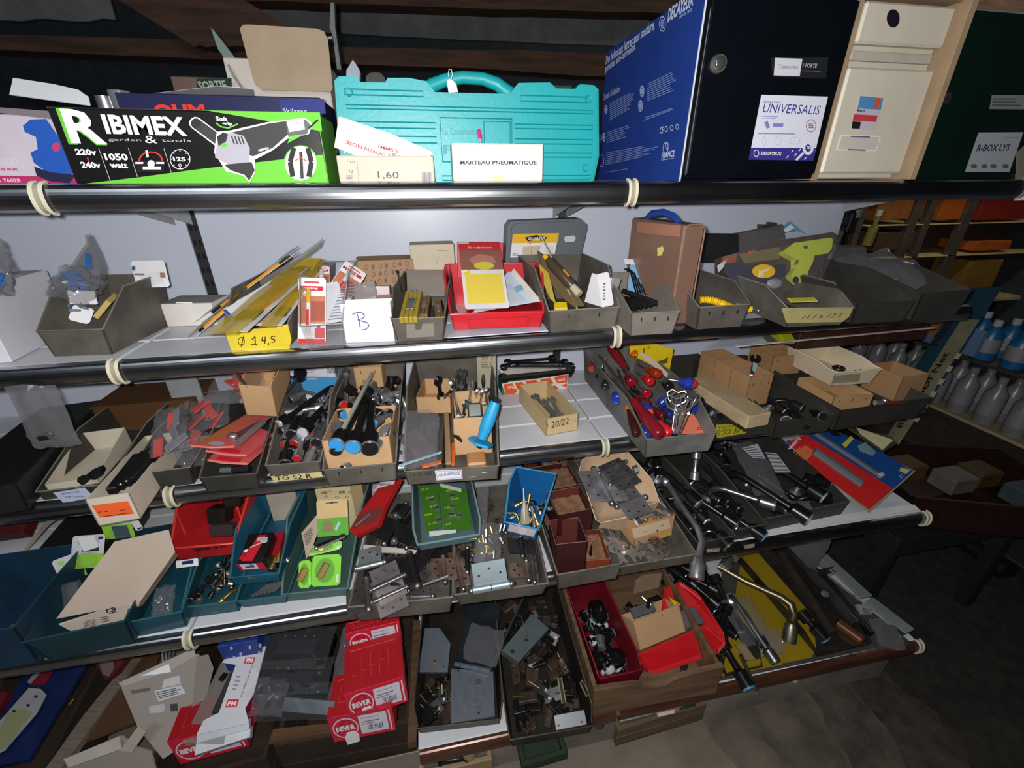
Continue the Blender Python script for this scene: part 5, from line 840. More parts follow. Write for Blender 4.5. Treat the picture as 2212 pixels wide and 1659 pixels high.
t,L=seg('black_hook','curved black hook sticking out right of the wooden handle','hook',zz(d3(650,1000),S3+.07),zz(d3(750,1055),S3+.065));mb=MB();mb.tube([(0,.002,0),(L*.4,.004,0),(L*.8,0,0),(L,-.004,0)],[.007,.006,.0045,.0025],BLACKM,8,flat=.5);mb.build('hook',t)
t,L=seg('orange_strip','orange plastic strip right of the wooden handle','strip',zz(d3(655,1300),S3+.03),zz(d3(660,1080),S3+.03));MB().box((0,-.004,-.003),(L,.004,.003),plas(220,110,50),.001).build('strip',t)
t,L=seg('orange_strip','orange blade inside the clear bag at the front of the wide bin','strip',zz(d3(340,1320),S3+.03),zz(d3(540,1270),S3+.035));MB().box((0,-.006,-.002),(L,.006,.002),plas(224,104,40),.001).build('strip',t)
slabbox('wood_block','short varnished wood block at the front of the wide grey bin','block',zz((1009,1003),S3+.028),zz((1051,1000),S3+.028),zz((1012,975),S3+.034),.02,m((172,122,76),rough=.5,var=.15,streak=True,name='block_wood'),c=.004)
bag('large clear bag with tools at the left of the wide grey bin',zz(d3(250,760),S3+.11),zz(d3(600,740),S3+.11),zz(d3(130,1340),S3+.05),.016,BAGM,seed=41)
slabbox('saw_blade_pack','dark brownish tool seen through the large clear bag','pack',zz(d3(300,1240),S3+.05),zz(d3(500,1150),S3+.05),zz(d3(400,880),S3+.07),.01,m((84,70,74),rough=.5,name='dim_purple'))
t,L=seg('zip_strip','pale blue zip strip along the mouth of the large clear bag','strip',zz(d3(105,1310),S3+.062),zz(d3(540,1170),S3+.06));MB().box((0,-.003,-.001),(L,.003,.001),m((160,190,206),rough=.3,name='zip_blue')).build('zip',t)
t=standing('printed paper strip standing between the wide bin and the orange box',1033,1073,.22,757,.008,m((170,160,138),rough=.8,name='old_paper'),z=S3,vb=860,name='paper_strip',cat='paper');f=FF(t);f.tx('Extra Hitter',(1062,795),(1068,762),6,ink(60,60,60));f.lines([(1040,765),(1056,765),(1056,795),(1040,795)],6,ink(90,86,80),.3);f.done('printed_text')
TW=tray('open orange and white printed carton of black spanners',(1091,852),(1225,838),S3,826,.10,m((216,208,196),rough=.6,name='wg_white'),ys=0)
f=FF(TW);OG=ink(226,84,34)
f.pg([(1084,829),(1228,808),(1225,839),(1091,852)],m((222,216,208),rough=.6,var=0,name='print_white'))
for q in(((1088,830),(1107,828),(1118,846),(1112,850),(1091,852)),((1112,827),(1128,825),(1138,836),(1118,842)),((1122,848),(1140,838),(1134,848)),((1134,823),(1158,820),(1166,832),(1144,836)),((1144,846),(1166,836),(1176,843),(1160,845)),((1166,819),(1188,816),(1196,828),(1174,832)),((1178,843),(1198,832),(1208,839),(1196,842)),((1196,814),(1226,809),(1225,826),(1204,828)),((1212,832),(1225,828),(1224,838))):f.pg(q,OG)
for x,y in((1096,836),(1132,831),(1170,826),(1204,820)):f.tx('WG',(x,y+5),(x+16,y+3),7,ink(226,216,208),.03)
f.done('printed_front')
t=TW;mb=MB();mb.box((-.01,-.001,.0),(0,.06,TW['_hf']),m((24,110,92),rough=.5,name='green_tab'));mb.build('green_corner',TW)
for i,(a,b,dz)in enumerate(((d3(1160,300),d3(1880,290),.055),(d3(1150,400),d3(1870,330),.05),(d3(1200,250),d3(1690,210),.065),(d3(1280,270),d3(1820,250),.06),(d3(1170,430),d3(1850,360),.045))):
 spanner('black open ended spanner wrapped in film in the orange carton',zz(a,S3+dz),zz(b,S3+dz),m((44,44,42),rough=.25,metal=.5,var=.3,name='wrapped_black'),.013,group='black spanners in the orange carton',roll=.4)
t,f=quadplate('clear_film','torn clear film over the black spanners in the orange carton','film',[zz(d3(1150,420),S3+.06),zz(d3(1870,340),S3+.06),zz(d3(1860,260),S3+.062),zz(d3(1180,290),S3+.062)],.0006,CLEAR)
T8=tray('small kraft carton tray marked 20/22 holding grey spanners',(1180,942),(1247,929),S3,905,local(thing('tmp','','',Z(1180,942,S3)),Z(1133,865,S3)).y,card(196,172,130),hb=.055,ys=.45)
bpy.data.objects.remove(bpy.data.objects['tmp'])
f=FF(T8);f.tx('20/22',d3(1660,925),d3(1840,880),13,ink(44,40,34),0,.2);f.ln([d3(1625,880),d3(1628,910)],1,DSTEEL);f.ln([d3(1905,830),d3(1908,858)],1,DSTEEL);f.done('handwritten_mark')
for i,(a,b)in enumerate(((d3(1700,810),d3(1490,590)),(d3(1730,800),d3(1580,650)),(d3(1750,800),d3(1660,620)))):spanner(('left grey spanner in the 20/22 tray','middle grey spanner in the 20/22 tray','right pale spanner in the 20/22 tray')[i],zz(a,S3+.02+.006*i),zz(b,S3+.03+.006*i),m((112+i*10,116+i*10,106+i*8),rough=.55,metal=.5,var=.2,name='grey_forged'),.011)
B9=shelf_bin('big grey bin full of screwdrivers and skewers',(1393,988),(1531,973),S3,946,756,(1243,822),ys=.25,mt=m((92,91,88),rough=.6,var=.25,bump=.25,scale=9,c2=(120,118,114),name='scuffed_fibre'))
DR=(122,22,34);RD=(206,34,40);BL=(36,54,150);OGc=(206,96,30)
SD=[('large dark red screwdriver in front, handle at the bin front',d4(1000,1070),d4(350,230),.075,.15,DR,.13,.0165,.0042,None,BL),('dark red screwdriver standing at the back left, handle up',d4(475,135),d4(830,660),.16,.09,DR,.10,.014,.0038,None,None),('amber handled screwdriver with white lettering at the front left',d4(745,1060),d4(545,370),.055,.12,(60,22,20),.10,.012,.0028,None,None),('bright red screwdriver beside the large dark red one',d4(1090,1060),d4(860,790),.06,.09,RD,.11,.014,.003,None,None),('blue handled screwdriver with a red end on top at the right',d4(1340,525),d4(1030,470),.15,.15,BL,.06,.0155,.0035,RD,None),('transparent amber screwdriver in the middle of the bin',d4(980,430),d4(730,310),.14,.13,(150,44,20),.08,.013,.003,None,None),('red screwdriver under the amber one',d4(900,510),d4(740,400),.12,.11,(190,26,34),.07,.0125,.003,None,None),('blue screwdriver handle with an orange end left of centre',d4(880,830),d4(700,670),.09,.1,BL,.06,.016,.003,(226,80,60),None),('round blue screwdriver end at the left wall of the bin',d4(540,700),d4(560,520),.075,.08,BL,.06,.017,.003,None,None),('blue screwdriver lying low at the front',d4(850,1070),d4(800,880),.045,.05,BL,.08,.013,.003,None,None),('dark red handle lying in the centre of the bin',d4(700,520),d4(600,380),.11,.11,DR,.07,.014,.003,None,None),('dark cherry handle right of the centre',d4(860,640),d4(800,560),.1,.1,(150,20,30),.05,.0125,.003,None,None),('orange stubby screwdriver at the back left corner',d4(262,380),d4(310,330),.08,.09,(190,84,34),.03,.011,.003,None,None),('small red tipped black screwdriver at the back left wall',d4(280,310),d4(330,400),.09,.08,(150,26,30),.03,.009,.003,None,None),('large orange handle under the yellow card',d4(700,180),d4(760,300),.14,.13,OGc,.06,.014,.003,None,None),('blue screwdriver half under the wire skewers',d4(1030,700),d4(940,780),.08,.07,BL,.07,.014,.003,None,None),('blue screwdriver end at the right wall behind the skewers',d4(1370,800),d4(1250,740),.07,.07,BL,.06,.013,.003,None,None),('black handled screwdriver at the left of the bin',d4(420,560),d4(430,420),.08,.08,(30,30,32),.06,.0125,.003,None,None),('black screwdriver low at the back left',d4(350,480),d4(420,250),.06,.12,(34,32,32),.07,.012,.003,None,None),('black tester screwdriver lying from the centre to the right',d4(1100,560),d4(950,480),.11,.1,(30,26,28),.06,.012,.003,None,None),('dark screwdriver with a white printed handle in front',d4(1060,1000),d4(1000,850),.055,.06,(44,34,34),.06,.011,.003,None,None)]
R_=random.Random(12)
for i in range(18):
 a=B9.matrix_world@V3((B9['_w']*R_.uniform(.15,.85),B9['_d']*R_.uniform(.05,.6),.012+.0025*i));b=a+V3((R_.uniform(-.03,.03),R_.uniform(.07,.11),R_.uniform(0,.02)));screwdriver('dark screwdriver buried low in the big grey bin',a,b,R_.choice(((32,30,34),(96,18,28),(30,44,120),(28,28,30),(120,24,30))),.06,.0115,.003,group='screwdrivers buried in the big grey bin')
for lb,a,b,za,zb,hc,hl,hr,sr,end,_ in SD:screwdriver(lb,zz(a,S3+za),zz(b,S3+zb),hc,hl,hr,sr,two=end)
mb=MB();t=next(o for o in bpy.data.objects if str(o.get('label')).startswith('amber handled'));mb.tube([(.085,0,0),(.1,0,0),(.106,0,0)],[.0105,.008,.006],m((226,130,20),rough=.15,name='amber'),12);mb.build('amber_collar',t)
for i,(a,b)in enumerate((((1130,1040),(1180,650)),((1150,1045),(1200,680)),((1180,1040),(1290,700)),((1160,1030),(1250,720)),((1200,1040),(1340,700)),((1140,1030),(1150,720)))):
 t,L=seg('wire_skewer','chrome wire skewer with a looped end','skewer',zz(d4(*a),S3+.06+.004*i),zz(d4(*b),S3+.135+.004*i),roll=i*.5,group='wire skewers in the screwdriver bin');mb=MB();mb.tube([(0,0,0),(L*.75,0,0)],.0014,CHROME,6);mb.tube([(0,.004,0),(L*.75,.004,0)],.0014,CHROME,6);mb.build('shank',t)
 mb=MB();cx=L*.86;mb.tube([(cx-.012,.002,0),(cx+.0,.02,0),(cx+.016,.026,.002),(cx+.026,.016,.003),(cx+.02,.002,0),(cx+.026,-.012,.003),(cx+.016,-.022,.002),(cx,-.016,0),(cx-.012,.002,0)],.0019,CHROME,6);mb.build('loop',t,60)
 mb=MB();mb.tube([(L*.6,-.003,0),(L*.62,.007,0)],.0028,CHROME,6);mb.build('collar',t)
t,f=quadplate('yellow_card','yellow printed card standing at the back of the screwdriver bin','card',[Y(1374,772,.22),Y(1445,807,.22),Y(1455,754,.22),Y(1402,738,.22),Y(1361,740,.22),Y(1360,765,.22)],.001,m((224,196,24),rough=.5,var=.04,name='yellow_print'));f.ln([(1391,752),(1391,764)],2.5,ink(80,70,20));f.pg([(1416,782),(1436,776),(1443,770),(1442,784),(1420,788)],ink(96,84,40));f.tx('B',(1399,755),(1404,754),7,ink(90,80,30));f.done('printed_card')
t,f=quadplate('cream_strip','curved cream card edge beside the orange handle','card',[Y(*d4(1060,460),.15),Y(*d4(1100,440),.15),Y(*d4(950,290),.15),Y(*d4(800,190),.15),Y(*d4(770,215),.15),Y(*d4(900,330),.15)],.001,m((206,184,164),rough=.6,name='cream_edge'))
t,f=quadplate('orange_card','pink orange hanging card at the front right of the screwdriver bin','card',[zz(d4(1180,1050),S3+.03),zz(d4(1460,1035),S3+.03),zz(d4(1330,850),S3+.05),zz(d4(1150,800),S3+.06)],.001,m((224,122,96),rough=.5,name='salmon_card'));f.ring(*d4(1395,990),5,3.5,.4,ink(90,40,30));f.done('hole_mark')
B10=shelf_bin('dark grey bin with a yellow handwritten label under a long beige carton',(1551,950),(1660,936),S3,926,772,.36,mt=DARKBIN,ys=.5,rim=None)
f=FFb(B10);f.pg([d4(1570,950),d4(1740,945),d4(1890,1035),d4(1580,1088)],m((176,164,40),rough=.6,var=.06,name='yellow_label2'))
f.tx('ADAPTATEUR',d4(1582,992),d4(1800,968),5,ink(40,38,20),0,.2);f.tx('1/2H 3/8',d4(1584,1030),d4(1840,1000),6,ink(40,38,20),0,.2);f.tx('1 A5 25 k',d4(1586,1066),d4(1870,1025),6,ink(40,38,20),0,.2);f.done('handwritten_label')
slabbox('long_carton','long dusty beige carton lying lengthwise over the bins','box',zz((1618,900),S3+.085),zz((1667,891),S3+.085),zz((1499,815),S3+.085),.036,m((176,154,120),rough=.85,var=.15,bump=.4,name='dusty_beige'),c=.002)
B11=shelf_bin('dark grey bin with stapled kraft cartons inside',(1668,946),(1786,931),S3,908,775,.36,mt=DARKBIN,ys=.55,rim=None)
tray('kraft carton with a chrome part and a blue tag, in the dark bins',(1606,880),(1655,872),S3,815,.2,KRAFTD,lift=.04,div=2,staples=3)
tray('kraft carton at the back behind the blue tag',(1660,812),(1725,806),S3,770,.1,KRAFTD,lift=.06,div=1,staples=3)
tray('kraft open carton under the cream plastic bin',(1789,896),(1873,889),S3,858,.13,m((178,142,98),rough=.85,var=.08,name='kraft_shade'),lift=.02,staples=3)
B12=shelf_bin('dark fibre bin at the right end of the third shelf with a red tool',(1800,930),(1978,902),S3,882,800,.26,mt=DARKBIN,rim=None,ys=.4)
tray('kraft carton at the far right end behind the dark bin',(1930,868),(1985,860),S3,815,.1,KRAFTD,lift=.03)
CB2=shelf_bin('cream plastic bin marked 6,5 standing on the kraft carton',(1796,834),(1880,827),S3,802,748,.17,mt=m((212,196,168),rough=.4,var=.04,name='cream_plastic'),rim=m((222,208,184),rough=.35,name='cream_rim'),lift=.085,ys=.35,flare=.012,cut=.05,rimr=.0026)
MB().box((-.003,.09,0),(0,.094,.05),m((212,196,168),rough=.4,var=.04,name='cream_plastic')).build('side_rib',CB2)
f=FFb(CB2);f.tx('6,5',d5(1350,415),d5(1410,412),6,INK);f.pg([d5(1185,440),d5(1420,420),d5(1405,490),d5(1175,505)],ink(150,140,118));f.done('label_strip')
t,L=seg('metal_ring','dark steel ring part inside the cream plastic bin','ring',zz((1812,795),S3+.11),zz((1835,785),S3+.11));mb=MB();mb.tube([(.012*math.cos(k*.524),.012*math.sin(k*.524),0)for k in range(12)],.005,DSTEEL,8,closed=True);mb.build('ring',t,60)
t,L=seg('chrome_tool','black open jaw spanner rising from the kraft carton','spanner',zz((1625,800),S3+.12),zz((1634,764),S3+.15));mb=MB();mb.prism(jaw(L*.7,.014,1),-.003,.003,BLACKM);mb.box((-.02,-.005,-.002),(L*.4,.005,.002),STEEL,.001);mb.build('spanner',t)
t,f=quadplate('blue_tag','pale blue tag hanging on the chrome part in the kraft carton','tag',[zz(d5(495,395),S3+.13),zz(d5(525,405),S3+.13),zz(d5(545,340),S3+.14),zz(d5(500,325),S3+.14)],.001,m((150,190,190),rough=.4,name='pale_blue_tag'))
t,L=seg('tin_snips','small red and chrome tool lying in the right end bin','hand tool',zz(d5(1540,670),S3+.07),zz(d5(1800,672),S3+.07));mb=MB();mb.tube([(L*.2,0,0),(L*.6,0,0),(L,0,0)],[.008,.008,.002],m((110,40,34),rough=.3,name='dark_red'),8,flat=.5);mb.build('red_handle',t);mb=MB();mb.tube([(0,0,0),(L*.2,0,0)],.007,CHROME,10);mb.ball((L*.3,0,.006),.006,CHROME);mb.build('chrome_end',t)
heads(B10,7,.02,.05,8,'chrome socket lying under the long beige carton','sockets under the beige carton',y=(.05,.4),mats=(CHROME,DSTEEL),Lr=(.03,.05))
heads(B11,5,.02,.05,9,'dark socket in the dark kraft carton bin','sockets in the kraft carton bin',y=(.05,.3),mats=(DSTEEL,BLACKM),Lr=(.03,.05))
t,L=seg('white_moulding','very long thin white moulding strip at the right end under the second shelf','strip',Y(1592,748,.03),Y(2018,708,.05));mb=MB();mb.box((0,-.004,-.0015),(L,.004,.0015),m((196,190,176),rough=.6,name='ivory'),.001);mb.build('strip',t)
for i,(a,b,lb)in enumerate(((1660,1690,'lime yellow packet under the second shelf, left one'),(1694,1720,'lime yellow packet under the second shelf, right one'))):slabbox('yellow_packet',lb,'packet',Y(a,738,.1),Y(b,738,.1),Y(a-4,717,.13),.01,plas(170,176,40))
for i in range(4):t,L=seg('steel_strip','bright steel strip left of the lime packets','strip',Y(1636+i*5,716,.13),Y(1660+i*6,738,.06),group='steel strips under the second shelf');MB().box((0,-.002,-.001),(L,.002,.001),CHROME).build('strip',t)
t=standing('dark red brown pack lying under the second shelf at the right',1722,1990,.12,706,.1,m((58,30,26),rough=.5,var=.3,scale=30,name='dark_red_pack'),z=Y(1850,745,.12).z,vb=745)
t,f=quadplate('clear_bag','clear bag corner hanging below the second shelf above the kraft cartons','bag',[Y(1518,750,.02),Y(1600,742,.03),Y(1660,722,.05),Y(1560,728,.05)],.001,BAGM)
#FOURTH SHELF
e1=cv(0,1060,4.367);e2=cv(360,1020,4.88);e3=cv(740,1020,4.608);e4=cv(1100,950,4.809);e5=cv(1380,920,3.456)
TEALB=m((26,74,88),rough=.4,var=.12,name='teal_plastic');TEALR=m((48,104,116),rough=.35,name='teal_rim');GRNB=m((62,88,84),rough=.42,var=.12,name='green_plastic');GRNR=m((92,122,120),rough=.35,name='green_rim')
BLUB=m((22,92,150),rough=.35,var=.06,name='blue_bin');BLUR=m((60,140,180),rough=.3,name='blue_rim')
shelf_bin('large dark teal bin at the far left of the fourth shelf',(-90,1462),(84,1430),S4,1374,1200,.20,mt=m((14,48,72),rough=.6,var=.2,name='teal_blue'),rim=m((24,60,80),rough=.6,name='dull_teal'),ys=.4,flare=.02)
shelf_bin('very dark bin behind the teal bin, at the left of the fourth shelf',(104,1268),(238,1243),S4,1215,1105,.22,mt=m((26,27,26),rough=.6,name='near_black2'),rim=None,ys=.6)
quadplate('bent_cardboard','pale torn cardboard strip in the dark bin at the far left','cardboard',[zz(e1(210,570),S4+.1),zz(e1(240,575),S4+.1),zz(e1(470,330),S4+.14),zz(e1(625,220),S4+.16),zz(e1(500,225),S4+.16),zz(e1(440,280),S4+.15)],.001,card(150,136,118))
slabbox('red_pack','dim red pack at the left edge above the large teal bin','package',zz((-60,1165),S4+.13),zz((48,1150),S4+.13),zz((-60,1130),S4+.15),.03,m((80,22,20),rough=.5,name='dim_red'))
t,L=seg('twig_green','olive plastic stick inside the large teal bin','stick',zz((0,1398),S4+.03),zz((32,1352),S4+.04));mb=MB();mb.tube([(0,0,0),(L,0,0)],.008,m((70,78,34),rough=.6,name='olive'),8);mb.build('stick',t)
shelf_bin('wide dark teal bin under the brown paper sack',(112,1428),(292,1388),S4,1374,.085,.28,mt=m((16,50,60),rough=.5,var=.2,name='deep_teal'),rim=m((34,72,84),rough=.5,name='deep_rim'),ys=.3)
LG=ink(142,196,50)
for i,(q,gy,lb)in enumerate((((232,1116,297,1110,229,1165),1,'upper white and green hanging pack behind the brown paper sack'),((162,1158,232,1153,150,1230),0,'middle white hanging pack at the left of the brown paper sack'),((135,1204,190,1184,134,1262),0,'lowest white and green hanging pack by the dark teal bin'))):
 zt=S4+.2-.04*i;t,f=carded(lb,zz(q[0:2],zt),zz(q[2:4],zt),zz(q[4:6],zt-.06),m((196,200,206),rough=.4,name='pack_white'));w_,h=t['_w'],t['_h'];b=f.mb
 b.rc(0,0,w_,h*(.62 if gy else .42),LG);b.rc(w_*.32,h*(.0 if gy else .5),w_*.85,h*(.55 if gy else .62),ink(60,78,84)if gy else ink(40,42,44));b.el(w_*.3,h*.8,w_*.14,h*.1,ink(160,200,110));b.rc(w_*.8,h*.84,w_*.95,h*.93,ink(40,36,80));f.done('printed_card')
 mb=MB();mb.box((w_*.3,h*.05,0),(w_*.85,h*.5,.012),CLEAR,.003);mb.build('blister',t)
t,f=carded('narrow white hanging pack just right of the upper green pack',zz((300,1112),S4+.2),zz((316,1107),S4+.2),zz((295,1148),S4+.15),WHITE);f.mb.rc(.004,.004,.012,.01,ink(40,40,60));f.done()
t,f=carded('white hanging pack behind, between the middle and lowest green packs',zz((196,1157),S4+.17),zz((231,1152),S4+.17),zz((190,1215),S4+.1),WHITE);b=f.mb;b.rc(0,0,t['_w'],t['_h']*.35,LG);f.done('printed_card')
slabbox('clear_pack','clear glossy tube pack below the green packs in the teal bin','package',zz((135,1320),S4+.05),zz((170,1312),S4+.05),zz((140,1262),S4+.1),.02,CLEARD,c=.003)
KP=m((188,170,154),rough=.8,var=.06,bump=.2,scale=6,name='kraft_paper')
A,B,C_=zz((167,1368),S4+.03),zz((293,1332),S4+.03),zz((240,1180),S4+.13)
M,w_,h=plane3(A,B,C_);t=thing('paper_sack','big folded brown paper sack marked GP lying over the teal bins','paper sack',M=M)
tp=[zz(p,S4+z)for p,z in(((121,1337),.075),((262,1308),.075),((302,1300),.08),((378,1192),.17),((364,1144),.20),((247,1170),.2))]
lc=[local(t,p)for p in tp];mb=MB();q=[(p.x,p.y,p.z)for p in lc];mb.add(q+[(x,y,z-.003)for x,y,z in q],[(0,1,2,3,4,5),(11,10,9,8,7,6)]+[(i,i+6,(i+1)%6+6,(i+1)%6)for i in range(6)],KP);mb.build('top_sheet',t,20)
lo_=[local(t,zz(p,S4+z))for p,z in(((128,1350),.06),((168,1371),.025),((290,1333),.03),((302,1302),.075),((244,1312),.072))]
mb=MB();q=[(p.x,p.y,p.z)for p in lo_];mb.add(q+[(x,y+.003,z)for x,y,z in q],[(0,1,2,3,4),(9,8,7,6,5)]+[(i,(i+1)%5,(i+1)%5+5,i+5)for i in range(5)],m((198,182,166),rough=.8,var=.06,name='kraft_fold'));mb.build('folded_mouth',t,20)
sd_=[local(t,zz(p,S4+z))for p,z in(((302,1302),.075),((290,1333),.03),((385,1200),.12),((378,1192),.17))];mb=MB();q=[(p.x,p.y,p.z)for p in sd_];mb.add(q+[(x-.003,y,z)for x,y,z in q],[(0,1,2,3),(7,6,5,4)]+[(i,(i+1)%4,(i+1)%4+4,i+4)for i in range(4)],KP);mb.build('side_fold',t,20)
M3,_,_=plane3(zz((168,1371),S4+.025),zz((290,1333),S4+.03),zz((128,1350),S4+.06));M3,_,_=plane3(zz((168,1371),S4+.025),zz((290,1333),S4+.03),zz((302,1302),S4+.075))
if M3.col[2].xyz.dot(CAM-M3.col[3].xyz)<0:M3=M3@rotx(math.pi)
f=Face(t,M3@Matrix.Translation((0,0,.002)));f.tx('GP',(236,1327),(258,1320),12,ink(40,36,50),.02);f.lines([(180,1342),(212,1334),(214,1348),(182,1356)],4,ink(130,120,116));f.lines([(216,1332),(236,1328),(242,1340),(218,1346)],3,ink(120,112,110));f.done('handwriting')
t,f=quadplate('torn_wrapper','crumpled white and orange wrapper in front of the paper sack','wrapper',[zz(e1(880,1330),S4+.02),zz(e1(1010,1370),S4+.02),zz(e1(1150,1310),S4+.02),zz(e1(1090,1270),S4+.03),zz(e1(960,1290),S4+.03)],.001,m((196,190,180),rough=.4,name='wrap_white2'));f.pg([e1(965,1290),e1(1085,1272),e1(1140,1298),e1(1010,1330)],ink(232,160,60));f.done()
T1=shelf_bin('teal plastic bin with clear bags, half hidden by the paper sack',(302,1374),(404,1353),S4,1338,.085,.24,mt=TEALB,rim=TEALR,ys=.35,rimr=.0024)
bag('clear bag with green and blue bits in the half hidden teal bin',zz((345,1270),S4+.08),zz((390,1262),S4+.08),zz((325,1340),S4+.04),.018,BAGM,seed=51)
t,f=slabbox('price_card','small white and navy card on the clear bag beside the red bin','card',zz((380,1228),S4+.1),zz((428,1222),S4+.1),zz((378,1212),S4+.115),.002,WHITE);f.pg([(392,1213),(418,1209),(418,1217),(394,1220)],ink(40,40,96));f.done()
T2b=shelf_bin('teal plastic bin with dark brass fittings, below the red bin',(413,1334),(517,1320),S4,1308,.085,.25,mt=TEALB,rim=TEALR,ys=.35,rimr=.0024)
heads(T2b,16,.01,.05,12,'small dark brass fitting in the teal bin below the red one','fittings in the teal bin below the red bin',mats=(DSTEEL,BRASS,BLACKM),r=(.004,.006),Lr=(.02,.04),y=(.08,.5))
f=FFb(T2b);f.tx('EKO',(458,1324),(475,1322),3,ink(150,140,90));f.done('stamped_mark')
REDB=m((180,34,38),rough=.38,var=.06,name='red_bin');REDR=m((206,56,50),rough=.3,name='red_bin_rim')
R1=shelf_bin('bright red plastic bin with a black handwritten front, left on the fourth shelf',(387,1209),(510,1197),S4,1181,.125,.22,mt=REDB,rim=REDR,lift=.085,ys=.55,flare=.022,rimr=.0032,cut=.02)
f=FFb(R1);f.tx('18mm B-10',e2(305,838),e2(640,792),9,ink(30,12,12),.03,.1);f.done('handwriting')
for s_ in(0,1):MB().box((-.004 if s_==0 else R1['_w']+.004,.05,.03),(-.001 if s_==0 else R1['_w']+.009,.056,R1['_hb']*.8),REDR,.001).build('side_rib',R1)
t,_=slabbox('black_box','black case with screws lying inside the red bin','case',zz(e2(420,560),S4+.13),zz(e2(610,560),S4+.13),zz(e2(470,390),S4+.17),.04,m((38,32,32),rough=.25,name='glossy_dark'),c=.004)
slabbox('black_box','dark film wrapped fitting nearest the front of the red bin','case',zz(e2(440,700),S4+.11),zz(e2(690,690),S4+.11),zz(e2(520,570),S4+.14),.03,m((64,54,54),rough=.15,name='smoky_wrap'),c=.006)
slabbox('black_box','dark fitting at the back of the red bin under the rail','case',zz(e2(600,400),S4+.16),zz(e2(780,380),S4+.16),zz(e2(660,250),S4+.2),.03,m((46,36,36),rough=.2,name='smoky_wrap2'),c=.006)
t=standing('upright grey cream carton with a slot between the red bin and the green bin',592,655,.14,1057,.06,m((172,162,150),rough=.75,var=.06,name='grey_carton'),z=S4,vb=1130)
T4=shelf_bin('lower teal bin holding metal rods, stacked under another teal bin',(529,1312),(620,1301),S4,1291,1190,.25,mt=TEALB,rim=TEALR,ys=.35,rimr=.0024)
for i in range(6):t,L=seg('steel_rod','pale steel rod end in the lower teal bin','rod',zz((545+i*9,1288-i*2),S4+.015),zz((580+i*8,1262-i*2),S4+.03),group='rods in the lower teal bin');mb=MB();mb.tube([(0,0,0),(L,0,0)],.004,STEEL,8);mb.build('rod',t)
T3=shelf_bin('upper teal and blue bin with a black and red carton in it',(508,1264),(606,1254),S4,1246,.09,.22,mt=m((28,84,110),rough=.38,var=.1,name='teal_blue2'),rim=TEALR,ys=.4,lift=.055,rimr=.0026)
f=FFb(T3);f.tx('EKO1',(538,1251),(556,1249),4,ink(150,130,90));f.done('stamped_mark')
t,f=slabbox('tool_carton','narrow black and red carton with a white barcode label in the upper teal bin','box',zz((511,1218),S4+.125),zz((567,1214),S4+.125),zz((545,1152),S4+.145),.03,m((24,22,24),rough=.3,name='gloss_black2'))
f.pg([(521,1212),(545,1212),(576,1156),(560,1156)],ink(196,30,44));f.pg([(516,1208),(530,1185),(534,1188),(524,1210)],ink(180,30,44));f.el(570,1168,8,5,ink(190,190,190));f.ln([(540,1183),(566,1172)],2,ink(210,205,200));f.pg([(556,1162),(580,1160),(576,1168),(554,1170)],ink(170,170,170));f.pg([(524,1190),(538,1186),(532,1194)],W_);f.done('printed_top')
w_=t['_w'];fr=Face(t,t.matrix_world@Matrix.Translation((0,-.0008,-.03))@FRONT);fr.mb.rc(0,0,w_,.03,ink(206,34,60));fr.mb.rc(w_*.1,.004,w_*.72,.028,ink(226,222,236));fr.mb.rc(w_*.25,.012,w_*.6,.017,INK);fr.mb.rc(w_*.45,.02,w_*.62,.026,ink(130,130,140));fr.mb.rc(w_*.15,.021,w_*.4,.023,ink(150,140,160));fr.done('barcode_label')
slabbox('tool_carton','second red carton hidden behind the black and red one','box',zz((574,1200),S4+.1),zz((600,1198),S4+.1),zz((600,1150),S4+.12),.03,m((150,24,38),rough=.4,name='carton_red'))
heads(T3,8,.01,.04,14,'brass fitting at the right of the black and red carton','fittings in the upper teal bin',x=(.7,.95),y=(.08,.5),mats=(DSTEEL,BRASS),r=(.004,.006),Lr=(.02,.03))
T5=shelf_bin('dark green plastic bin with lime green blister cards',(620,1299),(752,1286),S4,1281,.13,.32,mt=GRNB,rim=GRNR,ys=.45,rimr=.0032,flare=.02)
LM=m((134,214,60),rough=.45,var=.05,name='lime_card')
def lime(lb,A,B,C_,gold=True,mt=LM):
 t,f=carded(lb,A,B,C_,mt,rc=.006);w_,h=t['_w'],t['_h'];b=f.mb;b.el(w_*.45,h*.5,w_*.34,h*.4,m((110,176,60),rough=.3,var=0,name='lime_shade'));b.rc(w_*.85,h*.1,w_*.93,h*.35,ink(214,220,214));f.done('printed_card')
 mb=MB();mb.ball((w_*.45,h*.5,.003),(w_*.3,h*.36,.011),CLEAR,12);mb.build('blister',t,60);mb=MB();mb.M=Matrix.Translation((w_*.45,h*.5,.004))@Matrix.Rotation(1.1,4,'Z');mb.box((-h*.25,-.006,0),(h*.25,.006,.006),BRASS if gold else ZINC,.001);mb.tube([(-h*.25,.008,.004),(h*.25,.008,.004)],.0025,BRASS,8);mb.build('fitting',t)
lime('front lime green card with a gold fitting, at the right of the green bin',zz((681,1200),S4+.085),zz((743,1196),S4+.085),zz((672,1268),S4+.03));lime('second lime green card partly behind the front one',zz((655,1211),S4+.08),zz((682,1208),S4+.08),zz((645,1272),S4+.03))
lime('lime green card lying in the middle of the green bin',zz((672,1180),S4+.1),zz((750,1162),S4+.1),zz((660,1204),S4+.085))
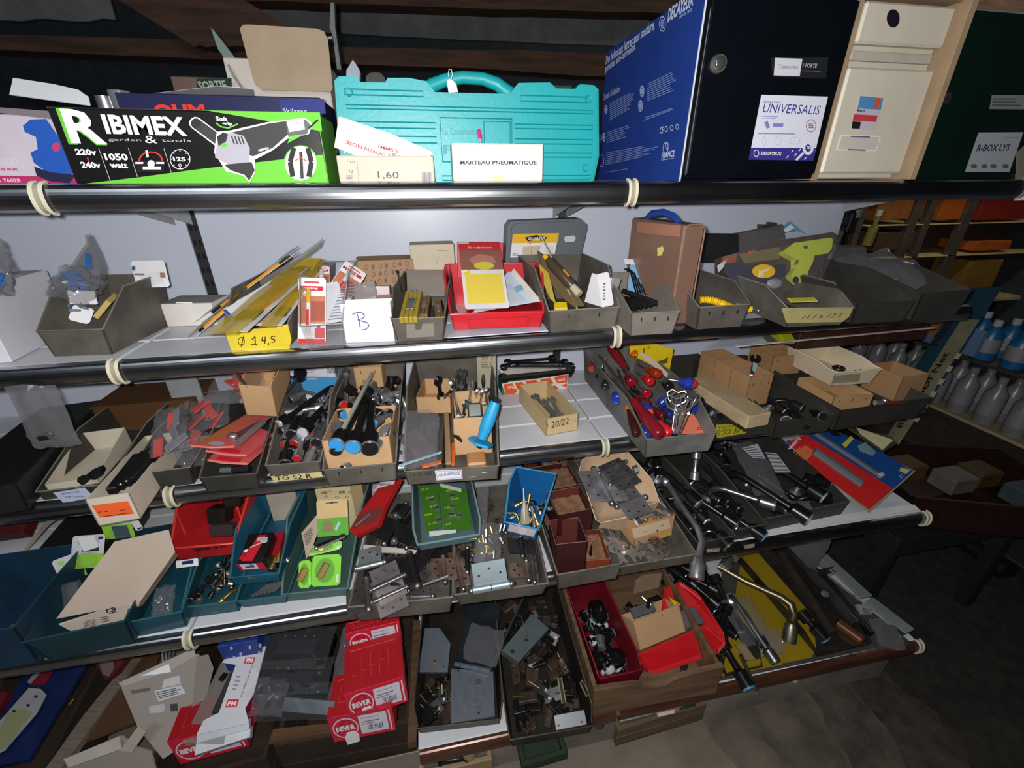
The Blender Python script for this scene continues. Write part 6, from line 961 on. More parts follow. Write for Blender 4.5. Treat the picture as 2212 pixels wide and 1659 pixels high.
t,f=carded('kraft topped green card with a bronze plate and hanging hole',zz((701,1080),S4+.2),zz((768,1076),S4+.2),zz((686,1160),S4+.12),m((206,176,122),rough=.7,name='kraft_card'));w_,h=t['_w'],t['_h'];b=f.mb;b.rc(0,0,w_,h*.5,ink(98,170,66));b.rc(w_*.3,h*.9,w_*.7,h*.925,ink(60,60,60));b.el(w_*.5,h*.915,.003,.003,ink(60,60,60));b.rc(w_*.18,h*.12,w_*.5,h*.42,ink(140,128,88));b.pg([(w_*.6,h*.12),(w_*.75,h*.35),(w_*.7,h*.4),(w_*.56,h*.2)],ink(170,206,214));f.done('printed_card')
t,f=quadplate('paper_card','grey printed card edge standing at the left of the green bin','card',[zz(e2(1475,915),S4+.09),zz(e2(1420,640),S4+.13),zz(e2(1605,435),S4+.16),zz(e2(1630,560),S4+.14),zz(e2(1540,780),S4+.11)],.001,m((170,154,134),rough=.7,name='grey_card2'));f.lines([e2(1440,660),e2(1560,540),e2(1540,720),e2(1470,780)],6,ink(90,80,76));f.done('printed_text')
t,L=seg('door_bolt','black and chrome bolt bar lying across the green bin','bolt',zz(e2(1560,800),S4+.12),zz(e2(1880,665),S4+.13));MB().box((0,-.006,-.002),(L,.006,.003),BLACKM,.001).build('plate',t);mb=MB();mb.tube([(0,-.008,.002),(L,-.008,.002)],.0022,CHROME,8);mb.build('rod',t);mb=MB();mb.ball((.004,-.006,.002),.005,BRASS);mb.build('brass_end',t)
t=standing('cream carton printed GFD standing behind the green bin',692,768,.12,1040,.08,m((212,192,150),rough=.7,var=.04,name='cream_print'),z=S4,vb=1110);f=FF(t)
for x,y in((694,1067),(732,1066),(748,1050),(708,1051)):f.tx('GFD',(x,y),(x+14,y-.5),5.5,ink(40,40,40),.03)
for x,y in((712,1060),(756,1063),(704,1072),(728,1074),(750,1073)):f.ring(x,y,4,2.4,.3,ink(90,84,70))
f.done('printed_pattern')
MB().box((t['_w'],.0,0),(t['_w']+.03,.08,t['_h']*.98),m((168,148,110),rough=.7,name='cream_shade')).build('side',t)
t,f=quadplate('display_tray','long red tray with a clear window leaning over the hinges','tray',[zz((754,1146),S4+.13),zz((768,1158),S4+.13),zz((830,1141),S4+.135),zz((844,1107),S4+.15),zz((873,1040),S4+.2),zz((830,1036),S4+.205),zz((773,1113),S4+.15)],.014,m((166,28,32),rough=.4,var=.05,name='tray_red'))
g=Face(t,f.W);g.pg([e3(150,440),e3(230,385),e3(410,345),e3(380,430),e3(330,500),e3(130,550),e3(85,565)],m((110,52,48),rough=.15,name='window_film'));g.pg([e3(378,90),e3(535,60),e3(510,120),e3(330,165)],ink(206,198,206));g.bars(*e3(370,110),*e3(490,135),INK,12);g.done('window_and_label')
for k in range(6):a=local(t,zz(e3(150+k*34,530-k*14),S4+.14));mb=MB();mb.ball((a.x,a.y,.003),.0035,CHROME,8);mb.build('screw',t)
H1=shelf_bin('wide grey bin heaped with steel door hinges, left of the pair',(775,1341),(972,1321),S4,1302,1120,.36,rim=GREYRIM,ys=.3,rimr=.002)
H2=shelf_bin('wide grey bin of long hinges with a galvanized hinge in front',(994,1306),(1172,1283),S4,1276,1120,.36,rim=GREYRIM,ys=.3,rimr=.002)
GL=m((92,84,86),rough=.35,metal=.6,var=.3,scale=18,c2=(116,108,110),name='oiled_steel');BLH=m((44,44,46),rough=.4,metal=.4,var=.3,name='blackened_steel')
for lb,a,b,wd,mt,dz,ro in(('large black hinge high at the back left of the left hinge bin',e3(420,700),e3(560,470),.045,BLH,.10,.2),('black hinge beside it under the green tray',e3(640,740),e3(700,540),.04,BLH,.09,.4),('pale grey square hinge plate at the left of the left hinge bin',e3(150,960),e3(400,900),.045,ZINC,.09,.3),('big oiled hinge lying centre left with its ball tip at the front',e3(260,1350),e3(240,1080),.05,GL,.06,-.3),('dark oiled hinge leaf in the centre of the left hinge bin',e3(740,1120),e3(670,830),.06,BLH,.07,.3),('brown grey hinge at the right wall of the left hinge bin',e3(1020,1080),e3(1000,850),.03,RUSTY,.07,.2),('oiled hinge plate lying crosswise in the middle',e3(300,1170),e3(600,1030),.04,GL,.085,.5),('second oiled plate hinge, just in front of the crosswise one',e3(310,1290),e3(620,1150),.04,GL,.07,.45),('long dark hinge lying along the front of the left hinge bin',e3(470,1250),e3(880,1235),.022,GL,.04,.1),('black round ended hinge under the red tray',e3(540,430),e3(620,320),.02,BLH,.11,0)):hinge(lb,zz(a,S4+dz),zz(b,S4+dz+.004),wd,mt,roll=ro,one=wd>=.045)
t,L=seg('flat_pin','bright long steel pin across the right of the left hinge bin','pin',zz(e3(800,1125),S4+.09),zz(e3(1050,1035),S4+.09));mb=MB();mb.tube([(0,0,0),(L,0,0)],[.0025,.0035],ZINC,8);mb.build('pin',t)
t,L=seg('eye_pin','rusty key like pin with a round eye at the front of the left hinge bin','pin',zz(e3(460,1330),S4+.03),zz(e3(780,1305),S4+.035));mb=MB();mb.tube([(.006,0,0),(L,0,0)],.0028,RUSTY,8);mb.build('shank',t);mb=MB();mb.tube([(.008*math.cos(k*.628),.008*math.sin(k*.628),0)for k in range(10)],.003,RUSTY,6,closed=True);mb.build('eye',t)
for k,(x,y)in enumerate(((530,430),(515,685))):o=MB();o.ball((0,0,0),.010,m((190,190,194),rough=.2,metal=.9,name='ball_steel'),12);p=zz(e3(x,y),S4+.11);tag(o.build('steel_ball',loc=p,smooth=60),('upper bright steel ball tip among the black hinges','lower bright steel ball tip among the black hinges')[k],'ball')
t,f=quadplate('white_board','white plastic board under the black hinges','board',[zz(e3(200,790),S4+.075),zz(e3(720,810),S4+.075),zz(e3(740,770),S4+.08),zz(e3(210,720),S4+.08)],.004,m((190,182,176),rough=.4,name='dirty_white'))
def strew_h(t,n,seed,lb,grp,z0,z1,mats=(GL,BLH,RUSTY)):
 R_=random.Random(seed);w_,d=t['_w'],t['_d']
 for i in range(n):
  p=V3((R_.uniform(.02,w_-.03),R_.uniform(.03,d*.75),z0+(z1-z0)*i/n));a=R_.uniform(.9,2.2);L=R_.uniform(.05,.09);q=p+V3((math.cos(a)*L,math.sin(a)*L,0));q.x=min(max(q.x,.015),w_-.015)
  hinge(lb,t.matrix_world@p,t.matrix_world@q,R_.uniform(.015,.028),R_.choice(mats),grp,R_.uniform(-.6,.6))
strew_h(H1,22,3,'oiled steel hinge jumbled in the left hinge bin','hinges jumbled in the left hinge bin',.01,.06)
for lb,a,b,wd,mt,dz,ro in(('galvanized hinge lying face up at the front of the right hinge bin',e3(1300,1175),e3(1665,1110),.058,m((168,184,192),rough=.35,metal=.6,var=.08,name='galvanized'),.055,1.0),('long brown hinge along the left wall of the right hinge bin',e3(1200,1150),e3(1120,780),.02,RUSTY,.05,.1),('black oval tube fitting behind the galvanized hinge',e3(1240,980),e3(1240,770),.018,BLH,.05,0),('dark brown hinge with two screws at the right of the galvanized one',e3(1850,1060),e3(1830,900),.045,RUSTY,.05,.2),('long tapered hinge knuckle along the right wall of the right hinge bin',e3(1910,1080),e3(1860,700),.012,GL,.06,0),('black hinge with brass screws below the small blue bin',e3(1790,820),e3(1770,660),.035,BLH,.08,.3)):hinge(lb,zz(a,S4+dz),zz(b,S4+dz+.01),wd,mt,roll=ro,one='galv' in lb)
strew_h(H2,14,4,'brown steel hinge jumbled in the right hinge bin','hinges jumbled in the right hinge bin',.01,.05,(RUSTY,GL,RUSTY))
T6g=shelf_bin('shallow green grey tray of bubble cards standing over the hinge bins',(909,1189),(1031,1168),S4,1171,.045,.235,mt=m((82,104,108),rough=.4,var=.1,name='grey_green'),rim=m((112,140,146),rough=.3,name='grey_green_rim'),lift=.125,ys=.1,rimr=.003,hf=.024)
f=FF(T6g,-.0025);f.pg([e3(1255,630),e3(1335,620),e3(1335,660),e3(1258,670)],W_);f.done('white_label')
GC2=m((62,112,36),rough=.25,var=.08,name='card_green')
for i,(q,lb)in enumerate(((((754,118),(945,130),(990,540),(835,600)),'left green bubble card in the shallow tray'),(((945,130),(1235,170),(1290,570),(1010,560)),'right green bubble card in the shallow tray'))):
 t,f=quadplate('bubble_card',lb,'blister pack',[zz(e3(*q[3]),S4+.152),zz(e3(*q[2]),S4+.152),zz(e3(*q[1]),S4+.154),zz(e3(*q[0]),S4+.154)],.001,GC2)
 for k,s in enumerate(('OIL Kit','Coil','P.Kit','TH2','L. Coil')):
  a=q[0][0]+30+(k*47+i*60)%110;b=q[0][1]+70+k*85;f.tx(s,e3(a,b),e3(a+75,b-18),4.5,ink(180,196,40),.02)
 if i:f.pg([e3(970,112),e3(1180,165),e3(1185,200),e3(975,150)],ink(196,204,190))
 else:f.pg([e3(862,590),e3(1130,572),e3(1130,605),e3(865,645)],ink(200,208,198))
 f.done('printed_card')
 for k,(x,y)in enumerate(((885,280),(930,360),(960,480))if i==0 else((1095,240),(1095,345),(1080,430),(1160,440))):
  a=f.q(*e3(x,y));mb=MB();mb.ball((a[0],a[1],.002),(.011,.016,.008),CLEAR,12);mb.build('bubble',t,60);mb=MB();mb.box((a[0]-.007,a[1]-.004,.0005),(a[0]+.007,a[1]+.004,.004),DSTEEL if k%2==0 else BLACK,.001);mb.build('small_part',kid(t,'bubble'))
NB2=shelf_bin('small bright blue bin of brass bits with a blank label, turned askew',(1096,1151),(1158,1165),S4,1133,.10,.14,mt=BLUB,rim=BLUR,lift=.105,ys=.55,flare=.018,rimr=.0026,cut=.02,hf=.04)
f=FFb(NB2);f.pg([e3(1665,508),e3(1932,575),e3(1900,642),e3(1642,582)],ink(206,190,188));f.el(*e3(1790,585),9,8,ink(214,208,214));f.done('blank_label')
heads(NB2,14,.01,.045,17,'small brass valve bit in the blue bin','brass bits in the small blue bin',mats=(BRASS,BRASS,BLACKM,ZINC),r=(.003,.0045),Lr=(.015,.03),y=(.1,.6))
t,L=seg('clear_spike','pointed clear sachet standing up in the small blue bin','sachet',zz(e3(1820,520),S4+.13),zz(e3(1800,160),S4+.2));mb=MB();mb.tube([(0,0,0),(L*.4,0,0),(L*.6,0,0),(L,0,0)],[.012,.009,.003,.0012],m((170,164,130),rough=.15,alpha=.7,name='gold_film'),8,flat=.3);mb.build('film',t)
t=bag('clear bag of brass bolts widening downwards between the two hinge bins',zz((1032,1050),S4+.17),zz((1056,1050),S4+.17),zz((1022,1215),S4+.085),.012,BAGM,seed=61)
t=bag('full lower part of the bolt bag lying over the right hinge bin',zz((1045,1130),S4+.13),zz((1100,1130),S4+.13),zz((1025,1212),S4+.09),.02,BAGM,seed=63);w_,h=t['_w'],t['_h']
for k in range(16):mb=MB();a=RN.uniform(0,3);x,y=w_*RN.uniform(.1,1.1),h*RN.uniform(.05,.85);mb.tube([(x,y,.0),(x+.016*math.cos(a),y+.016*math.sin(a),.008)],.0028,BRASS if k%2 else ZINC,6);mb.build('bolt',t)
B_M=shelf_bin('grey bin full of small maroon boxes',(1206,1272),(1331,1249),S4,1237,985,.42,ys=.45,rimr=.002)
MAR=m((58,23,25),rough=.5,var=.15,name='maroon_card');SAW=m((132,96,70),rough=.95,var=.3,bump=1,scale=40,name='sawdust')
def mbox(lb,pl,pr,vf,d,z,mt=MAR,fill=True,hb=None):
 t=tray(lb,pl,pr,S4,vf,d,mt,lift=z,name='small_box',cat='box',hb=hb,inner=m((92,40,32),rough=.6,name='maroon_in'));w_,h=t['_w'],t['_hf']
 mb=MB();mb.tube([(0,0,h),(w_,0,h),(w_,d,hb or h),(0,d,hb or h)],.0012,m((130,100,90),rough=.7,name='worn_maroon'),5,closed=True);mb.build('worn_edge',t)
 if fill:
  mb=MB();mb.sheet(lambda a,b:(.003+(w_-.006)*a,.003+(d-.006)*b,h*.45+.006*noise.noise(V3((a*7,b*7,z*9)))+b*h*.2),10,10,SAW);o=mb.build('fine_screws',t);o['kind']='stuff'
 return t
mbox('closed maroon box standing at the front left of the maroon box bin',(1197,1250),(1262,1243),1176,.08,.012,fill=False);mbox('orange brown open box at the front right with a dark screw tip',(1264,1236),(1316,1232),1211,.1,.02,m((128,58,34),rough=.5,var=.1,name='orange_brown'))
mbox('maroon open box of fine screws in the middle of the bin',(1203,1158),(1277,1143),1112,.09,.075);mbox('open maroon box of screws behind the middle one',(1195,1072),(1252,1062),1056,.1,.09);mbox('dark maroon box at the back left of the bin',(1137,1035),(1172,1030),1012,.07,.09,fill=False);mbox('maroon box of screws at the far back',(1173,1016),(1212,1010),1006,.06,.11)
mbox('long narrow maroon box along the left wall of the bin',(1185,1155),(1200,1152),1145,.2,.04)
t,L=seg('dark_screw','dark pointed screw standing in the orange brown box','screw',zz(e4(840,1230),S4+.03),zz(e4(852,1090),S4+.07));mb=MB();mb.tube([(0,0,0),(L*.4,0,0),(L,0,0)],[.005,.0045,.0008],BLACKM,8);mb.build('screw',t)
BN2=shelf_bin('wide grey bin of spanners with a kraft carton and hinges on top',(1340,1240),(1490,1215),S4,1218,990,.44,ys=.5,rimr=.002)
TK=tray('kraft carton of chrome tubes with pale, red and yellow tape on its front',(1368,1181),(1450,1156),S4,1137,.16,m((196,152,104),rough=.8,var=.08,name='kraft_orange'),lift=.035,hb=.06)
f=FF(TK);f.pg([e4(1270,925),e4(1660,818),e4(1675,915),e4(1300,1028)],ink(222,196,160));f.ln([e4(1395,958),e4(1430,950)],1,DSTEEL);f.ln([e4(1570,892),e4(1608,884)],1,DSTEEL);f.pg([e4(1435,1020),e4(1550,990),e4(1555,1040),e4(1440,1065)],ink(222,120,90));f.pg([e4(1560,985),e4(1685,945),e4(1688,985),e4(1560,1030)],ink(206,172,80));f.done('tape_patches')
heads(TK,9,.02,.045,19,'chrome tube end in the taped kraft carton','tubes in the taped kraft carton',mats=(CHROME,CHROME,DSTEEL),r=(.005,.007),Lr=(.03,.05),cap=(None,None))
pipes([('red plugged tube at the right in the taped kraft carton',e4(1595,720),e4(1520,650),.1,REDC,.008,CHROME,0,.1),('white plugged tube in the middle of the taped kraft carton',e4(1280,800),e4(1330,880),.1,WHC,.010,CHROME,0,.085)],S4)
KL=m((190,160,130),rough=.7,var=.08,bump=.3,name='kraft_liner')
tp=[zz(p,S4+z)for p,z in((e4(950,860),.12),(e4(900,830),.13),(e4(730,310),.19),(e4(760,210),.2),(e4(860,140),.2),(e4(1210,100),.2),(e4(1480,410),.18),(e4(1560,640),.14),(e4(1400,690),.135),(e4(1200,810),.125))]
M,_,_=plane3(zz(e4(950,860),S4+.12),zz(e4(1560,640),S4+.14),zz(e4(740,300),S4+.2));t=thing('kraft_liner','crumpled open kraft carton on top of the bin, cradling the hinges','carton',M=M);lc=[local(t,p)for p in tp];cc=V3((0,0,0));
for p in lc:cc+=p/len(lc)
n=len(lc);mb=MB();inn=[cc+(p-cc)*.72+V3((0,0,-.035))for p in lc];mb.add([tuple(p)for p in lc+inn+[cc+V3((0,0,-.04))]],[(i,(i+1)%n,n+(i+1)%n,n+i)for i in range(n)]+[(n+i,n+(i+1)%n,2*n)for i in range(n)],KL);mb.build('liner',t,50)
mb=MB();mb.tube(lc,.0015,m((214,190,160),rough=.7,name='kraft_edge'),5,closed=True);mb.build('cut_edge',t)
fl=[lc[9],lc[8],lc[7],lc[7]+V3((-.01,-.02,-.05)),lc[9]+V3((.0,-.02,-.055)),lc[0]+V3((0,-.006,-.03)),lc[0]];mb=MB();mb.add([tuple(p)for p in fl],[tuple(range(7))],KL);mb.build('front_wall',t)
SIL=metal(168,166,170,r=.3)
for lb,a,b,wd,mt,dz,ro in(('pale steel hinge with a large round knuckle, top left on the kraft carton',e4(1060,650),e4(880,310),.05,m((160,158,164),rough=.42,metal=.6,var=.4,scale=25,name='blotchy_steel'),.19,.1),('bright steel tube hinge pointing up right on the kraft carton',e4(950,340),e4(1200,230),.02,SIL,.2,.2),('bright steel tube hinge lying just below the upper one',e4(1060,460),e4(1310,340),.03,SIL,.195,.3),('steel hinge at the front right edge of the kraft carton',e4(1130,690),e4(1400,600),.045,m((150,144,146),rough=.35,metal=.7,var=.3,scale=20,name='grey_steel'),.165,.2)):hinge(lb,zz(a,S4+dz),zz(b,S4+dz+.004),wd,mt,roll=ro)
t,L=seg('zinc_nut','zinc hexagon nut end on the upper right of the steel hinges','nut',zz(e4(1290,310),S4+.21),zz(e4(1320,300),S4+.212));mb=MB();mb.tube([(0,0,0),(.012,0,0)],.010,ZINC,6);mb.build('nut',t);mb=MB();mb.tube([(-.001,0,0),(.013,0,0)],.005,DSTEEL,10);mb.build('bore',t)
for i,(a,b,r)in enumerate((((1230,1240),(1080,960),.017),((1460,1180),(1350,1080),.017),((1590,1110),(1480,1060),.016),((1200,1130),(1030,980),.012),((1030,1040),(960,900),.011),((1640,1150),(1560,1180),.012),((1330,1240),(1300,1110),.012),((1560,1200),(1440,1210),.012),((1100,1150),(1020,1040),.012))):
 spanner(('largest open jaw spanner at the front left of the spanner bin','open jaw spanner in the centre front of the spanner bin','coppery spanner jaw at the front right of the spanner bin','steel spanner under the kraft carton corner','small steel spanner head at the left wall of the spanner bin','flat steel spanner end at the right of the spanner bin','steel spanner lying low in the middle of the spanner bin','steel spanner lying low at the front right','steel spanner half hidden at the left front of the spanner bin')[i],zz(e4(*b),S4+.045+.003*i),zz(e4(*a),S4+.04+.003*i),m((206,200,194),rough=.32,metal=.85,var=.15,name='nickel')if i!=2 else m((190,150,136),rough=.3,metal=.8,name='coppery'),r,roll=.3)
R_=random.Random(5)
for i in range(16):p=BN2.matrix_world@V3((BN2['_w']*R_.uniform(.15,.85),R_.uniform(.02,.3),.012+.001*i));a=R_.uniform(0,3.1);spanner('steel spanner at the bottom of the spanner bin',p,p+V3((math.cos(a)*.055,math.sin(a)*.055+.01,.003)),STEEL,.009,'spanners at the bottom of the spanner bin')
DB=m((50,49,47),rough=.55,var=.2,bump=.2,name='dark_fibre2')
P1=shelf_bin('dark grey bin of black socket spanners beside the spanner bin',(1503,1196),(1567,1184),S4,1165,985,.42,mt=DB,rim=GREYBIN,ys=.45);P2=shelf_bin('dark grey bin with a blue plugged black pipe spanner',(1572,1170),(1634,1158),S4,1140,968,.4,mt=DB,rim=GREYBIN,ys=.45);P3=shelf_bin('wide dark grey bin with bagged chrome pipe spanners',(1638,1150),(1815,1112),S4,1118,925,.42,mt=DB,rim=GREYBIN,ys=.45)
CHD=metal(150,152,156,r=.3)
pipes([('long black socket spanner along the left bin of the right bay',e5(330,480),e5(100,270),.09,m((120,122,120),rough=.6,name='grey_plug'),.0135,BM,.02,.12),('chrome white tipped socket spanner in the left bin of the right bay',e5(430,640),e5(330,540),.07,WHC,.009,DSTEEL,0,.08),('black spanner with chrome end near the front of the left bin',e5(560,780),e5(410,620),.04,None,.013,BM,.02,.06),('blue plugged long black pipe spanner in the right bay',e5(800,740),e5(520,560),.035,BLUEC,.012,BM,.02,.06),('chrome ended pipe spanner beside the blue plugged one',e5(600,650),e5(300,450),.06,None,.012,BM,.03,.09),('upright socket with a blue edge in the second bin of the right bay',e5(425,270),e5(415,380),.12,BLUEC,.010,CHROME,0,.08),('long curved dark pipe crossing the second and third bins',e5(860,545),e5(480,420),.07,m((110,110,108),rough=.5,name='grey_plug2'),.0125,CHD,.02,.07),('thick bagged pipe spanner in the third bin of the right bay',e5(1100,590),e5(620,280),.06,m((130,130,126),rough=.4,name='grey_plug3'),.015,BM,.02,.1),('black pipe spanner with a pale cap at the right of the third bin',e5(1230,440),e5(950,260),.08,m((160,162,164),rough=.4,name='grey_plug4'),.014,BM,.02,.1),('black capped pipe with an elbow at the right of the third bin',e5(1310,530),e5(1170,520),.06,BLACK,.012,BM,.02,.07),('second pale capped pipe just above the elbow',e5(1290,385),e5(1180,350),.08,m((120,124,126),rough=.4,name='grey_plug5'),.012,BM,.02,.09),('chrome bent pipe spanner near the white shelf edge',e5(640,700),e5(560,640),.03,None,.009,CHROME,.01,.04)],S4)
heads(P1,12,.01,.06,21,'dark socket spanner low in the first bin of the right bay','spanners low in the first right bay bin',mats=(BLACKM,DSTEEL));heads(P2,8,.01,.05,22,'dark socket spanner low in the second bin of the right bay','spanners low in the second right bay bin',mats=(BLACKM,DSTEEL));heads(P3,14,.01,.05,23,'dark pipe spanner low in the third bin of the right bay','spanners low in the third right bay bin',mats=(BLACKM,DSTEEL,BLACKM))
bag('long glossy clear bag over the pipe spanners in the third bin',zz(e5(560,130),S4+.12),zz(e5(760,130),S4+.12),zz(e5(900,560),S4+.06),.014,BAGM,seed=71);bag('clear bag end hanging over the white shelf edge by the pipe bins',zz(e5(880,560),S4+.06),zz(e5(1080,560),S4+.06),zz(e5(1100,700),S4+.02),.014,BAGM,seed=72)
for i,(q,lb)in enumerate((((775,150),(900,140),(945,240),(850,250)),'upper white folded leaflet in the third bin of the right bay')if 0 else()or[(((770,165),(880,145),(945,245),(850,235)),'upper white folded label on the bagged spanners'),(((945,195),(1030,205),(1135,345),(1020,345)),'striped white folded label right of the upper one')]):
 t,f=quadplate('paper_label',lb,'label',[zz(e5(*q[3]),S4+.115),zz(e5(*q[2]),S4+.115),zz(e5(*q[1]),S4+.125),zz(e5(*q[0]),S4+.125)],.001,m((186,190,196),rough=.5,name='label_white'));f.lines([e5(*q[0]),e5(*q[1]),e5(*q[2]),e5(*q[3])],5,ink(90,92,100),.3);f.done('printed_text')
t,L=seg('swan_spanner','large chrome bent socket spanner hanging over the fourth shelf edge','socket spanner',zz((1494,1125),S4+.06),zz((1512,1200),S4-.0));pp=[local(t,zz(p,S4+z))for p,z in(((1440,1040),.09),((1470,1090),.08),((1492,1120),.07),((1508,1145),.062),((1516,1170),.05),((1511,1195),.035),((1508,1205),.03))]
mb=MB();mb.tube(pp,[.008,.008,.008,.0085,.009,.010,.011],CHROME,12);mb.build('pipe',t,60);mb=MB();a,b=pp[-1],local(t,zz((1504,1250),S4+.0));d_=(b-a);mb.tube([a,a+d_*.25,a+d_*.35,b],[.011,.0165,.0185,.0185],CHROME,16);mb.build('socket',t,60)
mb=MB();mb.ball(tuple(pp[0]),(.017,.017,.012),CHROME,12);mb.build('ball_end',t,60)
t,f=quadplate('tool_blister','red and blue backed blister pack of two grey hatchet handles','blister pack',[zz((1877,1107),S4+.06),zz((1978,1018),S4+.09),zz((1890,962),S4+.16),zz((1740,932),S4+.2),(zz((1697,955),S4+.19))],.003,m((150,152,130),rough=.3,name='blister_edge'));Q=f
f.pg([(1700,955),(1722,948),(1740,936),(1930,1056),(1877,1101),(1780,1030)],m((206,40,40),rough=.35,var=0,name='red_back'));f.pg([(1757,931),(1800,928),(1880,962),(1972,1018),(1930,1056),(1740,938)],m((28,74,140),rough=.35,var=0,name='blue_back'))
f.pg([(1718,975),(1740,962),(1760,975),(1742,995)],ink(214,110,60));f.el(1704,957,6,7,ink(110,60,120));f.tx('HACHETTE',(1706,972),(1730,948),6,W_,.03);f.lines([(1712,976),(1728,962),(1750,985),(1735,996)],5,ink(220,120,80),.3);f.pg([e5(1515,140),e5(1580,75),e5(1605,95),e5(1540,165)],ink(206,200,70));f.pg([e5(1400,20),e5(1470,20),e5(1510,80),e5(1440,70)],ink(20,22,30));f.pg([e5(1630,150),e5(1690,120),e5(1770,200),e5(1740,225),e5(1650,190)],ink(120,150,160));f.pg([e5(1955,310),e5(2025,330),e5(1990,362),e5(1940,335)],ink(206,190,130));f.ring(*e5(1957,377),4,4,.4,ink(170,180,190));f.done('printed_card')
for i,(a,b)in enumerate((((1300,190),(1650,430)),((1310,60),(1800,380)))):
 A_,B_=f.q(*e5(*a)),f.q(*e5(*b));mb=MB();mb.tube([(A_[0],A_[1],.004),(B_[0],B_[1],.004)],.014 if i==0 else .008,m((104,112,118),rough=.45,var=.05,name='grey_grip'),8,flat=.6);mb.build('grip',t,20)
 mb=MB();mb.tube([(A_[0],A_[1],.003),(B_[0],B_[1],.003)],.018 if i==0 else .011,m((150,150,156),rough=.1,alpha=.22,var=0,name='clear_shell'),8,flat=.6);mb.build('shell',t,20)
a=f.q(*e5(1790,365));mb=MB();mb.tube([(a[0]-.01,a[1],.004),(a[0]+.008,a[1]-.004,.004)],.007,m((190,200,204),rough=.4,name='pale_end'),8);mb.build('pale_end',t)
t,f=quadplate('rounded_board','dark rimmed board with a cream face at the right end behind the blister','board',[zz(e5(1830,190),S4+.19),zz(e5(1930,130),S4+.19),zz(e5(1900,50),S4+.21),zz(e5(1550,5),S4+.22)],.004,m((70,68,58),rough=.5,name='dark_rim2'));f.pg([e5(1820,180),e5(1900,105),e5(1620,10),e5(1650,60)],m((222,216,172),rough=.5,var=0,name='cream_face'));f.done('cream_face')
quadplate('white_sheet','ragged white paper lining along the fourth shelf edge, right bay','paper',[zz((1570,1166),S4+.002),zz((1986,1100),S4+.002),zz((1975,1090),S4+.002),zz((1900,1098),S4+.002),zz((1818,1112),S4+.002),zz((1806,1104),S4+.012),zz((1700,1130),S4+.002),zz((1600,1152),S4+.002)],.0008,WHITE)
t=thing('rail_stickers','worn paper remnants stuck on the fourth shelf rail, right bay','label',Z(1560,1190,S4));f=Face(t,Matrix.Translation((0,NY[S4]-.0192,0))@FRONT)
for x,y,w_ in((505,930,100),(780,900,85),(1030,850,100),(1240,815,80),(1450,790,95)):f.pg([e5(x,y-12),e5(x+w_,y-22),e5(x+w_-4,y+6),e5(x+8,y+16)],m((150,140,124),rough=.8,var=.4,scale=60,name='torn_paper'))
f.done('paper_remnant',)
#LOWEST SHELF AND FLOOR
g1=cv(0,1330,3.95);g2=cv(380,1330,4.254);g3=cv(860,1260,4.159);g4=cv(1180,1200,3.614);g5=cv(1500,1160,3.324)
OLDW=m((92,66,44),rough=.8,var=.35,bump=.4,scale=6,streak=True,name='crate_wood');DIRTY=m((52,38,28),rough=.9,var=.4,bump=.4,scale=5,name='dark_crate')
def crate(label,pl,pr,z,h,d,mt=OLDW,th=.012,name='wooden_crate',n=2):
 A,rz,w_=base(pl,pr,z);A.z=z-h;t=thing(name,label,'crate',A,rz)
 for k in range(n):
  z0,z1=h*k/n+.001,h*(k+1)/n-.001
  for a,b in(((0,0,z0),(w_,th,z1)),((0,d-th,z0),(w_,d,z1)),((0,th,z0),(th,d-th,z1)),((w_-th,th,z0),(w_,d-th,z1))):MB().box(a,b,mt,.0015).build('plank',t)
 MB().box((0,0,0),(w_,d,.006),mt).build('bottom',t);t['_w']=w_;t['_d']=d;t['_h']=h;return t
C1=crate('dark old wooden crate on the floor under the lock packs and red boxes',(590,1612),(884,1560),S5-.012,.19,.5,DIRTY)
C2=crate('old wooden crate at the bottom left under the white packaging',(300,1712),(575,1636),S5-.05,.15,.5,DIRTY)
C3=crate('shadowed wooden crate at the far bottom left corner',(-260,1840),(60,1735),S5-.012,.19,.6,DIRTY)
for i,(a,b,w_,lb)in enumerate((((884,1610),(878,1310),.012,'narrow light brown plank standing between the red boxes and the lock bin'),)):
 t=quadplate('plank',lb,'plank',[zz((880,1605),S5),zz((899,1600),S5),zz((908,1340),S5),zz((893,1340),S5)],.03,OLDW)
quadplate('plank','long dusty grey plank running diagonally at the bottom left','plank',[zz((95,1665),S5),zz((128,1665),S5),zz((190,1580),S5),zz((305,1420),S5),(zz((282,1420),S5)),zz((178,1548),S5)],.02,m((118,106,92),rough=.85,var=.2,bump=.4,streak=True,name='dusty_plank'))
quadplate('brown_board','brown hardboard panel lying left of the open grey carton','board',[zz((185,1600),S5-.005),(zz((290,1560),S5-.005)),zz((350,1400),S5-.005),zz((300,1420),S5-.005)],.01,card(86,60,42))
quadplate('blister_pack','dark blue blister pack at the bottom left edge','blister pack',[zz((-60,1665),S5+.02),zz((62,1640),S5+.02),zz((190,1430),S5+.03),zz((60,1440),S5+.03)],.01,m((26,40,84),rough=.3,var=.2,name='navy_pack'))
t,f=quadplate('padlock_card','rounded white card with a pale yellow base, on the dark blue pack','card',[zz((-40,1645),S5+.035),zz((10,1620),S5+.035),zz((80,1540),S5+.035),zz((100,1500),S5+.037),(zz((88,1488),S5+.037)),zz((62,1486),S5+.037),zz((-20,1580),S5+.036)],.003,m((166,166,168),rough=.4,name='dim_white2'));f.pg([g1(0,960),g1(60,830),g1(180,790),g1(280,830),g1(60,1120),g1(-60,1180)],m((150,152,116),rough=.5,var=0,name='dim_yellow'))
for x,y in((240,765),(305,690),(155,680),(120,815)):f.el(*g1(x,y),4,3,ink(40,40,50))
f.done('printed_card')
